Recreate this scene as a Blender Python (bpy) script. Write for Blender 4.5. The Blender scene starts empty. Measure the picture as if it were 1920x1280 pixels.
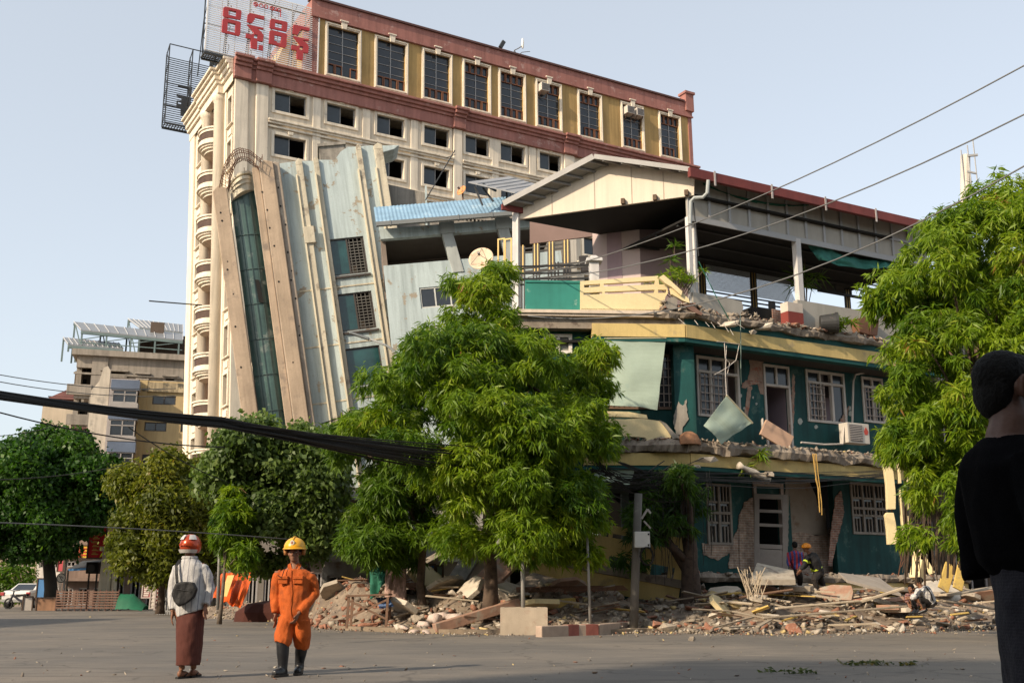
import bpy, bmesh, math, random
import numpy as np
from mathutils import Vector, Matrix, Quaternion
R = math.radians
rnd = random.Random(7)
scn = bpy.context.scene
COL = scn.collection

# ------------------------------------------------------------------ camera
F_PX, PITCH, CAM_Z = 1990.0, R(13.2), 1.0
cam_data = bpy.data.cameras.new('camera')
cam = bpy.data.objects.new('camera', cam_data)
COL.objects.link(cam)
cam.location = (0, 0, CAM_Z)
cam.rotation_euler = (R(90) + PITCH, 0, 0)
cam_data.sensor_width = 36.0
cam_data.lens = F_PX / 1920 * 36.0
cam_data.clip_start = 0.1
cam_data.clip_end = 3000
scn.camera = cam

# ------------------------------------------------------------------ light
SUN_EL = R(29)
SUN_H = Vector((-0.755, -0.655)).normalized()            # horizontal direction towards the sun
SUN_DIR = Vector((SUN_H.x * math.cos(SUN_EL), SUN_H.y * math.cos(SUN_EL), math.sin(SUN_EL)))
world = bpy.data.worlds.new('World')
scn.world = world
world.use_nodes = True
wn, wl = world.node_tree.nodes, world.node_tree.links
sky = wn.new('ShaderNodeTexSky')
sky.sky_type = 'NISHITA'
sky.sun_disc = False
sky.sun_elevation = SUN_EL
sky.sun_rotation = math.atan2(SUN_H.x, SUN_H.y) % (2 * math.pi)
sky.air_density = 1.1
sky.dust_density = 2.0
sky.ozone_density = 1.2
sky.altitude = 80
hz = wn.new('ShaderNodeHueSaturation')                  # smoky dry-season sky: paler than clean air
hz.inputs['Saturation'].default_value = 0.62
wl.new(sky.outputs['Color'], hz.inputs['Color'])
veil = wn.new('ShaderNodeMix'); veil.data_type = 'RGBA'  # thin even smoke in front of the blue
veil.inputs['Factor'].default_value = 0.45
veil.inputs['B'].default_value = (3.75, 4.0, 4.2, 1)
wl.new(hz.outputs['Color'], veil.inputs['A'])
wl.new(veil.outputs['Result'], wn['Background'].inputs['Color'])
wn['Background'].inputs['Strength'].default_value = 0.14
sun_data = bpy.data.lights.new('sun', 'SUN')
sun_data.energy = 3.6
sun_data.angle = R(1.0)
sun_data.color = (1.0, 0.83, 0.62)
sun = bpy.data.objects.new('sun', sun_data)
COL.objects.link(sun)
sun.rotation_euler = SUN_DIR.to_track_quat('Z', 'Y').to_euler()
sun.location = (-30, -30, 40)
scn.view_settings.view_transform = 'Standard'
scn.view_settings.look = 'None'
scn.view_settings.gamma = 1.0
scn.view_settings.use_curve_mapping = False
scn.view_settings.exposure = 0.68

# ------------------------------------------------------------------ pixel / plane geometry (build-time measuring only)
def ray(x, y):
    a, b = (x - 960) / F_PX, (640 - y) / F_PX
    return Vector((a, math.cos(PITCH) - b * math.sin(PITCH), math.sin(PITCH) + b * math.cos(PITCH)))
CAM = Vector((0, 0, CAM_Z))
def at(x, y, Y):
    r = ray(x, y)
    return CAM + r * (Y / r.y)
def gnd(x, y, z=0.0):
    r = ray(x, y)
    return CAM + r * ((z - CAM_Z) / r.z)
def gat(x, Y, z=0.0):
    """point with forward distance Y, height z, that lies under image column x"""
    fw = Y * math.cos(PITCH) + (z - CAM_Z) * math.sin(PITCH)
    return Vector(((x - 960) / F_PX * fw, Y, z))

class Frame:
    """local x = along the facade, y = into the building, z = up; lean tips the top towards -x, tip tips it towards the viewer"""
    def __init__(s, o, deg, lean=0.0, tip=0.0):
        a = R(deg)
        u = Vector((math.sin(a), math.cos(a), 0)); v = Vector((-math.cos(a), math.sin(a), 0)); w = Vector((0, 0, 1))
        if lean:
            l = R(lean); u, w = u * math.cos(l) + w * math.sin(l), w * math.cos(l) - u * math.sin(l)
        if tip:
            l = R(tip); v, w = v * math.cos(l) + w * math.sin(l), w * math.cos(l) - v * math.sin(l)
        s.o, s.u, s.v, s.w = Vector(o), u, v, w
        m = Matrix((u, v, w)).transposed().to_4x4(); m.translation = s.o
        s.m = m
    def loc(s, p):
        d = p - s.o
        return Vector((d.dot(s.u), d.dot(s.v), d.dot(s.w)))
    def h(s, x, y, c=0.0):
        r = ray(x, y)
        return s.loc(CAM + r * ((c - (CAM - s.o).dot(s.v)) / r.dot(s.v)))
    def hu(s, x, y, c=0.0):
        r = ray(x, y)
        return s.loc(CAM + r * ((c - (CAM - s.o).dot(s.u)) / r.dot(s.u)))
    def r2(s, x0, y0, x1, y1, c=0.0):
        a, b = s.h(x0, y0, c), s.h(x1, y1, c)
        return a.x, b.x, min(a.z, b.z), max(a.z, b.z)
    def poly(s, pts, c=0.0):
        return [(q.x, q.z) for q in (s.h(x, y, c) for x, y in pts)]

# ------------------------------------------------------------------ scene tree
def thing(name, label, cat, loc=(0, 0, 0), group=None, m=None, rz=0.0):
    o = bpy.data.objects.new(name, None)
    COL.objects.link(o)
    o.empty_display_size = 0.2
    if m is not None: o.matrix_world = m
    else:
        o.location = loc; o.rotation_euler = (0, 0, rz)
    return tag(o, label, cat, group)
def tag(o, label, cat, group=None, kind=None):
    o['label'] = label; o['category'] = cat
    if group: o['group'] = group
    o['kind'] = kind or 'thing'
    return o
def dup(o, label=None, m=None, parent=None):
    c = o.copy(); COL.objects.link(c)
    if parent is not None: c.parent = parent
    if m is not None: c.matrix_world = m
    if label: c['label'] = label
    for ch in o.children: dup(ch, parent=c)
    return c

class MB:
    def __init__(s): s.v = []; s.f = []; s.mi = []; s.cur = 0
    def add(s, vs, fs):
        n = len(s.v); s.v += [tuple(p) for p in vs]; s.f += [tuple(i + n for i in f) for f in fs]; s.mi += [s.cur] * len(fs); return s
    def box(s, x0, x1, y0, y1, z0, z1):
        return s.add([(x0, y0, z0), (x1, y0, z0), (x1, y1, z0), (x0, y1, z0), (x0, y0, z1), (x1, y0, z1), (x1, y1, z1), (x0, y1, z1)],
                     [(0, 3, 2, 1), (4, 5, 6, 7), (0, 1, 5, 4), (1, 2, 6, 5), (2, 3, 7, 6), (3, 0, 4, 7)])
    def hexa(s, b4, t4):
        return s.add(list(b4) + list(t4), [(0, 3, 2, 1), (4, 5, 6, 7), (0, 1, 5, 4), (1, 2, 6, 5), (2, 3, 7, 6), (3, 0, 4, 7)])
    def bar(s, p, q, w=.05, h=None, up=(0, 0, 1)):
        p, q = Vector(p), Vector(q); h = w if h is None else h
        d = (q - p).normalized(); up = Vector(up)
        if abs(d.dot(up)) > .98: up = Vector((1, 0, 0))
        a = d.cross(up).normalized() * (w / 2); b = a.cross(d).normalized() * (h / 2)
        return s.hexa([p - a - b, p + a - b, p + a + b, p - a + b], [q - a - b, q + a - b, q + a + b, q - a + b])
    def tube(s, pts, r, n=6, cap=True):
        pts = [Vector(p) for p in pts]; rr = r if isinstance(r, (list, tuple)) else [r] * len(pts)
        vs = []; fs = []; prev = None
        for i, p in enumerate(pts):
            d = (pts[min(i + 1, len(pts) - 1)] - pts[max(i - 1, 0)])
            d = d.normalized() if d.length > 1e-9 else Vector((0, 0, 1))
            if prev is None: a = d.orthogonal().normalized()
            else:
                a = prev - d * prev.dot(d); a = a.normalized() if a.length > 1e-6 else d.orthogonal().normalized()
            prev = a; b = d.cross(a)
            for k in range(n):
                t = 2 * math.pi * k / n
                vs.append(p + (a * math.cos(t) + b * math.sin(t)) * rr[i])
        for i in range(len(pts) - 1):
            for k in range(n):
                k2 = (k + 1) % n
                fs.append((i * n + k, i * n + k2, (i + 1) * n + k2, (i + 1) * n + k))
        if cap:
            fs.append(tuple(range(n - 1, -1, -1))); fs.append(tuple((len(pts) - 1) * n + k for k in range(n)))
        return s.add(vs, fs)
    def prism(s, pts, c0, c1, ax='y'):
        """polygon in (x,z) (ax y), (x,y) (ax z) or (y,z) (ax x), extruded from c0 to c1"""
        n = len(pts)
        A = sum(pts[i][0] * pts[(i + 1) % n][1] - pts[(i + 1) % n][0] * pts[i][1] for i in range(n))
        if A < 0: pts = pts[::-1]
        mk = {'y': lambda p, c: (p[0], c, p[1]), 'z': lambda p, c: (p[0], p[1], c), 'x': lambda p, c: (c, p[0], p[1])}[ax]
        vs = [mk(p, c0) for p in pts] + [mk(p, c1) for p in pts]
        fs = [tuple(range(n)), tuple(range(2 * n - 1, n - 1, -1))] + [(i + n, (i + 1) % n + n, (i + 1) % n, i) for i in range(n)]
        if (ax == 'y') == (c0 > c1): fs = [f[::-1] for f in fs]
        return s.add(vs, fs)
    def lathe(s, prof, n=16, c=(0, 0, 0), sx=1, sy=1):
        vs = []; fs = []
        for r, z in prof:
            for k in range(n):
                t = 2 * math.pi * k / n; vs.append((c[0] + r * sx * math.cos(t), c[1] + r * sy * math.sin(t), c[2] + z))
        for i in range(len(prof) - 1):
            for k in range(n): fs.append((i * n + k, i * n + (k + 1) % n, (i + 1) * n + (k + 1) % n, (i + 1) * n + k))
        fs.append(tuple(range(n - 1, -1, -1))); fs.append(tuple((len(prof) - 1) * n + k for k in range(n)))
        return s.add(vs, fs)
    def wall(s, x0, x1, z0, z1, holes, y0, y1):
        """wall between y0 (front) and y1 with rectangular openings (x0,x1,z0,z1)"""
        xs = sorted({x0, x1} | {min(max(v, x0), x1) for h in holes for v in h[:2]}); zs = sorted({z0, z1} | {min(max(v, z0), z1) for h in holes for v in h[2:]})
        def solid(i, j):
            if i < 0 or j < 0 or i >= len(xs) - 1 or j >= len(zs) - 1: return False
            cx, cz = (xs[i] + xs[i + 1]) / 2, (zs[j] + zs[j + 1]) / 2
            return not any(h[0] < cx < h[1] and h[2] < cz < h[3] for h in holes)
        for i in range(len(xs) - 1):
            for j in range(len(zs) - 1):
                if not solid(i, j): continue
                a, b, c, d = xs[i], xs[i + 1], zs[j], zs[j + 1]
                s.add([(a, y0, c), (b, y0, c), (b, y0, d), (a, y0, d)], [(0, 1, 2, 3)])
                s.add([(a, y1, c), (b, y1, c), (b, y1, d), (a, y1, d)], [(3, 2, 1, 0)])
                if not solid(i - 1, j): s.add([(a, y0, c), (a, y0, d), (a, y1, d), (a, y1, c)], [(0, 1, 2, 3)])
                if not solid(i + 1, j): s.add([(b, y0, c), (b, y0, d), (b, y1, d), (b, y1, c)], [(3, 2, 1, 0)])
                if not solid(i, j - 1): s.add([(a, y0, c), (b, y0, c), (b, y1, c), (a, y1, c)], [(3, 2, 1, 0)])
                if not solid(i, j + 1): s.add([(a, y0, d), (b, y0, d), (b, y1, d), (a, y1, d)], [(0, 1, 2, 3)])
        return s
    def rect_frame(s, x0, x1, z0, z1, t, y0, y1):
        s.box(x0, x0 + t, y0, y1, z0, z1); s.box(x1 - t, x1, y0, y1, z0, z1)
        s.box(x0 + t, x1 - t, y0, y1, z1 - t, z1); s.box(x0 + t, x1 - t, y0, y1, z0, z0 + t); return s
    def xf(s, m, i0=0):
        for i in range(i0, len(s.v)): s.v[i] = tuple(m @ Vector(s.v[i]))
        return s
    def build(s, name, mats, parent=None, smooth=False, bevel=0.0, m=None):
        me = bpy.data.meshes.new(name)
        me.from_pydata(s.v, [], s.f); me.update()
        for x in (mats if isinstance(mats, (list, tuple)) else [mats]): me.materials.append(x)
        if any(s.mi): me.polygons.foreach_set('material_index', s.mi)
        if smooth: me.polygons.foreach_set('use_smooth', [True] * len(me.polygons))
        return link(name, me, parent, bevel, m)
def link(name, me, parent=None, bevel=0.0, m=None):
    o = bpy.data.objects.new(name, me); COL.objects.link(o)
    if parent is not None: o.parent = parent
    if m is not None: o.matrix_local = m
    if bevel:
        b = o.modifiers.new('bevel', 'BEVEL'); b.width = bevel; b.segments = 2; b.limit_method = 'ANGLE'; b.angle_limit = R(40)
    return o
def npmesh(name, V, Fq, mats, parent=None, attr=None, smooth=False):
    """quads or tris from numpy arrays"""
    me = bpy.data.meshes.new(name); k = Fq.shape[1]
    me.vertices.add(len(V)); me.vertices.foreach_set('co', np.asarray(V, dtype=np.float32).ravel())
    me.loops.add(Fq.size); me.loops.foreach_set('vertex_index', Fq.ravel().astype(np.int32))
    me.polygons.add(len(Fq)); me.polygons.foreach_set('loop_start', np.arange(0, Fq.size, k, dtype=np.int32))
    me.polygons.foreach_set('loop_total', np.full(len(Fq), k, dtype=np.int32))
    if smooth: me.polygons.foreach_set('use_smooth', [True] * len(Fq))
    me.update(calc_edges=True)
    for x in (mats if isinstance(mats, (list, tuple)) else [mats]): me.materials.append(x)
    if attr is not None:
        a = me.attributes.new('tint', 'FLOAT', 'FACE'); a.data.foreach_set('value', np.asarray(attr, dtype=np.float32))
    return link(name, me, parent)

# ------------------------------------------------------------------ materials
def srgb(r, g, b):
    return tuple((c / 255 / 12.92) if c / 255 <= .04045 else ((c / 255 + .055) / 1.055) ** 2.4 for c in (r, g, b))
MATS = {}
def mat(name, col, rough=.8, var=.14, scale=1.2, stain=None, streak=0.0, bump=.15, bscale=40, metal=0.0, spec=.35, fine=.06, hole=None, coat=0.0):
    """plaster / concrete / metal etc.: blotches, rain streaks, patches of another colour with hard-ish edges, fine grain, bump.
    stain = (colour, noise scale, threshold, softness)"""
    if name in MATS: return MATS[name]
    m = bpy.data.materials.new(name); m.use_nodes = True; MATS[name] = m
    n, l = m.node_tree.nodes, m.node_tree.links; b = n['Principled BSDF']
    b.inputs['Roughness'].default_value = rough; b.inputs['Metallic'].default_value = metal
    b.inputs['Specular IOR Level'].default_value = spec
    if coat: b.inputs['Coat Weight'].default_value = coat
    tc = n.new('ShaderNodeTexCoord')
    def noise(sc, det=5, vec=None, ro=.6):
        t = n.new('ShaderNodeTexNoise'); t.inputs['Scale'].default_value = sc; t.inputs['Detail'].default_value = det; t.inputs['Roughness'].default_value = ro
        l.new(vec if vec is not None else tc.outputs['Object'], t.inputs['Vector']); return t.outputs['Fac']
    def ramp(f, lo, hi, a, c):
        t = n.new('ShaderNodeMapRange'); t.inputs['From Min'].default_value = lo; t.inputs['From Max'].default_value = hi
        t.inputs['To Min'].default_value = a; t.inputs['To Max'].default_value = c; l.new(f, t.inputs['Value']); return t.outputs['Result']
    def mul(colr, f):
        t = n.new('ShaderNodeVectorMath'); t.operation = 'SCALE'; l.new(colr, t.inputs[0]); l.new(f, t.inputs['Scale']); return t.outputs[0]
    rgb = n.new('ShaderNodeRGB'); rgb.outputs[0].default_value = (*col, 1); c = rgb.outputs[0]
    if var: c = mul(c, ramp(noise(scale), .3, .7, 1 - var, 1 + var))
    if streak:
        mp = n.new('ShaderNodeMapping'); mp.inputs['Scale'].default_value = (3.5, 3.5, .22); l.new(tc.outputs['Object'], mp.inputs['Vector'])
        c = mul(c, ramp(noise(1.0, 6, mp.outputs[0]), .42, .7, 1, 1 - streak))
    if stain:
        sc, ssc, th, so = stain
        f = ramp(noise(ssc, 8, None, .65), th, th + so, 0, 1)
        mx = n.new('ShaderNodeMix'); mx.data_type = 'RGBA'; l.new(f, mx.inputs['Factor']); l.new(c, mx.inputs['A']); mx.inputs['B'].default_value = (*sc, 1); c = mx.outputs['Result']
    if fine: c = mul(c, ramp(noise(bscale * 1.7, 3), .3, .7, 1 - fine, 1 + fine))
    l.new(c, b.inputs['Base Color'])
    if bump:
        bp = n.new('ShaderNodeBump'); bp.inputs['Strength'].default_value = bump; bp.inputs['Distance'].default_value = .02
        l.new(noise(bscale, 5), bp.inputs['Height']); l.new(bp.outputs[0], b.inputs['Normal'])
    return m
def glass(name, col, rough=.08, spec=.6, grime=.25):
    """dark window glass: dusty, reflecting the sky"""
    if name in MATS: return MATS[name]
    m = mat(name, col, rough, grime, .8, bump=.02, bscale=1.5, spec=spec, fine=0)
    return m
def brickmat(name, c1, c2, mortar, sc=1.0, rot=None):
    if name in MATS: return MATS[name]
    m = bpy.data.materials.new(name); m.use_nodes = True; MATS[name] = m
    n, l = m.node_tree.nodes, m.node_tree.links; b = n['Principled BSDF']; b.inputs['Roughness'].default_value = .9
    tc = n.new('ShaderNodeTexCoord'); mp = n.new('ShaderNodeMapping'); mp.inputs['Rotation'].default_value = (R(-90), 0, 0)
    l.new(tc.outputs['Object'], mp.inputs['Vector'])
    t = n.new('ShaderNodeTexBrick'); t.inputs['Scale'].default_value = sc; t.inputs['Brick Width'].default_value = .23; t.inputs['Row Height'].default_value = .08
    t.inputs['Mortar Size'].default_value = .012; t.inputs['Color1'].default_value = (*c1, 1); t.inputs['Color2'].default_value = (*c2, 1); t.inputs['Mortar'].default_value = (*mortar, 1)
    l.new(mp.outputs[0], t.inputs['Vector'])
    nz = n.new('ShaderNodeTexNoise'); nz.inputs['Scale'].default_value = 5; nz.inputs['Detail'].default_value = 6; l.new(tc.outputs['Object'], nz.inputs['Vector'])
    mr = n.new('ShaderNodeMapRange'); mr.inputs['From Min'].default_value = .3; mr.inputs['From Max'].default_value = .7; mr.inputs['To Min'].default_value = .6; mr.inputs['To Max'].default_value = 1.3; l.new(nz.outputs['Fac'], mr.inputs['Value'])
    vm = n.new('ShaderNodeVectorMath'); vm.operation = 'SCALE'; l.new(t.outputs['Color'], vm.inputs[0]); l.new(mr.outputs[0], vm.inputs['Scale']); l.new(vm.outputs[0], b.inputs['Base Color'])
    bp = n.new('ShaderNodeBump'); bp.inputs['Strength'].default_value = .6; bp.inputs['Distance'].default_value = .03; l.new(nz.outputs['Fac'], bp.inputs['Height']); l.new(bp.outputs[0], b.inputs['Normal'])
    return m
# ------------------------------------------------------------------ white hotel with ochre top storeys
o_ = at(447, 180, 62); o_.z = 0
H = Frame(o_, 59.5, .6)
m_cream = mat('cream render', (.70, .61, .48), .85, .10, .5, stain=((.42, .36, .28), 1.3, .60, .14), streak=.30, bump=.2, bscale=14)
m_cream2 = mat('cream trim', (.74, .65, .52), .8, .08, .7, stain=((.36, .31, .25), 2.2, .63, .12), streak=.28, bump=.15, bscale=20)
m_ochre = mat('ochre render', (.40, .265, .105), .88, .16, .5, stain=((.31, .21, .10), 1.0, .55, .2), streak=.3, bump=.25, bscale=12)
m_maroon = mat('maroon render', (.33, .145, .12), .85, .14, .6, stain=((.42, .26, .23), 1.6, .58, .1), streak=.3, bump=.2, bscale=14)
m_dkcap = mat('dark cap', (.10, .05, .045), .8, .1)
m_hglass = glass('hotel glass', (.028, .036, .042), .12)
m_tglass = glass('tall glass', (.022, .026, .032), .10)
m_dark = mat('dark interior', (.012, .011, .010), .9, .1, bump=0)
m_sash = mat('brown sash', (.20, .085, .045), .6, .1)
m_alu = mat('grey metal frame', (.30, .30, .30), .5, .1)
m_pinkwall = mat('pink balcony wall', (.45, .27, .18), .85, .1, .8)
m_grille = mat('rusty grille', (.07, .04, .028), .7, .3, 3)
HL = 37.7; HD = 10.6
hotel = thing('hotel_building', 'tall cream hotel with an ochre upper storey and maroon cornices behind the leaning tower', 'building', m=H.m)
def skew(mb):
    for i, (x, y, z) in enumerate(mb.v):
        k = max(0., 1 - max(x, 0) / 14.0)
        mb.v[i] = (x + (34 - z) * .034 * k, y, z)
    return mb
def HP(mb, name, mats, parent=hotel, **k): return skew(mb).build(name, mats, parent, **k)
sq = [(2.62, 4.76), (6.19, 8.23), (9.79, 11.84), (13.36, 15.33), (16.61, 18.56), (19.5, 21.56), (22.83, 24.73), (26.6, 28.6), (30.6, 32.6), (34.3, 36.3)]
rows = [31.05 - 3.0 * k for k in range(4)]
mb = MB()
mb.wall(0, HL, 0, 33.0, [(a, b, z, z + 1.42) for a, b in sq for z in rows], 0, .4)
L = MB()                                                        # left face, built in (v, depth, z)
lh = [(2.95, 5.25, 2, 32.3)]
fl = [29.45 - 3.0 * k for k in range(10)]
for f in fl: lh += [(.35, 1.25, f + .45, f + 2.25), (7.3, 8.7, f + .45, f + 2.25)]
L.wall(0, HD, 0, 33.0, lh, 0, .35)
L.v = [(y, x, z) for x, y, z in L.v]
mb.add(L.v, L.f)
mb.box(.4, HL, HD - .3, HD, 0, 33); mb.box(HL - .4, HL, .4, HD - .3, 0, 33); mb.box(.3, HL - .3, .3, HD - .3, 32.9, 33.2)
HP(mb, 'wall', m_cream)
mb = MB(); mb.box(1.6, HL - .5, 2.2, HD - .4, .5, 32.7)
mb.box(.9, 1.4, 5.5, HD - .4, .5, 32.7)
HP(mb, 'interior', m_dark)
mb = MB(); mb.box(1.45, 1.55, 2.8, 5.4, .5, 32.4); mb.box(.36, 1.44, 2.75, 2.94, .5, 32.4); mb.box(.36, 1.44, 5.26, 5.4, .5, 32.4)
for f in fl: mb.box(.4, 1.44, 2.95, 5.25, f - .2, f)
HP(mb, 'balcony_recess', m_pinkwall)
for f in fl[:9]:
    d = MB(); d.box(1.40, 1.45, 3.9, 4.7, f + .02, f + 2.0); HP(d, 'balcony_door', mat('balcony door', (.32, .20, .12), .6))
# pilasters and columns on the front
mb = MB()
for a, b, p in [(-.02, .85, .16), (1.35, 2.15, .2), (15.62, 16.3, .2), (24.95, 25.85, .2), (33.3, 34.0, .2)]: mb.box(a, b, -p, -.004, 0, 32.6)
for i in range(len(sq) - 1):
    c = (sq[i][1] + sq[i + 1][0]) / 2
    if i in (3, 6): continue
    mb.box(c - .28, c + .28, -.1, -.004, 0, 32.6)
HP(mb, 'pilaster_course', m_cream2, bevel=.03)
for k, z in enumerate(rows):
    mb = MB(); g = []
    segs = [(2.17, 15.6), (16.32, 24.93), (25.87, 33.28), (34.02, HL)]
    for a, b in segs:
        mb.box(a, b, -.22, -.1 - .004, z - .95, z - .80); mb.box(a, b, -.32, -.1 - .004, z - .80, z - .66); mb.box(a, b, -.16, -.1 - .002, z - 1.2, z - 1.06)
    HP(mb, 'string_course', m_cream2, bevel=.03)
for ci, (a, b) in enumerate(sq):
    for z in rows[:3]:
        w = MB(); w.rect_frame(a - .2, b + .2, z - .16, z + 1.58, .2, -.09, .02)
        c = (a + b) / 2; w.prism([(c - .14, z + 1.5), (c + .14, z + 1.5), (c + .2, z + 1.72), (c - .2, z + 1.72)], -.16, -.02)
        w = HP(w, 'window', m_cream2, bevel=.02)
        op = rnd.random() < .62
        g = MB(); g.box(a + .04, (a + b) / 2 if op else b - .04, .22, .25, z + .04, z + 1.38); HP(g, 'pane', m_hglass, w)
        s_ = MB(); s_.rect_frame(a, b, z, z + 1.42, .04, .18, .28); s_.box(c - .02, c + .02, .18, .28, z + .04, z + 1.38); HP(s_, 'sash', m_alu, w)
# left face trim
for f in fl:
    for a, b in ((.35, 1.25), (7.3, 8.7)):
        w = MB(); zb, zt = f + .45, f + 2.25
        w.box(-.09, .02, a - .16, a, zb - .12, zt + .14); w.box(-.09, .02, b, b + .16, zb - .12, zt + .14); w.box(-.09, .02, a, b, zt, zt + .14); w.box(-.16, .02, a - .2, b + .2, zb - .2, zb - .12 - .003)
        w.box(-.07, -.004, a + .1, b - .1, zb - .8, zb - .4)
        w = HP(w, 'window', m_cream2, bevel=.02)
        g = MB(); g.box(.16, .19, a, b, zb, zt); HP(g, 'pane', mat('tan curtain glass', (.10, .085, .06), .25, .3, 1.5, spec=.5), w)
        s_ = MB(); s_.box(.12, .2, a, b, zb + 1.1, zb + 1.15); s_.box(.12, .2, (a + b) / 2 - .02, (a + b) / 2 + .02, zb, zt); HP(s_, 'sash', mat('dark sash', (.06, .05, .04), .6), w)
for v in (2.62, 5.62):
    c = MB(); c.lathe([(.46, 0), (.46, 32.0), (.52, 32.05), (.6, 32.3), (.6, 32.5)], 18, (-.12, v, 0)); HP(c, 'column', m_cream2, smooth=True)
c = MB(); c.box(-.14, -.004, 9.5, HD + .02, 0, 32.6); c.box(-.1, -.004, 1.6, 1.9, 0, 32.6); c.box(-.1, -.004, 6.3, 6.6, 0, 32.6); HP(c, 'side_pilaster', m_cream2, bevel=.03)
def half_ring(mb, vc, rv, ru, t, z0, z1, n=14, u0=-.02):
    P = [(u0 - ru * math.sin(math.pi * i / n), vc - rv * math.cos(math.pi * i / n)) for i in range(n + 1)]
    Q = [(u0 - (ru - t) * math.sin(math.pi * i / n), vc - (rv - t) * math.cos(math.pi * i / n)) for i in range(n + 1)]
    for i in range(n):
        b = [(*P[i], z0), (*P[i + 1], z0), (*Q[i + 1], z0), (*Q[i], z0)]; mb.hexa(b, [(x, y, z1) for x, y, _ in b])
for f in fl[:9]:
    b = MB(); vc = 4.12
    for rv, ru, z0, z1 in ((1.45, 1.15, f - .14, f), (1.32, 1.02, f - .26, f - .14), (1.2, .9, f - .40, f - .26), (1.05, .72, f - .56, f - .40)):
        n = 14; b.prism([(-.02 - ru * math.sin(math.pi * i / n), vc - rv * math.cos(math.pi * i / n)) for i in range(n + 1)], z0, z1, 'z')
    half_ring(b, vc, 1.36, 1.06, .14, f + .004, f + .22); half_ring(b, vc, 1.36, 1.06, .14, f + .72, f + .9); half_ring(b, vc, 1.45, 1.15, .28, f + .9, f + 1.0)
    for t in (0, .33, .67, 1):
        pass
    b = HP(b, 'balcony', m_cream2)
    g = MB(); half_ring(g, vc, 1.31, 1.01, .04, f + .22, f + .72); HP(g, 'grille', m_grille, b)
# cornices
mb = MB()
mb.box(-.12, HL + .1, -.28, .0, 32.62, 33.4); mb.box(-.12, HL + .1, -.40, .0, 33.4, 33.62); mb.box(-.12, HL + .1, -.56, .0, 33.62, 33.85); mb.box(-.12, HL + .1, -.72, 2.2, 33.85, 34.02)
for a, b in [(-.16, .95), (1.25, 2.3), (15.5, 16.45), (24.8, 26.0)]:
    mb.box(a, b, -.46, -.28, 32.62, 33.4); mb.box(a, b, -.6, -.4, 33.4, 33.62); mb.box(a, b, -.78, -.56, 33.62, 33.85); mb.box(a - .06, b + .06, -.94, -.72, 33.85, 34.05)
HP(mb, 'cornice', m_maroon, bevel=.03)
mb = MB()
for (v0, v1, e) in ((-.1, HD + .2, 0), (2.0, 6.3, .35)):
    for i, (z0, z1, p) in enumerate(((32.4, 33.0, .18), (33.0, 33.25, .34), (33.25, 33.6, .46), (33.6, 33.82, .62), (33.82, 34.0, .78))):
        mb.box(-p - e, -.12 - (i * .002) if not e else -p + .01, v0 - (p * .3 if e else 0), v1 + (p * .3 if e else 0), z0 + (.003 if e else 0), z1 + (.003 if e else 0))
mb.box(0.0, 4.9, 2.2, HD, 33.2, 33.9)
HP(mb, 'side_cornice', m_cream2, bevel=.03)
# ochre storey
tl = [(6.04, 8.64), (9.6, 12.15), (13.18, 15.61), (16.4, 18.8), (19.4, 21.79), (22.6, 25.0), (26.41, 28.74), (30.51, 32.81), (34.28, 36.6)]
mb = MB(); X0 = 5.15
mb.wall(X0, HL, 34.02, 38.45, [(a + .22, b - .22, 34.62, 38.16) for a, b in tl], .1, .5)
mb.box(X0, X0 + .4, .5, HD, 34.02, 38.45); mb.box(HL - .4, HL, .5, HD, 34.02, 38.45); mb.box(X0 + .4, HL - .4, HD - .3, HD, 34.02, 38.45)
# stepped stair tower on the roof behind the sign
HP(mb, 'ochre_storey', m_ochre)
mb = MB(); mb.box(X0 - .03, X0 + .42, .03, .1, 34.02, 38.45); mb.box(HL - .32, HL + .03, .03, .1, 34.02, 38.45); mb.box(X0 - .04, X0, .1, 2.0, 34.02, 38.45)
mb.box(X0 - .1, HL + .08, -.02, .5, 38.45, 39.72); mb.box(X0 - .1, X0 + .3, .5, HD, 38.45, 39.72); mb.box(HL - .4, HL + .08, .5, HD, 38.45, 39.72); mb.box(X0, HL, HD - .3, HD, 38.45, 39.7)
mb.box(X0 - .14, HL + .12, -.1, -.02, 38.45, 38.58)
mb.box(HL - .62, HL + .2, -.16, .6, 39.0, 40.5); mb.box(HL - .72, HL + .3, -.26, .7, 40.5, 40.7)
HP(mb, 'roof_parapet', m_maroon)
mb = MB(); mb.box(X0 - .2, HL - .73, -.16, .55, 39.72, 39.86); HP(mb, 'parapet_coping', m_dkcap)
mb = MB(); mb.box(X0, HL, .5, HD, 38.5, 38.7); HP(mb, 'roof', mat('roof slab', (.3, .28, .25)))
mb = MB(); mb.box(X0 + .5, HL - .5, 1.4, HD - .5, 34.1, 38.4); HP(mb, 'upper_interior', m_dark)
mb = MB(); mb.hexa([(X0 - 2.3, 3.2, 34.0), (X0 - .05, 3.2, 34.0), (X0 - .05, HD, 34.0), (X0 - 2.3, HD, 34.0)], [(X0 - .6, 3.2, 38.3), (X0 - .05, 3.2, 38.9), (X0 - .05, HD, 38.9), (X0 - .6, HD, 38.3)])
HP(mb, 'stair_tower', mat('pale ochre', (.52, .36, .17), .85, .12, .8, streak=.2))
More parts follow.
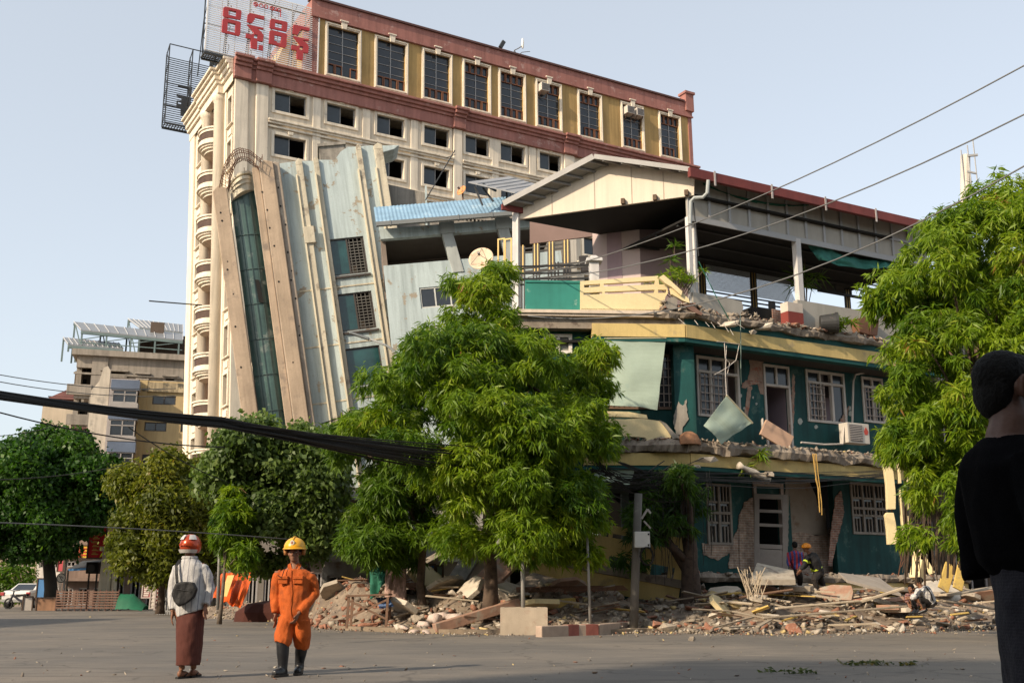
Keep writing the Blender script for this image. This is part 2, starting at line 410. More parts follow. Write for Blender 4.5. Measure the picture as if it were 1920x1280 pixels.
for i, (a, b) in enumerate(tl):
    w = MB(); z0, z1 = 34.4, 38.36
    w.rect_frame(a, b, z0, z1, .22, .02, .14); w.rect_frame(a + .06, b - .06, z0 + .06, z1 - .06, .08, -.04, .018); c = (a + b) / 2
    w.prism([(c - .15, z1 - .3), (c + .15, z1 - .3), (c + .24, z1 + .22), (c - .24, z1 + .22)], -.1, .016)
    w.box(c - .3, c + .3, -.13, .014, z1 + .22, z1 + .32)
    w = HP(w, 'tall_window', m_cream2, bevel=.015)
    g = MB(); g.box(a + .22, b - .22, .3, .33, z0 + .22, z1 - .2); HP(g, 'pane', m_tglass, w)
    s_ = MB(); s_.box(c - .025, c + .025, .24, .3, z0 + .22, z1 - .2)
    for z in (35.75, 36.35, 36.95) + ((37.55,) if i < 3 else ()): s_.box(a + .22, b - .22, .25, .295, z, z + .03)
    HP(s_, 'glazing_bar', m_alu, w)
    s_ = MB(); wd = (b - a - .44) / 4
    for q in range(4):
        zo = z0 + .22
        if (i, q) not in ((0, 2), (6, 0), (8, 3)): s_.rect_frame(a + .22 + q * wd + .02, a + .22 + (q + 1) * wd - .02, zo, zo + .82, .055, .2, .29)
        if i >= 3 and (i, q) not in ((5, 0), (5, 1), (7, 0), (7, 1)): s_.rect_frame(a + .22 + q * wd + .02, a + .22 + (q + 1) * wd - .02, z1 - .95, z1 - .2, .055, .2, .29)
    HP(s_, 'sash', m_sash, w)
# window air conditioners on the tall windows
m_acbox = mat('ac white metal', (.55, .5, .44), .6, .1, 2, streak=.2)
for i, (ti, xo, lab) in enumerate([(5, .25, 'box air conditioner in the top of the only tall window with a single unit'), (7, .3, 'left one of two box air conditioners side by side in a tall ochre storey window'), (7, 1.25, 'right one of two box air conditioners side by side in a tall ochre storey window')]):
    a = tl[ti][0] + xo
    t = thing('air_conditioner', lab, 'air conditioner', group='window air conditioners on the hotel', m=H.m @ Matrix.Translation((a, -.45, 37.25)))
    b = MB(); b.box(0, .72, .02, .95, 0, .62); b.build('casing', m_acbox, t, bevel=.02)
    b = MB()
    for q in range(6): b.box(.05, .67, 0, .02, .07 + q * .09, .12 + q * .09)
    b.build('louvre', mat('dark louvre', (.09, .08, .08), .6), t)
    b = MB(); b.bar((.08, .1, 0), (.08, .6, -.45), .04); b.bar((.64, .1, 0), (.64, .6, -.45), .04); b.build('bracket', mat('bracket brown', (.09, .05, .035), .7), t)

# ------------------------------------------------------------------ roof signs
m_signred = mat('sign red', (.40, .045, .05), .6, .1, 1.5)
m_signwhite = mat('sign white bars', (.72, .70, .68), .5, .05)
m_signdk = mat('sign dark steel', (.035, .04, .045), .6, .1)
S1 = Frame(H.m @ Vector((0, .05, 0)), 59.5, .6)
sign = thing('rooftop_sign', 'huge white barred rooftop sign with red Burmese letters on the hotel corner', 'sign', m=S1.m)
def z4(pts): return [(300 + x / 5.334, y / 5.334) for x, y in pts]
su0, su1, sz0, sz1 = -1.9, 5.5, 34.15, 39.05
mb = MB()
k = 0
while sz0 + .04 + k * .145 < sz1: mb.box(su0, su1, -.02, .02, sz0 + .02 + k * .145, sz0 + .075 + k * .145); k += 1
mb.build('louvre_bars', m_signwhite, sign)
mb = MB()
for u in [su0, su1]: mb.bar((u, 0.0, sz0), (u, 0.0, sz1), .09)
for i in range(9):
    u = su0 + (su1 - su0) * i / 8; mb.bar((u, .06, sz0), (u, .06, sz1), .04)
for z in (sz0, 35.7, 37.3, sz1): mb.bar((su0, .07, z), (su1, .07, z), .06)
mb.build('front_frame', m_signwhite, sign)
mb = MB(); dp = .95
for i in range(6):
    u = su0 + .05 + (su1 - su0 - .1) * i / 5
    mb.bar((u, dp, sz0), (u, dp, sz1), .07)
    n = 7
    for j in range(n):
        za, zb = sz0 + (sz1 - sz0) * j / n, sz0 + (sz1 - sz0) * (j + 1) / n
        mb.bar((u, .08, za if j % 2 else zb), (u, dp, zb if j % 2 else za), .04)
    mb.bar((u, dp, sz0 + 3), (u + .3, dp + 2.2, sz0 - .3), .06)
for z in (sz0, 36.5, sz1): mb.bar((su0, dp, z), (su1, dp, z), .06)
for u in np.arange(su0, su1, .16):
    if u < 0.4: mb.box(u, u + .05, .0, dp, sz0 - .12, sz0 - .07)
for y in np.arange(0.05, dp, .18): mb.box(su0, .4, y, y + .05, sz0 - .07, sz0 - .02)
mb.bar((su0, .0, sz0 - .15), (.5, .0, sz0 - .15), .12); mb.bar((su0, dp, sz0 - .15), (.5, dp, sz0 - .15), .12); mb.bar((su0, 0, sz0 - .1), (su0, dp, sz0 - .1), .1)
for u in (0.6, 2.4, 4.2): mb.bar((u, .1, sz0), (u, .1, 33.9), .1)
mb.build('back_frame', m_signdk, sign)
def flat_letter(fr, parent, outer, holes, m, y0, y1, c=0.0):
    """an extruded letter with holes: bridge the holes into the outline"""
    P = fr.poly(z4(outer), c); Hs = [fr.poly(z4(h), c) for h in holes]
    bm = bmesh.new(); edges = []
    for loop in [P] + Hs:
        vs = [bm.verts.new((x, y0, z)) for x, z in loop]
        edges += [bm.edges.new((vs[i], vs[(i + 1) % len(vs)])) for i in range(len(vs))]
    bmesh.ops.triangle_fill(bm, use_beauty=True, edges=edges, normal=(0, -1, 0))
    r = bmesh.ops.extrude_face_region(bm, geom=list(bm.faces))
    bmesh.ops.translate(bm, verts=[g for g in r['geom'] if isinstance(g, bmesh.types.BMVert)], vec=(0, y1 - y0, 0))
    bmesh.ops.recalc_face_normals(bm, faces=bm.faces)
    me = bpy.data.meshes.new('letter'); bm.to_mesh(me); bm.free(); me.materials.append(m)
    return link('letter', me, parent)
LET = [([(630, 90), (645, 78), (795, 112), (810, 125), (803, 200), (790, 208), (640, 180), (625, 165)], [[(682, 110), (758, 127), (755, 176), (680, 160)]]),
       ([(622, 205), (635, 193), (790, 228), (803, 240), (796, 355), (782, 370), (625, 335), (614, 322)], [[(672, 232), (750, 250), (746, 338), (668, 320)]]),
       ([(872, 160), (890, 142), (1038, 175), (1034, 205), (950, 186), (935, 215), (915, 243), (866, 232)], []),
       ([(866, 256), (1031, 290), (1028, 304), (965, 294), (1008, 330), (1030, 362), (1022, 425), (968, 418), (966, 505), (905, 490), (902, 398), (853, 386), (856, 345), (905, 356), (940, 345), (915, 310)], [[(938, 352), (972, 362), (968, 400), (932, 392)]]),
       ([(985, 458), (1025, 466), (1021, 516), (981, 507)], []),
       ([(1098, 212), (1112, 198), (1255, 228), (1270, 240), (1264, 318), (1250, 326), (1104, 294), (1092, 284)], [[(1147, 236), (1216, 250), (1212, 296), (1143, 282)]]),
       ([(1092, 322), (1106, 312), (1252, 345), (1265, 358), (1257, 475), (1243, 487), (1190, 478), (1180, 466), (1135, 456), (1084, 444)], [[(1140, 362), (1208, 376), (1203, 446), (1165, 438), (1160, 424), (1136, 418)]]),
       ([(1328, 262), (1345, 256), (1490, 290), (1486, 320), (1405, 302), (1385, 330), (1370, 358), (1322, 348)], []),
       ([(1326, 372), (1484, 405), (1482, 420), (1418, 412), (1462, 446), (1482, 478), (1474, 542), (1425, 534), (1420, 612), (1364, 600), (1362, 515), (1308, 503), (1312, 460), (1362, 472), (1396, 462), (1370, 428)], [[(1394, 470), (1426, 478), (1422, 516), (1388, 508)]])]
for o, h in LET: flat_letter(S1, sign, o, h, m_signred, -.14, -.03)
mb = MB()
for (x, y, r) in [(955, 52, 24), (1008, 65, 22), (1056, 75, 22), (1116, 92, 22), (1150, 98, 20), (1188, 108, 20)]:
    q = S1.h(*z4([(x, y)])[0]); rr = r / 5.334 * .031
    mb.tube([(q.x + rr * math.cos(t), -.08, q.z + rr * math.sin(t)) for t in np.linspace(0, 2 * math.pi, 15)], .032, 5)
for a, b in [((932, 40), (978, 66)), ((955, 28), (955, 78)), ((1100, 75), (1135, 112)), ((1118, 70), (1170, 120)), ((1203, 120), (1201, 178)), ((1203, 120), (1185, 108))]:
    p, q = S1.h(*z4([a])[0]), S1.h(*z4([b])[0]); mb.tube([(p.x, -.08, p.z), (q.x, -.08, q.z)], .032, 5)
mb.build('small_lettering', m_signred, sign)
# second sign seen from behind
S2 = Frame(H.m @ Vector((0, 12.6, 0)), 59.5, .6)
sign2 = thing('rooftop_sign', 'dark rooftop sign frame seen from behind at the far hotel corner', 'sign', m=S2.m)
a0, a1, b0, b1 = -1.55, 5.0, 34.3, 40.6
mb = MB(); k = 0
while b0 + .05 + k * .17 < b1 - .6: mb.box(a0, a1, .9, .94, b0 + .03 + k * .17, b0 + .085 + k * .17); k += 1
mb.build('louvre_bars', m_signdk, sign2)
mb = MB()
for u in (a0, a0 + 1.7, a0 + 3.4, a1):
    mb.bar((u, 0, b0), (u, 0, b1), .07); mb.bar((u, .9, b0), (u, .9, b1 - .5), .07); mb.bar((u, 0, b1), (u, .9, b1 - .5), .06)
    for j in range(6): mb.bar((u, 0 if j % 2 else .9, b0 + j), (u, .9 if j % 2 else 0, b0 + j + 1), .045)
for z in (b0, b0 + 1.8, b0 + 3.6): mb.bar((a0, .88, z), (a1, .88, z), .07)
mb.bar((a0, 0, b1), (a1, 0, b1), .06); mb.bar((a0, 0, b0), (a1, 0, b0), .12); mb.bar((a0, .9, b0 - .05), (a1, .9, b0 - .05), .12); mb.bar((a0 + 1.7, 0, b0 + 2.2), (a1, 0, b1), .05)
for u in np.arange(a0, a1, .2): mb.box(u, u + .06, 0, .9, b0 - .06, b0)
for u in (1.5, 3.5): mb.bar((u, .3, b0), (u, -1.2, 33.8), .1)
mb.build('back_frame', m_signdk, sign2)
for o, h in [([(180, 845), (285, 868), (322, 872), (312, 958), (283, 955), (283, 892), (180, 866)], []), ([(165, 942), (306, 975), (312, 1108), (264, 1100), (262, 1168), (204, 1160), (206, 1090), (163, 1080), (166, 1008), (216, 1012), (212, 985), (165, 962)], [[(180, 1022), (212, 1030), (210, 1046), (178, 1040)]]),
             ([(383, 888), (520, 920), (512, 1005), (380, 975)], [[(425, 912), (480, 925), (478, 960), (422, 950)]]), ([(376, 985), (515, 1018), (508, 1120), (372, 1112)], [[(420, 1010), (475, 1024), (472, 1080), (418, 1070)]]),
             ([(498, 618), (690, 640), (640, 790), (485, 745)], [[(530, 655), (650, 675), (625, 740), (560, 720)]])]:
    flat_letter(S2, sign2, o, h, m_signdk, .82, .88, .85)
# rooftop equipment
m_tankw = mat('white tank', (.72, .70, .66), .5, .06)
tank_l = None
wts = [(1140, 'leftmost'), (1160, 'second'), (1187, 'middle'), (1219, 'fourth'), (1250, 'rightmost')]
for i, (px, wd) in enumerate(wts):
    yy = (px - 1125) * .29 + 140
    q = H.h(px, yy, 3.0)
    t = thing('water_tank', wd + ' of five white water tanks in a row on the hotel roof edge' if i not in (1, 3) else wd + ' from the left of five white water tanks on the hotel roof', 'water tank', group='white tanks on the hotel roof', m=H.m @ Matrix.Translation((q.x, 3.0, 39.6)))
    b = MB(); b.lathe([(.55, 0), (.6, .05), (.6, 1.0), (.52, 1.18), (.3, 1.34), (.2, 1.36)], 12); b.build('drum', m_tankw, t, smooth=True)
    b = MB(); b.lathe([(.22, 1.36), (.22, 1.44), (.1, 1.48)], 10); b.build('lid', m_tankw, t)
    t.location.z -= .35
q = H.h(966, 92, .8)
t = thing('antenna', 'small white panel antenna on a bent mast on the hotel parapet', 'antenna', m=H.m @ Matrix.Translation((q.x, .3, 39.8)))
b = MB(); b.tube([(-.5, .1, 0), (-.3, .1, .55), (.0, 0, .75), (.28, 0, 1.0)], .035); b.tube([(0, .1, 0), (-.3, .1, .55)], .03); b.tube([(.3, 0, .5), (1.0, 0, .75)], .025); b.tube([(0, 0, .2), (.3, 0, .5)], .03); b.build('mast', mat('antenna mast', (.12, .11, .1), .6), t)
b = MB(); b.lathe([(.02, .8), (.09, .9), (.11, 1.3), (.06, 1.65)], 8, (.36, 0, 0)); b.build('panel', m_tankw, t, smooth=True)
q = H.h(938, 84, .3)
t = thing('floodlight', 'small dark floodlight on the hotel parapet left of the antenna', 'floodlight', m=H.m @ Matrix.Translation((q.x, .2, 39.8)))
b = MB(); b.bar((0, 0, 0), (.05, 0, .5), .06); b.build('stand', m_signdk, t)
b = MB(); b.bar((-.12, -.1, .25), (.2, -.1, .85), .2, .3); b.build('lamp_head', m_signdk, t, bevel=.03)
# ------------------------------------------------------------------ leaning blue-grey tower
T = Frame(at(588, 800, 50), 80, 9.8)
m_blue = mat('pale blue render', (.43, .50, .50), .85, .08, .45, stain=((.30, .26, .20), 1.3, .575, .03), streak=.36, bump=.2, bscale=9)
m_bluepil = mat('peeling cream pilaster', (.56, .50, .38), .85, .12, .6, stain=((.25, .21, .16), 1.5, .56, .10), streak=.35, bump=.25, bscale=9)
m_colc = mat('bare concrete column', (.42, .32, .23), .9, .16, .7, stain=((.24, .19, .15), 1.3, .57, .12), streak=.3, bump=.35, bscale=8)
m_conc = mat('old grey concrete', (.27, .245, .21), .9, .2, .8, stain=((.12, .11, .095), 1.1, .55, .14), streak=.45, bump=.35, bscale=10)
m_teal_gl = glass('teal mirror glass', (.015, .055, .055), .12, .6, .5)
m_curt = mat('dirty curtain glass', (.062, .115, .10), .3, .35, .5, stain=((.17, .20, .175), .9, .56, .06), streak=.4, bump=.05, bscale=3, spec=.5)
m_rebar = mat('rusty rebar', (.10, .045, .025), .8, .2, 6)
m_grill_dk = mat('dark window grille', (.10, .095, .085), .6, .1)
tower = thing('leaning_tower', 'pale blue concrete tower tilting to the left in front of the cream hotel', 'building', m=T.m)
def TP(mb, name, m, **k): return mb.build(name, m, tower, **k)
def zt(pts): return [(320 + x / 2.246, 250 + y / 2.246) for x, y in pts]
BOT = -9.5
# facade outline with its broken top
top = T.poly(zt([(452, 128), (520, 118), (600, 116), (620, 112), (692, 112), (715, 78), (745, 58), (790, 56), (850, 50), (882, 56)]))
x_l = T.h(*zt([(520, 800)])[0]).x; x_r = T.h(*zt([(968, 800)])[0]).x
wins = [T.r2(*zt([(667, 458)])[0], *zt([(836, 573)])[0]), T.r2(*zt([(700, 690)])[0], *zt([(868, 806)])[0]), T.r2(*zt([(732, 922)])[0], *zt([(893, 1036)])[0])]
wins = [(a, b, (c + d) / 2 - .95, (c + d) / 2 + .95) for a, b, c, d in wins]
wx0 = sum(w[0] for w in wins) / 3; wx1 = sum(w[1] for w in wins) / 3
zt_min = min(z for _, z in top) - .3
mb = MB()
mb.wall(x_l, x_r, BOT, zt_min, [(wx0, wx1, w[2], w[3]) for w in wins], 0, .35)
pts = [(x_l, zt_min)] + [(max(x_l, min(x_r, x)), z) for x, z in top] + [(x_r, zt_min)]
mb.prism(pts, .0, .35)
mb.box(x_r - .35, x_r, .35, 6.0, BOT, zt_min - .8); mb.box(x_l, x_l + .3, .35, 6.0, BOT, zt_min - .2); mb.box(x_l + .3, x_r - .35, 5.7, 6.0, BOT, zt_min - 1)
mb.box(x_l + .3, x_r - .35, .35, 5.7, zt_min - 1.6, zt_min - 1.4)
TP(mb, 'wall', m_blue)
mb = MB()
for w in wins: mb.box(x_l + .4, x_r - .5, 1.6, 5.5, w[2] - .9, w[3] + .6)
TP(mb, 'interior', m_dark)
# floor joints and thin ledges
mb = MB()
for w in wins:
    mb.box(x_l + .02, x_r - .02, -.03, -.004, w[2] - .62, w[2] - .55)
TP(mb, 'floor_joint', m_bluepil)
# pilasters
def pil(a, b, zt0, zt1, p, m=m_bluepil, nm='pilaster', zb=BOT):
    xa, za = T.h(*zt([a])[0]).x, 0; xb = T.h(*zt([b])[0]).x
    ztop = (T.h(*zt([a])[0]).z + T.h(*zt([b])[0]).z) / 2
    mb = MB(); mb.box(xa, xb, -p, -.004, zb, ztop - .25)
    mb.prism([(xa, ztop - .25), (xb, ztop - .25), (xb, ztop - .02), ((xa + xb) / 2, ztop + .1), (xa, ztop - .06)], -p, -.004)
    return xa, xb, ztop, TP(mb, nm, m, bevel=.02)
P1 = pil((525, 120), (553, 118), 0, 0, .22)
P2 = pil((600, 112), (622, 112), 0, 0, .16)
P3 = pil((778, 60), (800, 56), 0, 0, .22)
P4 = pil((852, 52), (890, 56), 0, 0, .22, m_bluepil)
mb = MB(); xq = T.h(*zt([(575, 462)])[0]); mb.box(P1[0] - .08, P1[1] + .12, -.32, -.226, xq.z - .1, xq.z + .75); TP(mb, 'pilaster_block', m_bluepil, bevel=.02); mb = MB(); xq = T.h(*zt([(915, 420)])[0]); mb.box(P4[0] + .1, P4[1] + .1, -.32, -.226, xq.z - .1, xq.z + .75); TP(mb, 'pilaster_block', m_bluepil, bevel=.02)
# bright narrow edge strips beside the pilasters
mb = MB()
for x in (P1[0], P2[0] + .05, P3[0], P4[0]): mb.box(x - .07, x - .003, -.3, -.003, BOT, zt_min - .4)
TP(mb, 'edge_strip', mat('cream edge', (.66, .58, .42), .8, .1, 1, streak=.2))
# windows
for k, w in enumerate(wins):
    a, b = wx0, wx1
    f = MB(); f.rect_frame(a - .003, b + .003, w[2] - .003, w[3] + .003, .07, .05, .16); c = a + (b - a) * .5
    if k < 2: f.box(c - .04, c + .04, .05, .16, w[2] + .07, w[3] - .07)
    f.box(a - .1, b + .1, -.1, -.004, w[2] - .16, w[2] - .06)
    f = TP(f, 'window', mat('dark bronze frame', (.06, .05, .045), .6))
    g = MB(); g.box(a + .07, (c - .04) if k < 2 else b - .07, .1, .12, w[2] + .07, w[3] - .07); g.build('pane', m_teal_gl, f)
    if k < 2:
        g = MB(); n = 11
        for i in range(n): g.box(c + .05, b - .08, .07, .1, w[2] + .12 + i * (w[3] - w[2] - .24) / n, w[2] + .17 + i * (w[3] - w[2] - .24) / n)
        for i in range(4): g.box(c + .1 + i * (b - c - .24) / 3, c + .14 + i * (b - c - .24) / 3, .065, .069, w[2] + .08, w[3] - .08)
        g.build('grille', m_grill_dk, f)
        g = MB()
        for i in range(2): g.box(c + .08 + i * .9, c + .35 + i * .9, .3, .6, w[2] + .1, w[2] + .5 + i * .2)
        g.build('stacked_boxes', mat('old cardboard', (.3, .2, .12)), f)
# left curtain-wall bay and its bare columns
def colq(a_t, b_t, a_b, b_b, y0, y1, nm, m, jag=.0):
    q = [T.h(*zt([p])[0], y0) for p in (a_b, b_b, b_t, a_t)]
    d = (BOT - q[0].z); k = d / (q[0].z - q[3].z)
    bl = (q[0].x + (q[0].x - q[3].x) * k, BOT); br = (q[1].x + (q[1].x - q[2].x) * k, BOT)
    mb = MB(); t0, t1 = (q[3].x, q[3].z), (q[2].x, q[2].z)
    mid = ((t0[0] * .6 + t1[0] * .4), max(t0[1], t1[1]) + jag)
    mb.prism([bl, br, t1, mid, t0], y0, y1)
    return TP(mb, nm, m, bevel=.04)
colq((176, 245), (236, 228), (298, 1180), (368, 1180), -.40, -.05, 'column', m_colc, .15)
colq((342, 150), (372, 140), (478, 1180), (512, 1180), -.5, -.1, 'column', m_colc, .1)
colq((372, 128), (430, 118), (514, 1180), (578, 1180), -.65, -.15, 'column', m_colc, .12)
colq((430, 122), (458, 124), (578, 1180), (602, 1180), -.5, -.03, 'column', mat('weathered column', (.30, .25, .2), .9, .2, .9, stain=((.42, .36, .28), 1.5, .55, .1), bump=.35, bscale=8), .05)
holes = MB()
for i in range(26):
    t = i / 26
    for (xa, ya, xb, yb) in ((384, 210, 560, 1190), (452, 190, 596, 1200), (205, 300, 330, 1190)):
        if rnd.random() < .36:
            q = T.h(*zt([(xa + (xb - xa) * t + rnd.uniform(-6, 6), ya + (yb - ya) * t)])[0], (-.65 if xa == 384 else -.5 if xa == 452 else -.40))
            r = rnd.choice([.035, .05, .05, .09 if i % 9 == 0 else .05]); y = -.656 if xa == 384 else -.506 if xa == 452 else -.406
            holes.prism([(q.x + r * math.cos(a) * rnd.uniform(.8, 1.2), q.z + r * math.sin(a) * 1.2) for a in np.linspace(0, 6.28, 7)[:-1]], y, y + .004)
TP(holes, 'spall_holes', m_dark)
def curtain():
    mb = MB(); L0, R0 = [T.h(*zt([p])[0], .1) for p in ((258, 318), (372, 1185))], [T.h(*zt([p])[0], .1) for p in ((356, 270), (482, 1190))]
    gx = lambda A, z: A[0].x + (A[1].x - A[0].x) * (z - A[0].z) / (A[1].z - A[0].z)
    zs = np.linspace(BOT, L0[0].z + .3, 13); rows = []
    for z in zs:
        xa, xb = gx(L0, z), gx(R0, z); rows.append([(xa + (xb - xa) * i / 8, .1 - .16 * math.sin(math.pi * i / 8) ** .8, z + (i / 8 * .5 if z == zs[-1] else 0)) for i in range(9)])
    for r0, r1 in zip(rows, rows[1:]):
        for i in range(8): mb.add([r0[i], r0[i + 1], r1[i + 1], r1[i]], [(0, 1, 2, 3)])
    pane = TP(mb, 'curtain_wall', m_curt)
    mu = MB()
    for r in rows[1:]: mu.tube([Vector(p) + Vector((0, -.03, 0)) for p in r], .022, 4)
    for i in (2, 4, 6): mu.tube([Vector(r[i]) + Vector((0, -.03, 0)) for r in rows], .018, 4)
    mu.build('mullion', mat('teal mullion', (.05, .085, .08), .6), pane)
    b = MB(); z = rows[-1][0][2]
    for dz, h, e in ((.05, .35, .1), (.4, .18, .22), (.58, .16, .34), (.9, .12, .2)):
        xa, xb = rows[-1][0][0], rows[-1][-1][0]
        P = [(xa + (xb - xa) * i / 12, .15 - (.55 + e) * math.sin(math.pi * i / 12) ** .7, z + dz + .5 * i / 12) for i in range(13)]
        for i in range(12): b.hexa([P[i], P[i + 1], (P[i + 1][0], .5, P[i + 1][2]), (P[i][0], .5, P[i][2])], [(p[0], p[1], p[2] + h) for p in (P[i], P[i + 1], (P[i + 1][0], .5, P[i + 1][2]), (P[i][0], .5, P[i][2]))])
    TP(b, 'curved_canopy', m_bluepil)
    b = MB(); b.box(rows[-1][0][0], rows[-1][-1][0], 1.2, 1.5, BOT, z + .2); TP(b, 'bay_interior', m_dark)
    g = MB(); q = T.h(*zt([(374, 660)])[0], -.1); g.prism([(q.x - .1, q.z - .6), (q.x + .12, q.z - .65), (q.x + .05, q.z + .5), (q.x - .14, q.z + .55)], -.13, -.1); g.build('broken_pane', m_dark, pane)
curtain()
# rebar cage arching over the bay
mb = MB(); base0 = T.h(*zt([(228, 215)])[0], -.4); base1 = T.h(*zt([(372, 130)])[0], -.7); apex = T.h(*zt([(300, 82)])[0], -.5)
def arch(t, r, dy): 
    p0, p1, p2 = base0, Vector((apex.x - .35, apex.y, apex.z + .85)), base1
    a = p0 * (1 - t) ** 2 + p1 * 2 * t * (1 - t) + p2 * t * t
    nrm = (a - Vector((base1.x - .6, a.y, base1.z - 1.6))).normalized()
    return a + nrm * r + Vector((0, dy, 0))
for r in (-.22, .22):
    for dy in (-.25, .0, .25): mb.tube([arch(t, r + rnd.uniform(-.03, .03), dy) for t in np.linspace(-.05, 1.03, 16)], .022, 4)
for t in np.linspace(0, 1, 20):
    loop = [arch(t + rnd.uniform(-.01, .01), r, dy) for r, dy in ((-.24, -.27), (.24, -.27), (.24, .27), (-.24, .27), (-.24, -.27))]
    mb.tube(loop, .013, 4)
for px, py, dx, dz in [(262, 248, -.15, .9), (268, 245, .1, .7), (315, 225, .05, 1.0), (372, 140, .2, .5), (300, 235, -.2, .5), (390, 125, .0, .45)]:
    q = T.h(*zt([(px, py)])[0], -.3); mb.tube([q, (q.x + dx, q.y, q.z + dz)], .02, 4)
TP(mb, 'rebar_cage', m_rebar)
# roof boxes and broken slab at the top
q0 = T.h(602, 300, 1.0); q1 = T.h(645, 270, 1.0)
mb = MB(); mb.box(q0.x, q1.x, 1.0, 3.5, q0.z - 1.2, q1.z - .05); mb.box(q0.x - .08, q1.x + .08, .9, 3.6, q1.z - .05, q1.z + .1); TP(mb, 'roof_box', m_conc)
q0 = T.h(712, 291, .3); q1 = T.h(749, 272, .3)
mb = MB(); mb.hexa([(q0.x - .5, .3, q0.z), (q1.x - .3, .3, q0.z + .25), (q1.x - .3, 2.0, q0.z + .25), (q0.x - .5, 2.0, q0.z)], [(q0.x - .5, .3, q1.z + .1), (q1.x, .3, q1.z), (q1.x, 2.0, q1.z), (q0.x - .5, 2.0, q1.z + .1)]); TP(mb, 'broken_slab', m_blue, bevel=.03)
# drainpipe on the right edge
mb = MB(); q = T.h(738, 432, -.1); 
mb.tube([(q.x, -.1, q.z + 1.2), (q.x, -.1, q.z), (q.x + .25, -.15, q.z - .4), (q.x + .25, -.15, BOT)], .09, 8); TP(mb, 'drainpipe', mat('blue grey pipe', (.30, .36, .38), .6, .15, 2), smooth=True)

# ------------------------------------------------------------------ blue-roofed annex between tower and pavilion
A = Frame(at(745, 640, 45), 84, 7.0)
annex = thing('annex_building', 'pale blue annex with a corrugated blue roof and open veranda beside the leaning tower', 'building', m=A.m)
def AP(mb, name, m, **k): return mb.build(name, m, annex, **k)
ax0, ax1 = A.h(742, 600).x - .3, A.h(975, 520).x + 2.0
zw = A.h(850, 487).z; ze = A.h(840, 428).z; zeave = A.h(850, 416).z
swin = A.r2(788, 562, 850, 538)
mb = MB(); mb.wall(ax0, ax1, -12, zw, [(swin[0], swin[1] + 1.2, swin[2] - .4, swin[3] + .1)], 0, .3); mb.box(ax0, ax1, .3, .9, zw - .15, zw - .02)
AP(mb, 'wall', m_blue)
mb = MB(); mb.box(ax0 + .3, ax1, 1.0, 1.2, -4, zw - .2); AP(mb, 'interior', m_dark)
w = MB(); w.rect_frame(swin[0], swin[1] + 1.2, swin[2] - .4, swin[3] + .1, .07, .04, .14)
for i in range(1, 4): x = swin[0] + (swin[1] + 1.2 - swin[0]) * i / 4; w.box(x - .03, x + .03, .05, .13, swin[2] - .33, swin[3] + .03)
w = AP(w, 'window', mat('pale window wood', (.5, .5, .46), .7)); g = MB(); g.box(swin[0] + .07, swin[1] + 1.13, .08, .1, swin[2] - .33, swin[3] + .03); g.build('pane', m_tglass, w)
mb = MB(); mb.box(ax0, ax1, .0, .35, ze - .25, ze + .22); AP(mb, 'beam', m_blue)
for px in (842, 948):
    x = A.h(px, 455).x
    mb = MB(); mb.hexa([(x + .02, -.05, zw - .6), (x + .52, -.05, zw - .6), (x + .52, .4, zw - .6), (x + .02, .4, zw - .6)], [(x - .28, -.05, ze - .25), (x + .22, -.05, ze - .25), (x + .22, .4, ze - .25), (x - .28, .4, ze - .25)])
    mb.box(x - .35, x + .32, -.08, .42, ze - .25, ze + .3); AP(mb, 'column', mat('grey blue column', (.36, .38, .36), .85, .12, 1, streak=.2), bevel=.02)
D2 = 4.2
mb = MB(); mb.box(ax0, ax1, D2, D2 + .2, zw - .4, zw + .15); mb.box(ax0, ax1, D2, D2 + .2, ze - .55, ze + .2)
for i in range(14): x = ax0 + .2 + i * .95; mb.box(x, x + .42, D2, D2 + .2, zw + .15, ze - .55)
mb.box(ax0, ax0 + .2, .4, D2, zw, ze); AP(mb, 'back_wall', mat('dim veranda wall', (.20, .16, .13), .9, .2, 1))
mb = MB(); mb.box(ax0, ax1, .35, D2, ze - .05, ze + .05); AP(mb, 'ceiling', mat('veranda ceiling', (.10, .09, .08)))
mb = MB(); ex0, ex1 = ax0 - .15, ax1; R1 = (1.7, 1.62); nn = 0
m_blueroof = mat('blue roof sheet', (.19, .31, .42), .55, .2, 1.2, stain=((.36, .44, .48), 1.2, .58, .12), bump=.1)
xs = np.arange(ex0, ex1, .085)
row = lambda x, i, t: (x, -.75 + (R1[0] + .75) * t, zeave + R1[1] * t + (.014 if i % 2 else -.014) + (.025 * ((t * 9) % 1)))
vs = []; fs = []; ts = np.linspace(0, 1, 19)
for ti in ts:
    for i, x in enumerate(xs): vs.append(row(x, i, ti))
N = len(xs)
for r in range(len(ts) - 1):
    for i in range(N - 1): fs.append((r * N + i, r * N + i + 1, (r + 1) * N + i + 1, (r + 1) * N + i))
mb.add(vs, fs); AP(mb, 'roof', m_blueroof)
mb = MB(); mb.box(ex0, ex1, -.9, -.7, zeave - .2, zeave - .02)
for i in range(8): mb.box(ex0 + .6 + i * 1.5, ex0 + .66 + i * 1.5, -.92, -.68, zeave - .22, zeave); 
AP(mb, 'gutter', mat('grey gutter', (.17, .18, .18), .6, .1))
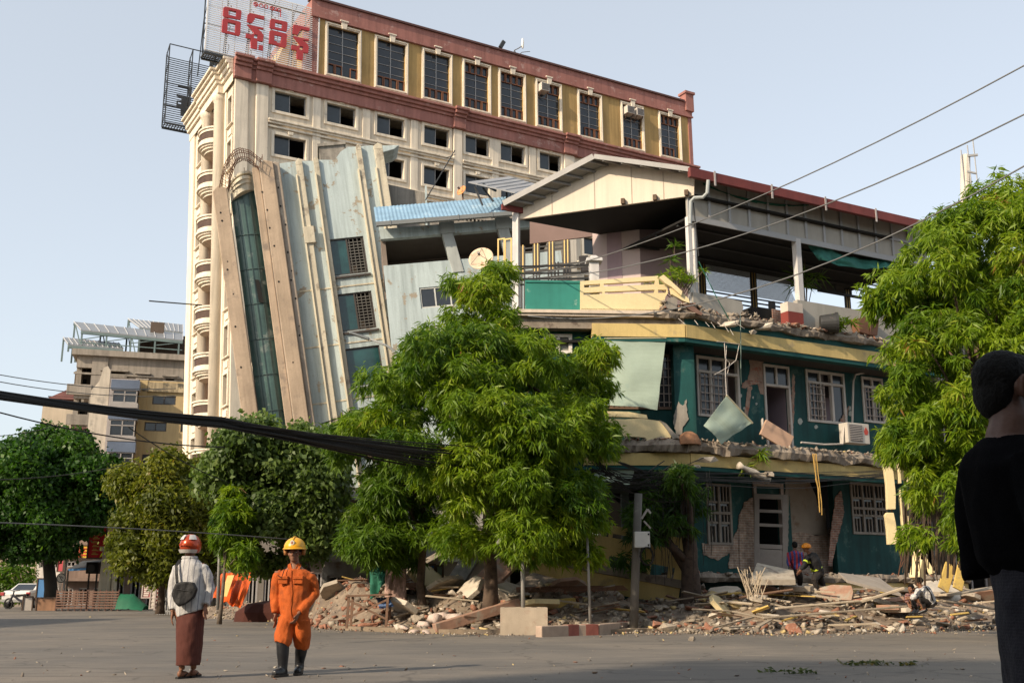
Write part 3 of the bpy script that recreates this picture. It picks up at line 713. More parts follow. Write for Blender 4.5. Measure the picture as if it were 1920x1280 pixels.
# grey wall and pierced parapet behind the blue roof
B2 = Frame(at(760, 400, 51.5), 84, 2.0)
rw = thing('roof_wall', 'weathered grey concrete wall with a pierced block parapet behind the blue roof', 'wall', m=B2.m)
a = B2.r2(722, 345, 797, 420); lat = B2.r2(797, 362, 945, 420)
zc = a[3] - .2
mb = MB(); mb.prism([(a[0] - 1, a[2] - 4), (a[1], a[2] - 4), (a[1], zc - .25), (a[0] - 1, zc + .45)], 0, .4); mb.build('wall', m_conc, rw)
mb = MB(); mb.box(a[1] + .02, a[1] + .12, -.05, .05, a[2] - 1, zc + .1); mb.build('corner_post', m_blue, rw)
mb = MB(); z0 = lat[3] - .55; hs = []
for i in range(34):
    for j in range(3):
        hs.append((a[1] + .3 + i * .2, a[1] + .42 + i * .2, z0 - .75 + j * .24, z0 - .62 + j * .24))
mb.wall(a[1] + .13, a[1] + 7.5, a[2] - 4, z0, hs, .05, .3)
mb.v = [(x, y, z - (x - a[1]) * .09) for x, y, z in mb.v]
mb.build('pierced_parapet', m_conc, rw)
mb = MB(); mb.box(a[1] + .13, a[1] + 7.5, .9, 1.0, a[2] - 4, z0 - .6); mb.build('backing', m_dark, rw)
# dishes and panel
def dish(name, label, loc, r, face, m, mast=1.0):
    t = thing(name, label, 'satellite dish', loc=loc); loc = Vector(loc)
    qz = Vector(face).normalized().to_track_quat('Z', 'Y').to_matrix().to_4x4()
    b = MB(); n = 28; prof = [(r * k / 6, .22 * r * (k / 6) ** 2) for k in range(1, 7)]
    vs = [(0, 0, 0)] + [(p[0] * math.cos(2 * math.pi * i / n), p[0] * math.sin(2 * math.pi * i / n), p[1]) for p in prof for i in range(n)]
    fs = [(0, 1 + i, 1 + (i + 1) % n) for i in range(n)] + [(1 + k * n + i, 1 + (k + 1) * n + i, 1 + (k + 1) * n + (i + 1) % n, 1 + k * n + (i + 1) % n) for k in range(5) for i in range(n)]
    b.add(vs, fs); o = b.build('reflector', m, t, smooth=True, m=Matrix.Translation((0, 0, mast)) @ qz)
    so = o.modifiers.new('thick', 'SOLIDIFY'); so.thickness = .02
    b = MB(); top = Vector((0, 0, mast)); f = Vector(face).normalized()
    b.tube([f * -.1, top - f * .05], .04, 6); b.build('mast', mat('rusty pole', (.16, .1, .07), .8, .2, 4), t)
    b = MB(); hub = top + f * r * .8
    for k in range(3):
        s_ = qz.to_3x3() @ Vector((math.cos(k * 2.1 + 1.6) * r * .95, math.sin(k * 2.1 + 1.6) * r * .95, .2 * r)); b.tube([top + s_, hub], .012, 4)
    b.tube([hub - f * .05, hub + f * .12], .05, 8); b.build('feed_arm', mat('dish feed', (.25, .22, .2), .6), t)
    return t
dish('satellite_dish', 'large rust-streaked beige dish rising behind the top of the central tree', at(903, 487, 40) - Vector((0, 0, 1.0)), .5, (-.25, -1, .30), mat('rusty beige dish', (.60, .47, .33), .6, .15, 2, stain=((.30, .13, .05), 2.0, .58, .08), streak=.2), 1.0)
dish('satellite_dish', 'small orange dish on the rooftop wall under the hotel windows', at(866, 358, 49) - Vector((0, 0, .6)), .27, (-.6, -.7, .35), mat('orange dish', (.62, .27, .10), .6, .1, 2), .6)
t = thing('solar_array', 'grey rooftop solar panel on a steel stand between blue roof and pavilion gable', 'solar panel', loc=at(915, 372, 44))
P0, P1_, P2_, P3_ = [at(x, y, Y) for x, y, Y in ((878, 343, 44), (955, 333, 49), (1022, 352, 49), (965, 363, 44))]
b = MB(); up = Vector((0, 0, .06)); L0 = t.location
b.hexa([p - L0 for p in (P0, P3_, P2_, P1_)], [p - L0 + up for p in (P0, P3_, P2_, P1_)]); b.build('panel', mat('solar grey', (.30, .30, .30), .35, .08, 1, spec=.5), t)
b = MB()
for s in (.2, .4, .6, .8):
    b.bar(P0.lerp(P3_, s) - L0 + up * 1.2, P1_.lerp(P2_, s) - L0 + up * 1.2, .03)
b.build('cell_frame', m_alu, t)
b = MB()
for p, q in ((at(890, 350, 44.5), at(905, 385, 44.5)), (at(905, 352, 44.5), at(925, 378, 44.5)), (at(930, 358, 45), at(905, 345, 44.3)), (at(950, 360, 44.5), at(950, 390, 44.5))): b.bar(p - L0, q - L0, .08)
b.build('stand', m_signdk, t)
t = thing('antenna_pole', 'thin slanted aerial pole on the grey rooftop wall', 'pole', loc=at(798, 375, 51)); b = MB(); b.tube([(0, 0, 0), at(853, 282, 51) - t.location], .03, 5); b.build('pole', m_signdk, t)
b = MB(); p = at(845, 293, 51) - t.location; b.tube([p - Vector((.25, 0, .1)), p + Vector((.25, 0, .1))], .02, 4); b.build('crossbar', m_signdk, t)
# street lamp leaning out in front of the tower
t = thing('street_lamp', 'slender street lamp arm with a grey head in front of the leaning tower', 'street lamp', loc=gat(752, 30, 0))
L0 = t.location; b = MB(); b.tube([(0, 0, 0), at(750, 700, 30) - L0, at(742, 660, 30) - L0, at(725, 648, 30) - L0, at(690, 634, 30) - L0], [.08, .05, .04, .035, .03], 8); b.build('pole', mat('lamp pole grey', (.24, .25, .25), .5, .1), t, smooth=True)
p0, p1 = at(692, 635, 30) - L0, at(655, 624, 30) - L0
b = MB(); b.hexa([p0 + Vector((0, -.06, -.05)), p0 + Vector((0, .06, -.05)), p1 + Vector((0, .1, -.02)), p1 + Vector((0, -.1, -.02))], [p0 + Vector((0, -.05, .04)), p0 + Vector((0, .05, .04)), p1 + Vector((0, .06, .05)), p1 + Vector((0, -.06, .05))]); b.build('lamp_head', mat('lamp head grey', (.16, .17, .17), .4), t, bevel=.02)
# ------------------------------------------------------------------ rubble helpers
def make_chunks(n, seed, flat=1.0):
    out = []; r = random.Random(seed)
    for _ in range(n):
        bm = bmesh.new()
        ax = (1, r.uniform(.55, .95), r.uniform(.3, .75) * flat)
        for k in range(11):
            v = Vector((r.uniform(-1, 1), r.uniform(-1, 1), r.uniform(-1, 1)))
            if v.length > .2: v = v.normalized() * r.uniform(.75, 1.0) if r.random() < .6 else Vector([max(-1, min(1, c * 1.6)) * .8 for c in v])
            bm.verts.new((v.x * ax[0], v.y * ax[1], v.z * ax[2]))
        res = bmesh.ops.convex_hull(bm, input=list(bm.verts))
        bmesh.ops.delete(bm, geom=[g for g in res['geom_interior'] if isinstance(g, bmesh.types.BMVert)], context='VERTS')
        bmesh.ops.triangulate(bm, faces=bm.faces)
        bm.verts.ensure_lookup_table(); bm.verts.index_update()
        out.append((np.array([v.co[:] for v in bm.verts]), np.array([[v.index for v in f.verts] for f in bm.faces]))); bm.free()
    return out
CH = make_chunks(14, 3)
nr = np.random.default_rng(5)
def rand_rot(rng, tilt=1.0):
    a, b, c = rng.uniform(0, 6.28), rng.normal(0, .5 * tilt), rng.normal(0, .5 * tilt)
    ca, sa, cb, sb, cc, sc = math.cos(a), math.sin(a), math.cos(b), math.sin(b), math.cos(c), math.sin(c)
    return np.array([[ca, -sa, 0], [sa, ca, 0], [0, 0, 1]]) @ np.array([[cb, 0, sb], [0, 1, 0], [-sb, 0, cb]]) @ np.array([[1, 0, 0], [0, cc, -sc], [0, sc, cc]])
def chunk_cloud(items):
    """items: (pos, size, tint[, stretch]) -> V, F, tint per face"""
    V = []; F = []; Tn = []; n = 0
    for it in items:
        v, f = CH[nr.integers(len(CH))]; st = it[3] if len(it) > 3 else (1, 1, 1)
        w = (v * (it[1] * np.array(st))) @ rand_rot(nr).T + np.array(it[0])
        V.append(w); F.append(f + n); Tn += [it[2]] * len(f); n += len(v)
    return np.concatenate(V), np.concatenate(F), Tn
def tintmat(name, stops, rough=.9, scale=9, bump=.5, extra=None):
    """colour from the per-face 'tint' value"""
    m = bpy.data.materials.new(name); m.use_nodes = True
    n, l = m.node_tree.nodes, m.node_tree.links; b = n['Principled BSDF']; b.inputs['Roughness'].default_value = rough; b.inputs['Specular IOR Level'].default_value = .25
    a = n.new('ShaderNodeAttribute'); a.attribute_name = 'tint'
    cr = n.new('ShaderNodeValToRGB'); cr.color_ramp.interpolation = 'CONSTANT'
    for i, (p, c) in enumerate(stops):
        e = cr.color_ramp.elements[i] if i < 2 else cr.color_ramp.elements.new(p); e.position = p; e.color = (*c, 1)
    l.new(a.outputs['Fac'], cr.inputs[0])
    tc = n.new('ShaderNodeTexCoord'); nz = n.new('ShaderNodeTexNoise'); nz.inputs['Scale'].default_value = scale; nz.inputs['Detail'].default_value = 6; l.new(tc.outputs['Object'], nz.inputs['Vector'])
    mr = n.new('ShaderNodeMapRange'); mr.inputs['From Min'].default_value = .3; mr.inputs['From Max'].default_value = .7; mr.inputs['To Min'].default_value = .65; mr.inputs['To Max'].default_value = 1.25; l.new(nz.outputs['Fac'], mr.inputs['Value'])
    vm = n.new('ShaderNodeVectorMath'); vm.operation = 'SCALE'; l.new(cr.outputs['Color'], vm.inputs[0]); l.new(mr.outputs[0], vm.inputs['Scale']); l.new(vm.outputs[0], b.inputs['Base Color'])
    bp = n.new('ShaderNodeBump'); bp.inputs['Strength'].default_value = bump; bp.inputs['Distance'].default_value = .02; l.new(nz.outputs['Fac'], bp.inputs['Height']); l.new(bp.outputs[0], b.inputs['Normal'])
    return m
m_rubble = tintmat('rubble', [(0, (.22, .185, .15)), (.3, (.30, .255, .20)), (.5, (.40, .34, .27)), (.68, (.27, .13, .085)), (.80, (.20, .15, .11)), (.90, (.50, .38, .18)), (.95, (.50, .46, .40))])

# ------------------------------------------------------------------ green corner building
G = Frame(at(1283, 605, 32), 61.6)                       # right facade, v = 0 at the slab edges
Lf = Frame(G.o, 87)                                      # left facade
m_teal = mat('teal wall paint', (.008, .064, .061), .75, .30, .8, stain=((.05, .105, .09), 1.6, .58, .06), streak=.45, bump=.15, bscale=12)
m_tealband = mat('teal band paint', (.008, .07, .064), .75, .15, 1, stain=((.12, .16, .13), 1.5, .64, .08), bump=.15)
m_yel = mat('yellow band paint', (.56, .42, .17), .8, .10, .8, stain=((.36, .28, .16), 1.3, .62, .1), streak=.18, bump=.15, bscale=14)
m_yel2 = mat('cream yellow parapet', (.68, .56, .32), .8, .08, .8, stain=((.46, .37, .22), 1.1, .64, .1), bump=.15, bscale=14)
m_slab = mat('broken slab concrete', (.235, .195, .155), .9, .3, 1.8, stain=((.13, .10, .08), 2.8, .55, .1), bump=.7, bscale=7)
m_gwhite = mat('weathered white wood', (.50, .45, .40), .75, .12, 2, stain=((.28, .23, .19), 3, .62, .1), bump=.15)
m_plpatch = mat('bare plaster patch', (.30, .205, .155), .9, .3, 3.5, stain=((.30, .12, .08), 4, .56, .04), bump=.5, bscale=12)
m_brick = brickmat('exposed brick', (.30, .14, .09), (.24, .12, .09), (.33, .27, .22))
m_brick2 = brickmat('pale exposed brick', (.36, .24, .17), (.30, .20, .15), (.40, .34, .28))
m_pgrey = mat('grey panel', (.36, .335, .29), .8, .08, .8, streak=.15, bump=.05)
m_pfr = mat('grey panel frame', (.33, .33, .33), .6, .08, 1)
m_gable = mat('cream gable panel', (.60, .52, .42), .75, .05, .6, streak=.14, bump=.04)
m_redfas = mat('dark red fascia', (.17, .035, .028), .6, .12, 1.5, streak=.2)
m_tin = mat('grey roof sheet', (.27, .26, .25), .5, .1, 1.5, streak=.1)
m_postw = mat('white post paint', (.58, .56, .54), .7, .08, 2, streak=.25)
m_lilac = mat('lilac inner wall', (.22, .165, .165), .85, .08, 1)
m_gold = mat('gold rail', (.36, .25, .09), .5, .1, metal=.3)
m_blackiron = mat('black iron', (.02, .02, .02), .6, .1)
green = thing('corner_building', 'collapsed teal and yellow corner building with broken slabs and a gabled rooftop pavilion', 'building', loc=G.o)
green.matrix_world = G.m
GL = G.m.inverted() @ Lf.m                               # left facade parts sit in the same building
def GP(mb, name, m, L=False, **k):
    if L: mb.xf(GL)
    return mb.build(name, m, green, **k)
UM = G.h(1720, 450).x + .6
U0 = Lf.h(962, 600).x
zc = lambda y, x=1283: G.h(x, y).z
Z = dict(slab_t=zc(588), yel_t=zc(609), yel_b=zc(633), teal_b=zc(641), s2t=zc(826), s2b=zc(846), y2b=zc(872), t2b=zc(880), base=zc(1068))
FLOOR2, FLOOR3 = Z['s2t'], Z['slab_t']
V1 = 1.15                                                # wall set back under the slabs
# --- upper slab with teal and yellow band
mb = MB(); mb.box(0, UM, .02, 7.5, Z['yel_t'] - .15, Z['slab_t'] - .02); GP(mb, 'floor_slab', m_slab)
mb = MB(); mb.box(U0, 0, .02, 6, Z['yel_t'] - .15, Z['slab_t'] - .03); GP(mb, 'floor_slab', m_slab, True)
mb = MB(); mb.box(.01, UM, .0, .3, Z['yel_t'], Z['yel_t'] + .24); mb.box(.0, UM, -.05, .28, Z['teal_b'], Z['yel_b']); GP(mb, 'teal_band', m_tealband)
mb = MB(); mb.box(U0, -.01, .03, .33, Z['yel_t'], Z['slab_t'] - .1); mb.box(Lf.h(1110, 630).x, -.0, -.05, .28, Z['teal_b'], Z['yel_b']); GP(mb, 'teal_band', m_tealband, True)
mb = MB(); mb.box(.003, UM, -.08, .26, Z['yel_b'], Z['yel_t']); GP(mb, 'yellow_band', m_yel)
ul = Lf.h(1110, 618).x
mb = MB(); mb.box(ul, -.003, -.08, .26, Z['yel_b'], Z['yel_t'])
GP(mb, 'yellow_band', m_yel, True)
mb = MB(); a = Lf.r2(1005, 598, 1262, 589); mb.box(U0, a[1], -.16, .4, Z['slab_t'] - .16, Z['slab_t'] - .0); mb.box(U0, a[1] - .1, -.22, .4, Z['slab_t'] - .08, Z['slab_t'] + .02)
GP(mb, 'slab_moulding', mat('cream slab edge', (.60, .50, .40), .8, .1, 1, streak=.2), True)
# ragged broken slab edge on the right facade
from mathutils.noise import noise as mnoise
def ragged(u0, u1, z0, z1, v0, v1, step=.11, amp=.085, L=False, name='broken_edge', m=m_slab):
    mb = MB(); n = int((u1 - u0) / step); vs = []; r2 = random.Random(int(u1 * 91 + z0 * 7))
    for i in range(n + 1):
        u = u0 + (u1 - u0) * i / n; d = v0 + amp * (2.6 * mnoise((u * .9, z0, 1)) + 1.2 * mnoise((u * 3.1, z0, 5)) + r2.uniform(-.25, .25)); t = .10 * mnoise((u * 1.7, z0, 9)) + r2.uniform(-.015, .015); b = .13 * mnoise((u * 1.2, z0, 13)) + r2.uniform(-.02, .02)
        vs += [(u, d + .05 + r2.uniform(-.03, .03), z0 + b), (u, d - r2.uniform(0, .03), (z0 + z1) / 2), (u, d + .04 + r2.uniform(0, .1), z1 + t), (u, v1, z1 + .02), (u, v1, z0)]
    fs = []
    for i in range(n):
        for k in range(5): fs.append((i * 5 + k, (i + 1) * 5 + k, (i + 1) * 5 + (k + 1) % 5, i * 5 + (k + 1) % 5))
    mb.add(vs, fs); return GP(mb, name, m, L)
ragged(-.1, UM, Z['slab_t'] - .17, Z['slab_t'] + .1, -.22, .8)
ragged(-1.0, .3, Z['slab_t'] - .17, Z['slab_t'] + .06, -.22, .6, L=True)
# --- lower slab
mb = MB(); mb.box(.0, UM, .02, 7.5, Z['s2b'], Z['s2t'] - .03); GP(mb, 'floor_slab', m_slab)
ragged(-.2, UM, Z['s2b'] - .02, Z['s2t'] + .03, -.25, .5)
ul2 = Lf.h(1095, 830).x
mb = MB(); mb.box(ul2, 0, .02, 6, Z['s2b'], Z['s2t'] - .04); GP(mb, 'floor_slab', m_slab, True)
ragged(ul2, .2, Z['s2b'] - .02, Z['s2t'] + .02, -.28, .5, L=True, step=.09, amp=.12)
mb = MB(); mb.box(.003, UM, -.06, .3, Z['y2b'], Z['s2b'] - .05); GP(mb, 'yellow_band', m_yel)
mb = MB(); mb.box(ul2, 0, -.06, .3, Z['y2b'], Z['s2b'] - .05); GP(mb, 'yellow_band', m_yel, True)
mb = MB(); mb.box(.0, UM, -.03, .28, Z['t2b'], Z['y2b']); GP(mb, 'teal_band', m_tealband)
mb = MB(); mb.box(ul2, 0, -.03, .28, Z['t2b'], Z['y2b']); GP(mb, 'teal_band', m_tealband, True)
# --- middle storey, right facade
def rw(x0, y0, x1, y1, v=V1): return G.r2(x0, y0, x1, y1, v)
W1 = rw(1303, 650, 1389, 787); W2 = rw(1507, 668, 1588, 797); W3 = rw(1611, 675, 1660, 795); DR = rw(1428, 660, 1487, 835)
hz_ = (W1[3] + W2[3]) / 2; W1, W2, W3 = [(w[0], w[1], W1[2] + .0 if i == 0 else w[2], min(w[3], Z['teal_b'] - .05)) for i, w in enumerate((W1, W2, W3))]
DR = (DR[0], DR[1], FLOOR2 - .02, min(DR[3], Z['teal_b'] - .05))
mb = MB(); mb.wall(.35, UM, FLOOR2 - .05, Z['yel_t'] - .1, [W1, W2, W3, DR], V1, V1 + .22); mb.box(.33, .352, V1, V1 + .22, FLOOR2 - .05, Z['yel_t'] - .1)
GP(mb, 'teal_wall', m_teal)
mb = MB(); mb.box(.5, UM, 5.2, 5.4, FLOOR2, Z['yel_t'] - .2); mb.box(DR[0] - .1, DR[0] - .02, V1 + .23, 5.2, FLOOR2, Z['yel_t'] - .2); mb.box(DR[1] + .02, DR[1] + .12, V1 + .23, 5.2, FLOOR2, Z['yel_t'] - .2); mb.box(DR[0], DR[1], 2.6, 2.7, FLOOR2, Z['yel_t'] - .2)
GP(mb, 'inner_wall', mat('lilac room wall', (.30, .24, .27), .85, .1, 1))
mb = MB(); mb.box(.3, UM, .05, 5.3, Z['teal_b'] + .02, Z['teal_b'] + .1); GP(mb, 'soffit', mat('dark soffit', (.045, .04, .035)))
def window(w, v, parts, mullions, transom=None, grille=0.0, name='window', m=m_gwhite, open_part=None, t=.09, L=False, gm=None):
    f = MB(); f.rect_frame(w[0], w[1], w[2], w[3], t, v - .05, v + .1)
    for x in mullions: f.box(w[0] + (w[1] - w[0]) * x - t / 2, w[0] + (w[1] - w[0]) * x + t / 2, v - .045, v + .095, w[2] + t, w[3] - t)
    if transom: z = w[2] + (w[3] - w[2]) * transom; f.box(w[0] + t, w[1] - t, v - .055, v + .105, z - t / 2, z + t / 2)
    f = GP(f, name, m, L, bevel=.01)
    g = MB(); xs = [0] + list(mullions) + [1]
    for i in range(len(xs) - 1):
        if open_part is not None and i in open_part: continue
        a, b = w[0] + (w[1] - w[0]) * xs[i], w[0] + (w[1] - w[0]) * xs[i + 1]
        g.box(a + .03, b - .03, v + .03, v + .05, w[2] + t, w[3] - t)
    if g.v:
        if L: g.xf(GL)
        g.build('pane', gm or m_tglass, f)
    if grille:
        g = MB(); z1 = w[2] + (w[3] - w[2]) * (transom or 1) - t / 2; a, b = w[0] + t, w[0] + (w[1] - w[0]) * grille
        n = max(3, int((b - a) / .16))
        for i in range(n + 1): x = a + (b - a) * i / n; g.box(x - .014, x + .014, v - .09, v - .062, w[2] + t, z1)
        k = max(3, int((z1 - w[2]) / .26))
        for i in range(k): z = w[2] + t + (z1 - w[2] - t) * (i + .5) / k; g.box(a, b, v - .118, v - .094, z - .013, z + .013)
        if L: g.xf(GL)
        g.build('grille', mat('pale iron grille', (.34, .28, .24), .7, .2, 4), f)
    return f
window(W1, V1, 0, [.33, .66], .74, .68, open_part=[2])
window(W2, V1, 0, [.36, .66], .76, .42, open_part=[1])
window(W3, V1, 0, [.5], .78, 1.0)
c = MB()
for i in range(7):
    x = W2[0] + (W2[1] - W2[0]) * (.4 + .035 * i); c.tube([(x, V1 + .3, W2[2] + 2.0), (x + .04 * (i % 2), V1 + .34, W2[2] + .9), (x + .05, V1 + .3, W2[2] + .3 + .1 * (i % 3))], .05, 6)
GP(c, 'torn_curtain', mat('torn curtain', (.33, .30, .30), .9, .2, 4))
f = MB(); f.rect_frame(DR[0], DR[1], DR[3] - .75, DR[3], .08, V1 - .05, V1 + .1); f.box((DR[0] + DR[1]) / 2 - .04, (DR[0] + DR[1]) / 2 + .04, V1 - .04, V1 + .09, DR[3] - .67, DR[3] - .08); f.box(DR[0], DR[0] + .08, V1 - .05, V1 + .1, DR[2], DR[3] - .75); f.box(DR[1] - .08, DR[1], V1 - .05, V1 + .1, DR[2], DR[3] - .75)
f = GP(f, 'door_frame', m_gwhite, bevel=.01); g = MB(); g.box(DR[0] + .08, DR[1] - .08, V1 + .02, V1 + .04, DR[3] - .67, DR[3] - .08); g.build('pane', m_tglass, f)
# plaster patches: broken skin on the teal wall
def patch(fr, pts, v, m=m_plpatch, th=.012, name='plaster_patch', L=False, holes=None):
    P = fr.poly(pts, v); Q = []; r2 = random.Random(len(pts) * 31 + int(pts[0][0]))
    for (a, b), (c, d) in zip(P, P[1:] + P[:1]):
        n = max(1, int(math.hypot(c - a, d - b) / .07))
        for k in range(n): j = .022 if k else .006; Q.append((a + (c - a) * k / n + r2.uniform(-j, j), b + (d - b) * k / n + r2.uniform(-j, j)))
    mb = MB(); mb.prism(Q, v - th, v - .002); return GP(mb, name, m, L)
patch(G, [(1420, 655), (1432, 655), (1430, 700), (1432, 740), (1425, 738), (1420, 720), (1408, 722), (1398, 728), (1390, 726), (1392, 718), (1402, 712), (1406, 690), (1404, 672), (1410, 660)], V1)
patch(G, [(1402, 724), (1410, 724), (1406, 750), (1402, 780), (1398, 800), (1396, 770), (1399, 745)], V1)
patch(G, [(1405, 714), (1428, 714), (1428, 720), (1404, 720)], V1 - .014, m_brick)
patch(G, [(1486, 700), (1490, 705), (1489, 760), (1486, 820), (1481, 835), (1480, 800)], V1, m_plpatch)
for x, y, r in ((1388, 742, 3), (1395, 765, 2), (1418, 757, 2), (1412, 745, 2), (1300, 790, 4), (1530, 800, 3), (1594, 775, 4), (1593, 765, 3), (1500, 790, 5)):
    patch(G, [(x + r * math.cos(a) * rnd.uniform(.6, 1.3), y + r * 1.3 * math.sin(a)) for a in np.linspace(0, 6.28, 8)[:-1]], V1, mat('pale scar', (.34, .36, .32)))
patch(G, [(1575, 788), (1592, 760), (1588, 790), (1582, 810)], V1)
# --- middle storey, left facade
LW = 1.0
bw = Lf.r2(1112, 640, 1264, 768, LW); sw = Lf.r2(1020, 626, 1073, 664, LW - .55)
mb = MB(); mb.wall(U0, Lf.h(1108, 620).x, FLOOR2 - 1, Z['yel_t'] - .1, [sw], LW - .55, LW - .3); mb.wall(Lf.h(1108, 620).x, .45, FLOOR2 - .05, Z['yel_t'] - .12, [(bw[0], bw[1], bw[2], bw[3])], LW, LW + .22); mb.box(Lf.h(1108, 620).x - .25, Lf.h(1108, 620).x - .002, LW - .3, LW + .2, FLOOR2 - 1, Z['yel_t'] - .12)
GP(mb, 'teal_wall', m_teal, True)
window(sw, LW - .55, 0, [.5], None, 0, m=mat('clean white wood', (.68, .62, .56), .7, .06, 2), L=True, t=.11, gm=mat('frosted pane', (.20, .20, .17), .4))
window(bw, LW, 0, [.2, .4, .6, .8], .8, 1.0, m=mat('brown window wood', (.17, .11, .075), .7, .15, 3), L=True)
mb = MB(); mb.box(U0, .3, 4.8, 5, FLOOR2, Z['yel_t'] - .2); mb.box(U0, .4, .3, 5, Z['teal_b'] + .02, Z['teal_b'] + .1); GP(mb, 'inner_wall', m_dark, True)
cs = Lf.r2(1250, 640, 1266, 770, LW)
q = Lf.h(1283, 700, .55)
mb = MB(); mb.box(q.x - .35, q.x + .3, .45, .95, FLOOR2, Z['yel_t'] - .1); GP(mb, 'corner_column', m_teal, True)
patch(Lf, [(1266, 770), (1272, 752), (1280, 760), (1287, 748), (1288, 772), (1292, 785), (1280, 800), (1278, 815), (1268, 815), (1262, 790)], .43, m_conc, L=True)
# balcony parapet fragments on the lower slab
mb = MB()
mb.prism(Lf.poly([(1100, 795), (1143, 785), (1172, 786), (1200, 784), (1236, 789), (1250, 800), (1262, 812), (1255, 824), (1225, 822), (1222, 827), (1212, 827), (1210, 820), (1150, 816), (1100, 812)], -.05), -.08, .1)
mb.prism(Lf.poly([(1112, 770), (1178, 772), (1212, 778), (1214, 785), (1180, 782), (1112, 780)], -.05), -.09, .08)
GP(mb, 'balcony_parapet', m_yel2, True)
mb = MB(); mb.prism(Lf.poly([(1236, 788), (1248, 794), (1264, 812), (1280, 823), (1262, 824), (1250, 806)], -.05), -.12, .12); GP(mb, 'broken_parapet_core', m_conc, True)
# --- bottom storey, right facade
V2 = 1.7
ZB = Z['base']
BW1 = G.r2(1322, 905, 1374, 1022, V2); BW2 = G.r2(1592, 903, 1666, 1003, V2); BD = G.r2(1413, 925, 1472, 1075, V2); BH = G.r2(1478, 885, 1572, 1070, V2)
mb = MB(); mb.wall(-.2, UM, ZB - .6, Z['t2b'] + .3, [BW1, BW2, (BD[0], BD[1], ZB - .1, BD[3]), (BH[0], BH[1], ZB - .1, BH[3])], V2, V2 + .24); GP(mb, 'teal_wall', m_teal)
m_gw2 = mat('shaded weathered wood', (.27, .235, .20), .8, .15, 2, stain=((.16, .12, .09), 3, .6, .1))  # darker copy of the white wood: ground floor shade put into its colour
window(BW1, V2, 0, [.5], .52, 0, m=m_gw2); window(BW2, V2, 0, [.33, .66], .5, 0, m=m_gw2)
for w in (BW1, BW2):
    g = MB(); n = 3 if w is BW2 else 2
    for i in range(n):
        for j in range(3):
            a = w[0] + (w[1] - w[0]) * i / n + .06; b = w[0] + (w[1] - w[0]) * (i + 1) / n - .06; z0 = w[2] + (w[3] - w[2]) * j / 3; z1 = w[2] + (w[3] - w[2]) * (j + 1) / 3
            g.box(a, b, V2 - .03, V2 + .02, z0 + .02, z0 + .09)
            for k in (1, 2): g.box(a + (b - a) * k / 3 - .02, a + (b - a) * k / 3 + .02, V2 - .03, V2 + .02, z0 + .09, z1 - .05)
    GP(g, 'window_bars', m_gw2)
mb = MB(); mb.box(-.2, UM, 4.6, 4.8, ZB - .2, Z['s2b'] - .02); GP(mb, 'inner_wall', m_dark)
mb = MB(); mb.prism(G.poly([(1474, 878), (1524, 878), (1519, 905), (1530, 930), (1533, 948), (1547, 953), (1549, 978), (1553, 1002), (1474, 1000)], V2 + .5), V2 + .5, V2 + .7)
GP(mb, 'broken_inner_wall', mat('dirty cream room wall', (.30, .25, .20), .9, .15, 1.2, stain=((.24, .16, .11), 2, .55, .1)))
mb = MB(); mb.prism(G.poly([(1474, 1001), (1500, 996), (1530, 1004), (1556, 1000), (1566, 985), (1578, 990), (1580, 1075), (1474, 1075)], V2 + .5), V2 + .48, V2 + .72); GP(mb, 'exposed_brick', m_brick2)
def jag_poly(fr, pts, v): return fr.poly(pts, v)
for pts, m in (([(1385, 965), (1396, 940), (1414, 930), (1416, 1075), (1384, 1068), (1382, 1010)], m_brick2), ([(1373, 1010), (1386, 985), (1386, 1066), (1365, 1064), (1368, 1030)], m_brick2), ([(1472, 895), (1480, 892), (1478, 960), (1476, 1075), (1465, 1075), (1468, 985)], m_conc), ([(1566, 930), (1576, 920), (1582, 960), (1572, 1000), (1562, 1040), (1560, 1060), (1552, 1060), (1556, 1000)], m_brick), ([(1315, 1018), (1372, 1022), (1368, 1036), (1345, 1050), (1318, 1040)], m_brick2)):
    patch(G, pts, V2, m, .03, 'exposed_brick')
# leaning white door of the bottom storey
d = MB(); w_ = 1.05; d.rect_frame(0, w_, 0, 2.75, .16, 0, .05); d.box(.16, w_ - .16, .012, .038, 1.0, 1.14); d.box(.16, w_ - .16, .012, .038, .1, .98); d.box(.16, w_ - .16, .015, .035, 1.7, 1.8); d.box(.16, w_ - .16, .015, .035, 2.15, 2.25)
pt = G.h(1412, 1085, V2 - .25); d.xf(Matrix.Translation((pt.x, V2 - .3, ZB - .25)) @ Matrix.Rotation(R(-38), 4, 'Z') @ Matrix.Rotation(R(3), 4, 'Y'))
d = GP(d, 'door', mat('shaded white door', (.34, .30, .27), .75, .15, 2), bevel=.01)  # white door with the shade of the ground floor put into its colour
f = MB(); f.rect_frame(BD[0] - .05, BD[1] + .1, ZB - .3, BD[3] + .4, .14, V2 - .06, V2 + .12); f.box(BD[0], BD[1], V2 - .05, V2 + .1, BD[3] - .15, BD[3]); GP(f, 'door_frame', mat('grey pink wood', (.40, .33, .30), .8, .15, 2), bevel=.01)
mb = MB(); mb.box(BD[0] + .1, BD[1], 2.9, 3.0, ZB - .2, BD[3]); GP(mb, 'room_wall', mat('pale room wall', (.34, .30, .28)))
# floor platform
pf0 = G.h(1435, 1068).x
mb = MB(); mb.box(-.3, UM + 1, .55, 6, ZB - .32, ZB - .12); GP(mb, 'floor_slab', m_slab)
ragged(-.3, UM + 1, ZB - .32, ZB - .08, .35, 1.2)
mb = MB(); mb.box(G.h(1560, 1085).x, UM + 1, .5, .8, ZB - .95, ZB - .34); GP(mb, 'yellow_beam', m_yel)
mb = MB(); mb.box(-.3, UM + 1, 1.8, 2, -G.o.z, ZB - .34); GP(mb, 'plinth', m_conc)
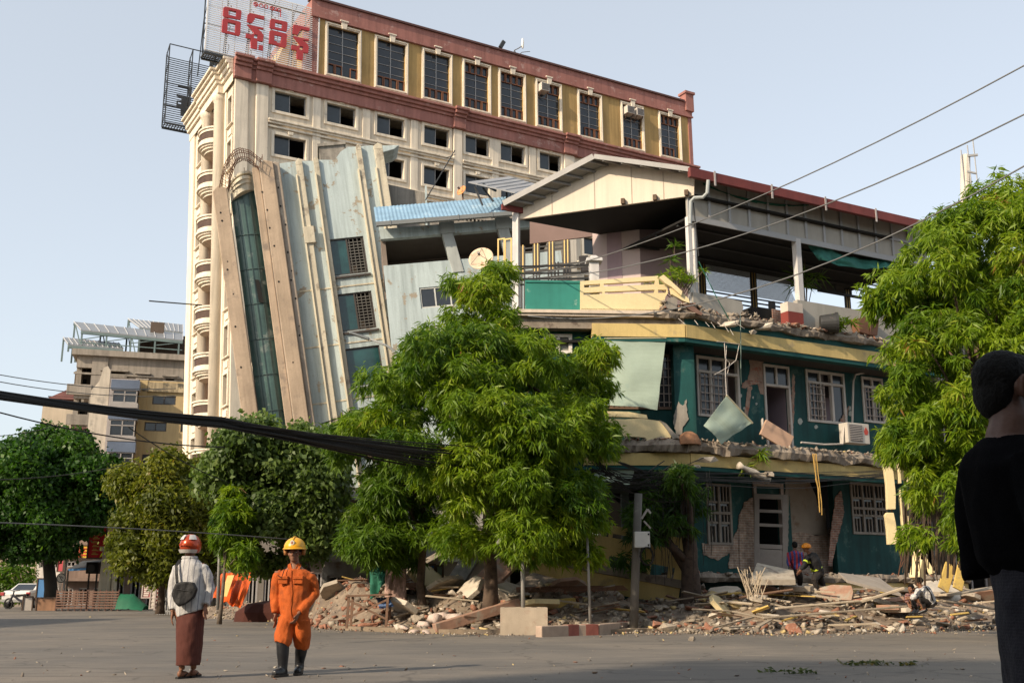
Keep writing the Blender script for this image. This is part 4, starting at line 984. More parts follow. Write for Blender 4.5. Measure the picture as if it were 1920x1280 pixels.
# --- bottom storey, left: brick panels in the shade and the collapsed balcony
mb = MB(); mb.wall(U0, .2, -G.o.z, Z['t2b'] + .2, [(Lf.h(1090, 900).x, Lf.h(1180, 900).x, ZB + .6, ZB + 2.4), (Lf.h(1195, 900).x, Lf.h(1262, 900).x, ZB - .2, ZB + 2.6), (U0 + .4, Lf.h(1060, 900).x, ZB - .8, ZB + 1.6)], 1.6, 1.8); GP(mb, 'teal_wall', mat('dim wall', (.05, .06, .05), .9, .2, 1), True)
C = Frame(at(1262, 1098, 30.6), 97, -10.5)                # the fallen balcony: tips down to the right
CM = G.m.inverted() @ C.m
def CP(mb, name, m, **k): return mb.xf(CM).build(name, m, green, **k)
cl = C.h(1000, 1045).x
mb = MB(); mb.box(cl, .25, 0, 3.2, -.02, .2); CP(mb, 'fallen_slab', m_slab)
mb = MB(); mb.box(cl, .2, .06, .35, -.52, -.03); CP(mb, 'fallen_yellow_beam', m_yel)
mb = MB(); mb.box(cl, .2, .1, .38, -.62, -.53); CP(mb, 'fallen_teal_beam', m_tealband)
mb = MB()
for a, b, z0, z1 in ((cl, .0, .50, 1.02), (cl, .0, 1.14, 1.36)): mb.box(a, b, .02, .16, z0, z1)
for x in np.linspace(cl + .2, -.2, 7): mb.box(x, x + .12, .02, .16, .2, .5); mb.box(x, x + .12, .022, .158, 1.02, 1.14)
mb.box(-.02, .2, .0, .3, .2, 1.42); CP(mb, 'fallen_parapet', m_yel)
mb = MB(); mb.box(cl - 2.2, cl + .6, .3, 3, -.35, .25); CP(mb, 'fallen_slab', m_conc)
for x in (cl * .35, -.75):
    mb = MB(); mb.tube([(x, .25, -.5), (x - .15, .3, -2.0)], .2, 10); CP(mb, 'stub_column', m_conc)

# ------------------------------------------------------------------ rooftop pavilion
Pv = Frame(at(1300, 560, 32.4), 111)
Gp = Frame(Pv.o, 61.6)
PM, QM = G.m.inverted() @ Pv.m, G.m.inverted() @ Gp.m
def PP(mb, name, m, **k): return mb.xf(PM).build(name, m, green, **k)
def QP(mb, name, m, **k): return mb.xf(QM).build(name, m, green, **k)
gpts = Pv.poly([(973, 463), (1300, 366), (1303, 326), (1113, 299), (973, 388)], 0)
gpts = [Pv.h(x, y) for x, y in [(972, 411), (1301, 366), (1302, 328), (1114, 302), (972, 382)]]
gp = [(p.x, p.z) for p in gpts]
mb = MB(); mb.prism(gp, 0, .1); PP(mb, 'gable', m_gable)
for px in (1035, 1115, 1185, 1245):
    mb = MB()
    x = Pv.h(px, 380).x
    zt_ = np.interp(x, [gp[4][0], gp[3][0], gp[2][0]], [gp[4][1], gp[3][1], gp[2][1]]); zb_ = np.interp(x, [gp[0][0], gp[1][0]], [gp[0][1], gp[1][1]])
    mb.box(x - .012, x + .012, -.012, -.002, zb_ + .02, zt_ - .05); PP(mb, 'panel_joint', mat('panel joint', (.36, .3, .24)))
E1, PK, E2 = Pv.h(944, 383, -.55), Pv.h(1113, 295, -.55), Pv.h(1292, 319, -.55)
LEN = Gp.h(1716, 416).x + 0.6
du = Pv.m.inverted().to_3x3() @ Gp.u                       # ridge direction seen from the gable frame
def roof_sheet(a, b, th, nm, m, fwd=0.0):
    up = Vector((0, 0, th)); e = du * LEN; mb = MB()
    mb.hexa([a, b, b + e, a + e], [a + up, b + up, b + e + up, a + e + up]); return PP(mb, nm, m)
roof_sheet(PK, E2, .09, 'roof', m_redfas); roof_sheet(E1, PK, .09, 'roof', m_tin)
mb = MB(); mb.bar(E1 + Vector((0, -.02, .02)), PK + Vector((0, -.02, .02)), .05, .2); mb.bar(PK + Vector((.02, -.021, .02)), E2 + Vector((0, -.02, .02)), .05, .16); PP(mb, 'barge_board', m_tin)
mb = MB(); mb.bar(E1 + Vector((-.05, -.03, -.1)), E1 + du * LEN + Vector((-.05, 0, -.1)), .1, .2); PP(mb, 'eave_board', m_redfas)
mb = MB()
for t in np.linspace(.12, .95, 7):
    p = E1.lerp(PK, t) - Vector((0, 0, .06)); mb.bar(p, p + du * 2.0, .07)
for t in np.linspace(.1, .9, 5):
    p = PK.lerp(E2, t) - Vector((0, 0, .06)); mb.bar(p, p + du * 2.0, .07)
PP(mb, 'purlin', m_tin)
# right eave fascia, panel wall
f0 = Pv.m @ E2; f0 = Gp.loc(f0)
mb = MB(); mb.box(f0.x - .05, f0.x + LEN, f0.y - .12, f0.y + .02, f0.z - .26, f0.z + .06); QP(mb, 'fascia', m_redfas, bevel=.01)
mb = MB()
for i in range(5): x = f0.x + .9 + i * (LEN - 1) / 4.2; mb.box(x, x + .07, f0.y - .14, f0.y - .12 - .003, f0.z - .4, f0.z + .1)
QP(mb, 'fascia_clip', mat('pale clip', (.4, .36, .34)))
vp = f0.y + .62; pz0 = Gp.h(1310, 416, vp).z; pu0 = .02
mb = MB(); mb.box(pu0, LEN, vp, vp + .06, pz0, f0.z + .12); QP(mb, 'side_panel', m_pgrey)
mb = MB(); mb.box(pu0, LEN, vp - .05, vp - .003, pz0 - .03, pz0 + .16); mb.box(pu0, LEN, vp - .05, vp - .003, f0.z - .62, f0.z - .52)
nq = 13
for i in range(nq + 1): x = pu0 + (LEN - pu0 - .1) * i / nq; mb.box(x, x + .09, vp - .055, vp - .004, pz0 + .163, f0.z + .1)
QP(mb, 'panel_frame', m_pfr)
zt_floor = Gp.loc(G.m @ Vector((0, 0, Z['slab_t']))).z
def post(px, y, v, w=.16, zb=None):
    x = Gp.h(px, y, v).x; mb = MB(); mb.box(x - w / 2, x + w / 2, v - w / 2, v + w / 2, zt_floor if zb is None else zb, pz0 + .1); return QP(mb, 'post', m_postw, bevel=.01)
post(1293, 480, vp + .02, .15); post(1303, 480, vp + .25, .1); post(1497, 520, vp + .05, .22)
xr = Pv.h(968, 470).x; mb = MB(); mb.box(xr - .11, xr + .11, -.1, .1, zt_floor, gp[0][1] + .3); PP(mb, 'post', m_postw, bevel=.01)
mb = MB()
for px, py in ((1168, 378), (1228, 371), (1287, 362)):
    q = Pv.h(px, py, -.1); b_ = MB(); b_.box(q.x - .06, q.x + .06, -.16, -.003, q.z - .08, q.z + .1); PP(b_, 'purlin_end', mat('brown timber end', (.10, .065, .04), .8, .2, 4))
mb.tube([Pv.h(1328, 338, -.2), Pv.h(1326, 362, -.2), Pv.h(1318, 370, -.2), Pv.h(1302, 371, -.22), Pv.h(1295, 378, -.22), Pv.h(1294, 420, -.2)], .06, 8); PP(mb, 'drainpipe', mat('grey pvc', (.34, .36, .35), .6, .1, 2))
# ceiling, dark, sloping back
DPT = 3.7
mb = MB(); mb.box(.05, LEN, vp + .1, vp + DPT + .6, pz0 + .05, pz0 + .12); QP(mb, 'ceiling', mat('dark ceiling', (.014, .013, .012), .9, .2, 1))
gl = [Vector((gp[0][0], .12, gp[0][1] + .02)), Vector((gp[1][0], .12, gp[1][1] + .02))]
mb = MB(); e = du * 9; mb.hexa([gl[0], gl[1], gl[1] + e, gl[0] + e], [g + Vector((0, 0, .06)) for g in (gl[0], gl[1], gl[1] + e, gl[0] + e)]); PP(mb, 'ceiling', MATS['dark ceiling'])
mb = MB(); x0 = pu0
for i in range(3): mb.box(.1, LEN, vp + .6 + i * 1.2, vp + .7 + i * 1.2, pz0 - .02, pz0 + .045)
QP(mb, 'ceiling_beam', m_blackiron)
# lilac rooms inside
rb = Pv.r2(1113, 560, 1199, 442, 2.6)
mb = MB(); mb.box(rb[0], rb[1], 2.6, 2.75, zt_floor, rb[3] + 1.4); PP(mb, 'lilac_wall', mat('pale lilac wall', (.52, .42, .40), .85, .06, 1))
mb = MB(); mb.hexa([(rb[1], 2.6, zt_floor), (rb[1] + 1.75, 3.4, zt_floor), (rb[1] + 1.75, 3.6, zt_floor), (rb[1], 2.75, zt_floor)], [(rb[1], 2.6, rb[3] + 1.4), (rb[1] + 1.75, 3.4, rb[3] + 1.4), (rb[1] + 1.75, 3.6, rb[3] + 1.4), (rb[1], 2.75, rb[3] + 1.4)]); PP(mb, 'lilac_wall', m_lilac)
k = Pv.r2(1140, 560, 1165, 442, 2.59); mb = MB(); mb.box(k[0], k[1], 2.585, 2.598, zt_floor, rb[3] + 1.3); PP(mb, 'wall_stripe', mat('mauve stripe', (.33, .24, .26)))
lb = Pv.r2(980, 470, 1112, 405, 5.0); mb = MB(); mb.box(lb[0] + .3, rb[0], 5.0, 5.1, lb[2] + .25, lb[3] + 1.5); PP(mb, 'back_wall', mat('brown pink back wall', (.17, .115, .10), .9, .1, .8))
# dark wall under the pavilion roof, front left
def rail(fr, P, px0, px1, ytop, ybot, v, n, gold=True, name='railing', bars=3):
    a, b = fr.h(px0, (ytop + ybot) / 2, v), fr.h(px1, (ytop + ybot) / 2, v); z1, z0 = fr.h((px0 + px1) / 2, ytop, v).z, fr.h((px0 + px1) / 2, ybot, v).z
    mb = MB()
    for i in range(bars): z = z1 - i * .16; mb.box(a.x, b.x, v - .02, v + .02, z - .025, z + .025)
    for i in range(bars): z = z0 + i * .16; mb.box(a.x, b.x, v - .02, v + .02, z - .025, z + .025)
    for i in range(n + 1):
        x = a.x + (b.x - a.x) * i / n
        for d in (-.12, 0, .12): mb.box(x + d - .025, x + d + .025, v - .03, v + .03, zt_floor - .2 if fr is not G else z0, z1 + .1)
    P(mb, name, m_blackiron)
    if gold:
        mb = MB()
        for i in range(n + 1):
            x = a.x + (b.x - a.x) * i / n
            for d in (-.065, .065): mb.box(x + d - .022, x + d + .022, v - .035, v + .025, z0 - .1, z1 + .15)
        P(mb, 'gold_bar', m_gold)
    return a.x, b.x, z0, z1
rv = vp + DPT
ra = rail(Gp, QP, 1318, 1668, 508, 588, rv, 4)
mb = MB()
for i in range(90):                                       # expanded-metal mesh panels
    x = ra[0] + (ra[1] - ra[0]) * i / 89 * .42; mb.bar((x, rv, ra[2] + .4), (x + .45, rv, ra[3] - .4), .012); mb.bar((x + .45, rv, ra[2] + .4), (x, rv, ra[3] - .4), .012)
QP(mb, 'mesh_panel', mat('grey mesh', (.3, .32, .34), .6))
# tall window frame at the back right
tw = Gp.r2(1535, 560, 1700, 492, rv - .2); mb = MB(); mb.rect_frame(tw[0], tw[1] + 1, tw[2] + .3, tw[3] + .2, .09, rv - .25, rv - .15)
for i in range(1, 7): x = tw[0] + (tw[1] + 1 - tw[0]) * i / 7; mb.box(x - .035, x + .035, rv - .24, rv - .16, tw[2] + .4, tw[3] + .1)
mb.box(tw[0], tw[1] + 1, rv - .24, rv - .16, tw[3] - .45, tw[3] - .38)
QP(mb, 'window_frame', m_blackiron)
rail(Pv, PP, 968, 1115, 497, 527, .15, 2, False, 'railing', 2)
rail(Pv, PP, 978, 1062, 462, 505, 4.6, 3, True, 'railing', 2)
for px in (940, 953):
    x = Pv.h(px, 480, .6).x; z0, z1 = Pv.h(px, 505, .6).z, Pv.h(px, 447, .6).z; mb = MB(); mb.rect_frame(x - .14, x + .14, z0, z1, .05, .58, .62); PP(mb, 'gold_frame', m_gold)
# parapets of the terrace, left facade
pp = Lf.poly([(1088, 583), (1088, 527), (1234, 517), (1236, 533), (1250, 533), (1253, 548), (1248, 556), (1240, 582)], -.1)
hsl = [[(1095, 534), (1125, 532), (1125, 537), (1095, 539)], [(1132, 532), (1228, 526), (1228, 533), (1132, 537)], [(1094, 549), (1129, 547), (1129, 551), (1094, 553)], [(1134, 547), (1227, 543), (1227, 549), (1134, 551)], [(1234, 543), (1249, 543), (1250, 549), (1234, 549)]]
bm = bmesh.new(); edges = []
for loop in [pp] + [Lf.poly(h, -.1) for h in hsl]:
    vs = [bm.verts.new((x, -.1, z)) for x, z in loop]; edges += [bm.edges.new((vs[i], vs[(i + 1) % len(vs)])) for i in range(len(vs))]
bmesh.ops.triangle_fill(bm, use_beauty=True, edges=edges, normal=(0, -1, 0)); r_ = bmesh.ops.extrude_face_region(bm, geom=list(bm.faces)); bmesh.ops.translate(bm, verts=[g for g in r_['geom'] if isinstance(g, bmesh.types.BMVert)], vec=(0, .14, 0)); bmesh.ops.recalc_face_normals(bm, faces=bm.faces); bm.transform(GL)
me = bpy.data.meshes.new('terrace_parapet'); bm.to_mesh(me); bm.free(); me.materials.append(m_yel2); link('terrace_parapet', me, green)
br = Lf.r2(1090, 589, 1268, 582, -.08); mb = MB(); mb.box(br[0], br[1], -.1, .05, Z['slab_t'] + .02, br[3] + .02); GP(mb, 'brick_course', m_brick, True)
gpar = Lf.r2(985, 587, 1088, 531, -.05); mb = MB(); mb.box(gpar[0], gpar[1] - .01, -.05, .1, Z['slab_t'] + .02, gpar[3]); mb.box(gpar[0], gpar[1] - .01, -.08, .13, gpar[3], gpar[3] + .07); GP(mb, 'green_parapet', mat('peeling green parapet', (.03, .20, .16), .75, .15, 1, stain=((.20, .34, .28), 2.5, .60, .06), streak=.2), True)
pw = Lf.r2(1105, 522, 1122, 487, .3); mb = MB(); mb.box(pw[0], pw[1], .15, .15 + pw[1] - pw[0], Z['slab_t'], pw[3] - .1); mb.box(pw[0] - .1, pw[1] + .1, .05, .25 + pw[1] - pw[0], pw[3] - .1, pw[3]); mb.hexa([(pw[0] - .02, .1, pw[3]), (pw[1] + .02, .1, pw[3]), (pw[1] + .02, .4, pw[3]), (pw[0] - .02, .4, pw[3])], [(pw[0] + .08, .2, pw[3] + .12), (pw[1] - .08, .2, pw[3] + .12), (pw[1] - .08, .3, pw[3] + .12), (pw[0] + .08, .3, pw[3] + .12)]); GP(mb, 'parapet_pier', m_postw, True, bevel=.01)
mb = MB()
for y0, y1 in ((500, 497), (513, 511), (523, 522)):
    p, q = Lf.h(958, y0, .2), Lf.h(1104, y1, .2); mb.bar((p.x, .2, p.z), (q.x, .2, q.z), .05, .05)
GP(mb, 'terrace_rail', m_blackiron, True)
# leaning broken parapet slabs at the corner
mb = MB()
mb.prism(Lf.poly([(1234, 522), (1243, 517), (1256, 528), (1278, 548), (1276, 556), (1258, 540), (1246, 533)], -.3), -.42, -.28)
mb.prism(Lf.poly([(1255, 540), (1277, 550), (1290, 562), (1292, 570), (1280, 566), (1258, 553)], -.2), -.32, -.18)
GP(mb, 'fallen_parapet_piece', m_yel2, True)
mb = MB(); mb.prism(Lf.poly([(1243, 580), (1252, 560), (1270, 556), (1268, 580)], -.16), -.24, -.1); GP(mb, 'concrete_block', m_conc, True)
mb = MB(); mb.prism(Lf.poly([(1280, 562), (1300, 575), (1317, 588), (1314, 592), (1296, 584), (1278, 570)], -.2), -.26, -.14); GP(mb, 'torn_roof_board', mat('torn brown board', (.14, .08, .06), .8, .2, 3), True)
# grey terrace parapets on the right facade
g1 = G.poly([(1300, 590), (1297, 548), (1370, 561), (1389, 566), (1392, 578), (1386, 592)], .25); mb = MB(); mb.prism(g1, .2, .35); GP(mb, 'grey_parapet', m_pgrey)
g2 = G.r2(1497, 625, 1640, 582, .3); mb = MB(); mb.box(g2[0], UM, .25, .45, Z['slab_t'], g2[3] - .1); GP(mb, 'grey_parapet', m_pgrey)
g3 = G.r2(1475, 607, 1497, 573, .2); mb = MB(); mb.box(g3[0], g3[1] + .1, .1, .46, g3[2] + .42, g3[3] + .05); GP(mb, 'pier', mat('cream pier', (.52, .45, .38)), bevel=.01); mb = MB(); mb.box(g3[0], g3[1] + .1, .1, .46, Z['slab_t'], g3[2] + .42); GP(mb, 'pier_base', mat('red pier base', (.20, .04, .03)))
# ------------------------------------------------------------------ ground, road, kerb
def asphalt(name, base, dust, streaks=True):
    m = bpy.data.materials.new(name); m.use_nodes = True; n, l = m.node_tree.nodes, m.node_tree.links; b = n['Principled BSDF']; b.inputs['Roughness'].default_value = .85; b.inputs['Specular IOR Level'].default_value = .3
    tc = n.new('ShaderNodeTexCoord')
    def noise(sc, det=6, vec=None, ro=.6, dist=0):
        t = n.new('ShaderNodeTexNoise'); t.inputs['Scale'].default_value = sc; t.inputs['Detail'].default_value = det; t.inputs['Roughness'].default_value = ro; t.inputs['Distortion'].default_value = dist; l.new(vec or tc.outputs['Object'], t.inputs['Vector']); return t.outputs['Fac']
    def mr(f, a, c, d=0, e=1):
        t = n.new('ShaderNodeMapRange'); t.inputs['From Min'].default_value = a; t.inputs['From Max'].default_value = c; t.inputs['To Min'].default_value = d; t.inputs['To Max'].default_value = e; l.new(f, t.inputs['Value']); return t.outputs['Result']
    def mix(f, a, bb):
        t = n.new('ShaderNodeMix'); t.data_type = 'RGBA'; l.new(f, t.inputs['Factor']); l.new(a, t.inputs['A']); t.inputs['B'].default_value = (*bb, 1); return t.outputs['Result']
    rgb = n.new('ShaderNodeRGB'); rgb.outputs[0].default_value = (*base, 1); c = rgb.outputs[0]
    c = mix(mr(noise(.28, 7, None, .65), .42, .72, 0, .75), c, dust)
    c = mix(mr(noise(2.2, 6), .55, .75, 0, .45), c, tuple(v * .55 for v in base))
    mp = n.new('ShaderNodeMapping'); mp.inputs['Rotation'].default_value = (0, 0, R(9)); mp.inputs['Scale'].default_value = (.22, 2.6, 1); l.new(tc.outputs['Object'], mp.inputs['Vector'])
    c = mix(mr(noise(1.1, 5, mp.outputs[0]), .56, .68, 0, .55), c, tuple(v * .5 for v in base))
    mp2 = n.new('ShaderNodeMapping'); mp2.inputs['Rotation'].default_value = (0, 0, R(-6)); mp2.inputs['Location'].default_value = (3.3, 8.1, 0); mp2.inputs['Scale'].default_value = (.35, 4.5, 1); l.new(tc.outputs['Object'], mp2.inputs['Vector'])
    c = mix(mr(noise(1.3, 4, mp2.outputs[0]), .63, .72, 0, .8), c, tuple(min(1, v * 1.5) for v in dust))
    vo = n.new('ShaderNodeTexVoronoi'); vo.feature = 'DISTANCE_TO_EDGE'; vo.inputs['Scale'].default_value = .32; nzc = n.new('ShaderNodeTexNoise'); nzc.inputs['Scale'].default_value = 1.3; nzc.inputs['Detail'].default_value = 5; l.new(tc.outputs['Object'], nzc.inputs['Vector']); ad = n.new('ShaderNodeMix'); ad.data_type = 'RGBA'; ad.blend_type = 'ADD'; ad.inputs['Factor'].default_value = 1.2; l.new(tc.outputs['Object'], ad.inputs['A']); l.new(nzc.outputs['Color'], ad.inputs['B']); l.new(ad.outputs['Result'], vo.inputs['Vector'])
    c = mix(mr(vo.outputs['Distance'], .004, .012, .45, 0), c, tuple(v * .35 for v in base))
    vm = n.new('ShaderNodeVectorMath'); vm.operation = 'SCALE'; l.new(c, vm.inputs[0]); l.new(mr(noise(60, 3), .3, .7, .78, 1.2), vm.inputs['Scale']); l.new(vm.outputs[0], b.inputs['Base Color'])
    bp = n.new('ShaderNodeBump'); bp.inputs['Strength'].default_value = .5; bp.inputs['Distance'].default_value = .015; l.new(noise(45, 6, None, .7), bp.inputs['Height']); l.new(bp.outputs[0], b.inputs['Normal'])
    return m
m_road = asphalt('dusty asphalt', (.138, .126, .112), (.25, .212, .17))
m_earth = mat('dusty earth', (.22, .17, .12), .95, .25, .8, stain=((.13, .11, .09), .6, .5, .2), bump=.6, bscale=10)
def structure(name, mb, m):
    o = mb.build(name, m); o['kind'] = 'structure'; return o
def gridsheet(x0, x1, y0, y1, z): return MB().add([(x0, y0, z), (x1, y0, z), (x1, y1, z), (x0, y1, z)], [(0, 1, 2, 3)])
structure('ground', gridsheet(-900, 900, -300, 1500, -.03), m_earth)
# road: the crossing in front plus the street that runs away on the left
mb = MB(); kerb = [(-11.5, 58), (-10.0, 46), (-7.0, 34), (-4.5, 28.5), (-1.5, 25.9), (1.6, 25.4), (3.3, 26.6), (5.5, 27.2), (9, 28.2), (14, 30.5), (40, 43)]
pts = [(-60, -60), (60, -60), (60, 54)] + [(40, 43)] + kerb[::-1][1:] + [(-12, 75), (-22, 160), (-34, 160), (-31, 75), (-33, 62), (-60, 58)]
mb.add([(x, y, 0.0) for x, y in pts], [tuple(range(len(pts)))]); structure('road', mb, m_road)
# pavement behind the kerb line
pv = [(x, y + .3) for x, y in kerb] + [(40, 75), (-11, 75)]
mb = MB(); mb.prism(pv, -.02, .10, 'z'); structure('pavement', mb, m_earth)

# unseen blocks added behind and left of the camera to shade road and facade
m_shade_block = mat('shade block render', (.30, .26, .21), .9, .15, .6, streak=.3)
def shop(label, loc, rz, W, Hh, nx, nz):  # one plain block added out of view to block light
    t = thing('shade_block', label, 'building', loc=loc, rz=R(rz)); dx, dz = W / nx, Hh / nz
    mb = MB(); mb.wall(0, W, 0, Hh, [((i + .2) * dx, (i + .75) * dx, (k + .3) * dz, (k + .8) * dz) for i in range(nx) for k in range(nz)], 0, -.3); mb.box(0, .3, -9, -.3, 0, Hh); mb.box(W - .3, W, -9, -.3, 0, Hh); mb.box(.3, W - .3, -9, -.3, Hh - .3, Hh); mb.box(-.2, W + .2, .003, .5, Hh - .4, Hh); mb.build('wall', m_shade_block, t)
    mb = MB(); mb.box(.4, W - .4, -1.4, -1.2, .2, Hh - .4); mb.build('interior', m_dark, t); mb = MB()
    for k in range(1, nz): mb.box(.1, W - .1, .003, .35, k * dz - .1, k * dz + .05)
    mb.build('ledge', m_shade_block, t)
shop('tall plain block added unseen behind the viewer to shade the near right road', (-29.5, -12, 0), 0, 18.5, 23.6, 6, 7)
shop('lower plain block added unseen behind the viewer to hold sky light off the ruins', (-10.9, -12, 0), 0, 52, 17, 14, 5)
shop('plain block added unseen on the left to shade the far left road', (-31, 26, 0), -90, 24, 12, 8, 4)
# ------------------------------------------------------------------ trees
def leafmat(name, stops, trans=.42):
    """leaf colour picked by the per-leaf tint; light passes through the blade"""
    m = bpy.data.materials.new(name); m.use_nodes = True; n, l = m.node_tree.nodes, m.node_tree.links; b = n['Principled BSDF']; b.inputs['Roughness'].default_value = .48; b.inputs['Specular IOR Level'].default_value = .35
    a = n.new('ShaderNodeAttribute'); a.attribute_name = 'tint'; cr = n.new('ShaderNodeValToRGB')
    for i, (p, c) in enumerate(stops):
        e = cr.color_ramp.elements[i] if i < 2 else cr.color_ramp.elements.new(p); e.position = p; e.color = (*c, 1)
    l.new(a.outputs['Fac'], cr.inputs[0]); l.new(cr.outputs[0], b.inputs['Base Color'])
    t = n.new('ShaderNodeBsdfTranslucent'); g = n.new('ShaderNodeVectorMath'); g.operation = 'MULTIPLY'; g.inputs[1].default_value = (1.25, 1.35, .6); l.new(cr.outputs[0], g.inputs[0]); l.new(g.outputs[0], t.inputs['Color'])
    mx = n.new('ShaderNodeMixShader'); mx.inputs[0].default_value = trans; l.new(b.outputs[0], mx.inputs[1]); l.new(t.outputs[0], mx.inputs[2]); l.new(mx.outputs[0], n['Material Output'].inputs['Surface'])
    return m
m_leafA = leafmat('bright drooping leaves', [(0, (.05, .115, .008)), (.45, (.14, .23, .010)), (.8, (.23, .31, .014)), (.97, (.30, .33, .03)), (1, (.26, .13, .03))])
m_leafD = leafmat('deep green drooping leaves', [(0, (.028, .070, .009)), (.5, (.07, .14, .011)), (.9, (.12, .195, .014)), (1, (.15, .21, .03))])
m_leafB = leafmat('grey green round leaves', [(0, (.055, .095, .022)), (.5, (.125, .185, .050)), (.9, (.185, .25, .07)), (1, (.21, .24, .03))])
m_leafY = leafmat('yellow green leaves', [(0, (.050, .070, .010)), (.5, (.12, .14, .014)), (.9, (.21, .21, .018)), (1, (.20, .13, .02))])
m_leafK = leafmat('dark street tree leaves', [(0, (.016, .050, .008)), (.5, (.038, .105, .012)), (.9, (.075, .155, .018)), (1, (.09, .17, .02))])
m_bark = mat('brown bark', (.10, .07, .05), .95, .25, 3, stain=((.05, .035, .028), 4, .5, .15), bump=.9, bscale=10)
m_barkg = mat('grey brown bark', (.14, .11, .085), .95, .25, 3, stain=((.07, .05, .04), 4, .52, .15), bump=.9, bscale=10)
class Crown:
    def __init__(s, seed): s.r = np.random.default_rng(seed); s.V = []; s.T = []
    def leaf(s, base, d, L, W, tint, curl=.15):
        """vectorised: base (n,3), d (n,3) unit directions"""
        n = len(base); up = s.r.normal(0, 1, (n, 3)); side = np.cross(d, up); side /= np.linalg.norm(side, axis=1)[:, None] + 1e-9
        nrm = np.cross(side, d); L = L[:, None]; W = W[:, None]
        mid = base + d * L * .42 + nrm * L * curl * .5
        tip = base + d * L - nrm * L * curl + np.array([0, 0, -1]) * L * .12
        s.V.append(np.stack([base, mid + side * W * .5, tip, mid - side * W * .5], axis=1).reshape(-1, 3)); s.T.append(tint)
    def sprays(s, P, D, tint, kind, sc=1.0):
        """P spray points, D outward directions"""
        r = s.r; n = len(P)
        k = {'A': 11, 'B': 9, 'C': 8}[kind]
        P = np.repeat(P, k, 0); D = np.repeat(D, k, 0); tn = np.repeat(tint, k); N = n * k
        a = np.cross(D, np.array([0.0, 0, 1])); a /= np.linalg.norm(a, axis=1)[:, None] + 1e-6; b = np.cross(a, D)
        th = np.tile(np.arange(k) / k * 2 * math.pi, n) + r.uniform(0, 6.28, N)
        if kind == 'A':
            d = D * r.uniform(.25, .7, (N, 1)) + a * (np.cos(th)[:, None] * .75) + b * (np.sin(th)[:, None] * .55) + np.array([0, 0, -1]) * r.uniform(.35, 1.0, (N, 1))
            base = P + D * r.uniform(-.12, .05, (N, 1)) * sc + r.normal(0, .02, (N, 3)) * sc; L = r.uniform(.18, .34, N) * sc; W = L * r.uniform(.13, .19, N); curl = .10
        elif kind == 'B':
            d = D * r.uniform(.1, .5, (N, 1)) + a * np.cos(th)[:, None] + b * np.sin(th)[:, None] + np.array([0, 0, -1]) * r.uniform(0, .5, (N, 1))
            base = P + r.normal(0, .13, (N, 3)) * sc; L = r.uniform(.13, .22, N) * sc; W = L * r.uniform(.6, .85, N); curl = .12
        else:
            d = D * r.uniform(0, .6, (N, 1)) + a * np.cos(th)[:, None] + b * np.sin(th)[:, None] + np.array([0, 0, -1]) * r.uniform(-.1, .4, (N, 1))
            base = P + r.normal(0, .16, (N, 3)) * sc; L = r.uniform(.16, .26, N) * sc; W = L * r.uniform(.4, .6, N); curl = .1
        d /= np.linalg.norm(d, axis=1)[:, None]
        s.leaf(base, d, L, W, np.clip(tn + r.normal(0, .13, N), 0, 1), curl)
    def build(s, name, m, parent):
        V = np.concatenate(s.V); F = np.arange(len(V)).reshape(-1, 4); return npmesh(name, V, F, m, parent, np.concatenate(s.T))
def inpoly(x, z, P):
    c = False; j = len(P) - 1
    for i in range(len(P)):
        if (P[i][1] > z) != (P[j][1] > z) and x < (P[j][0] - P[i][0]) * (z - P[i][1]) / (P[j][1] - P[i][1] + 1e-12) + P[i][0]: c = not c
        j = i
    return c
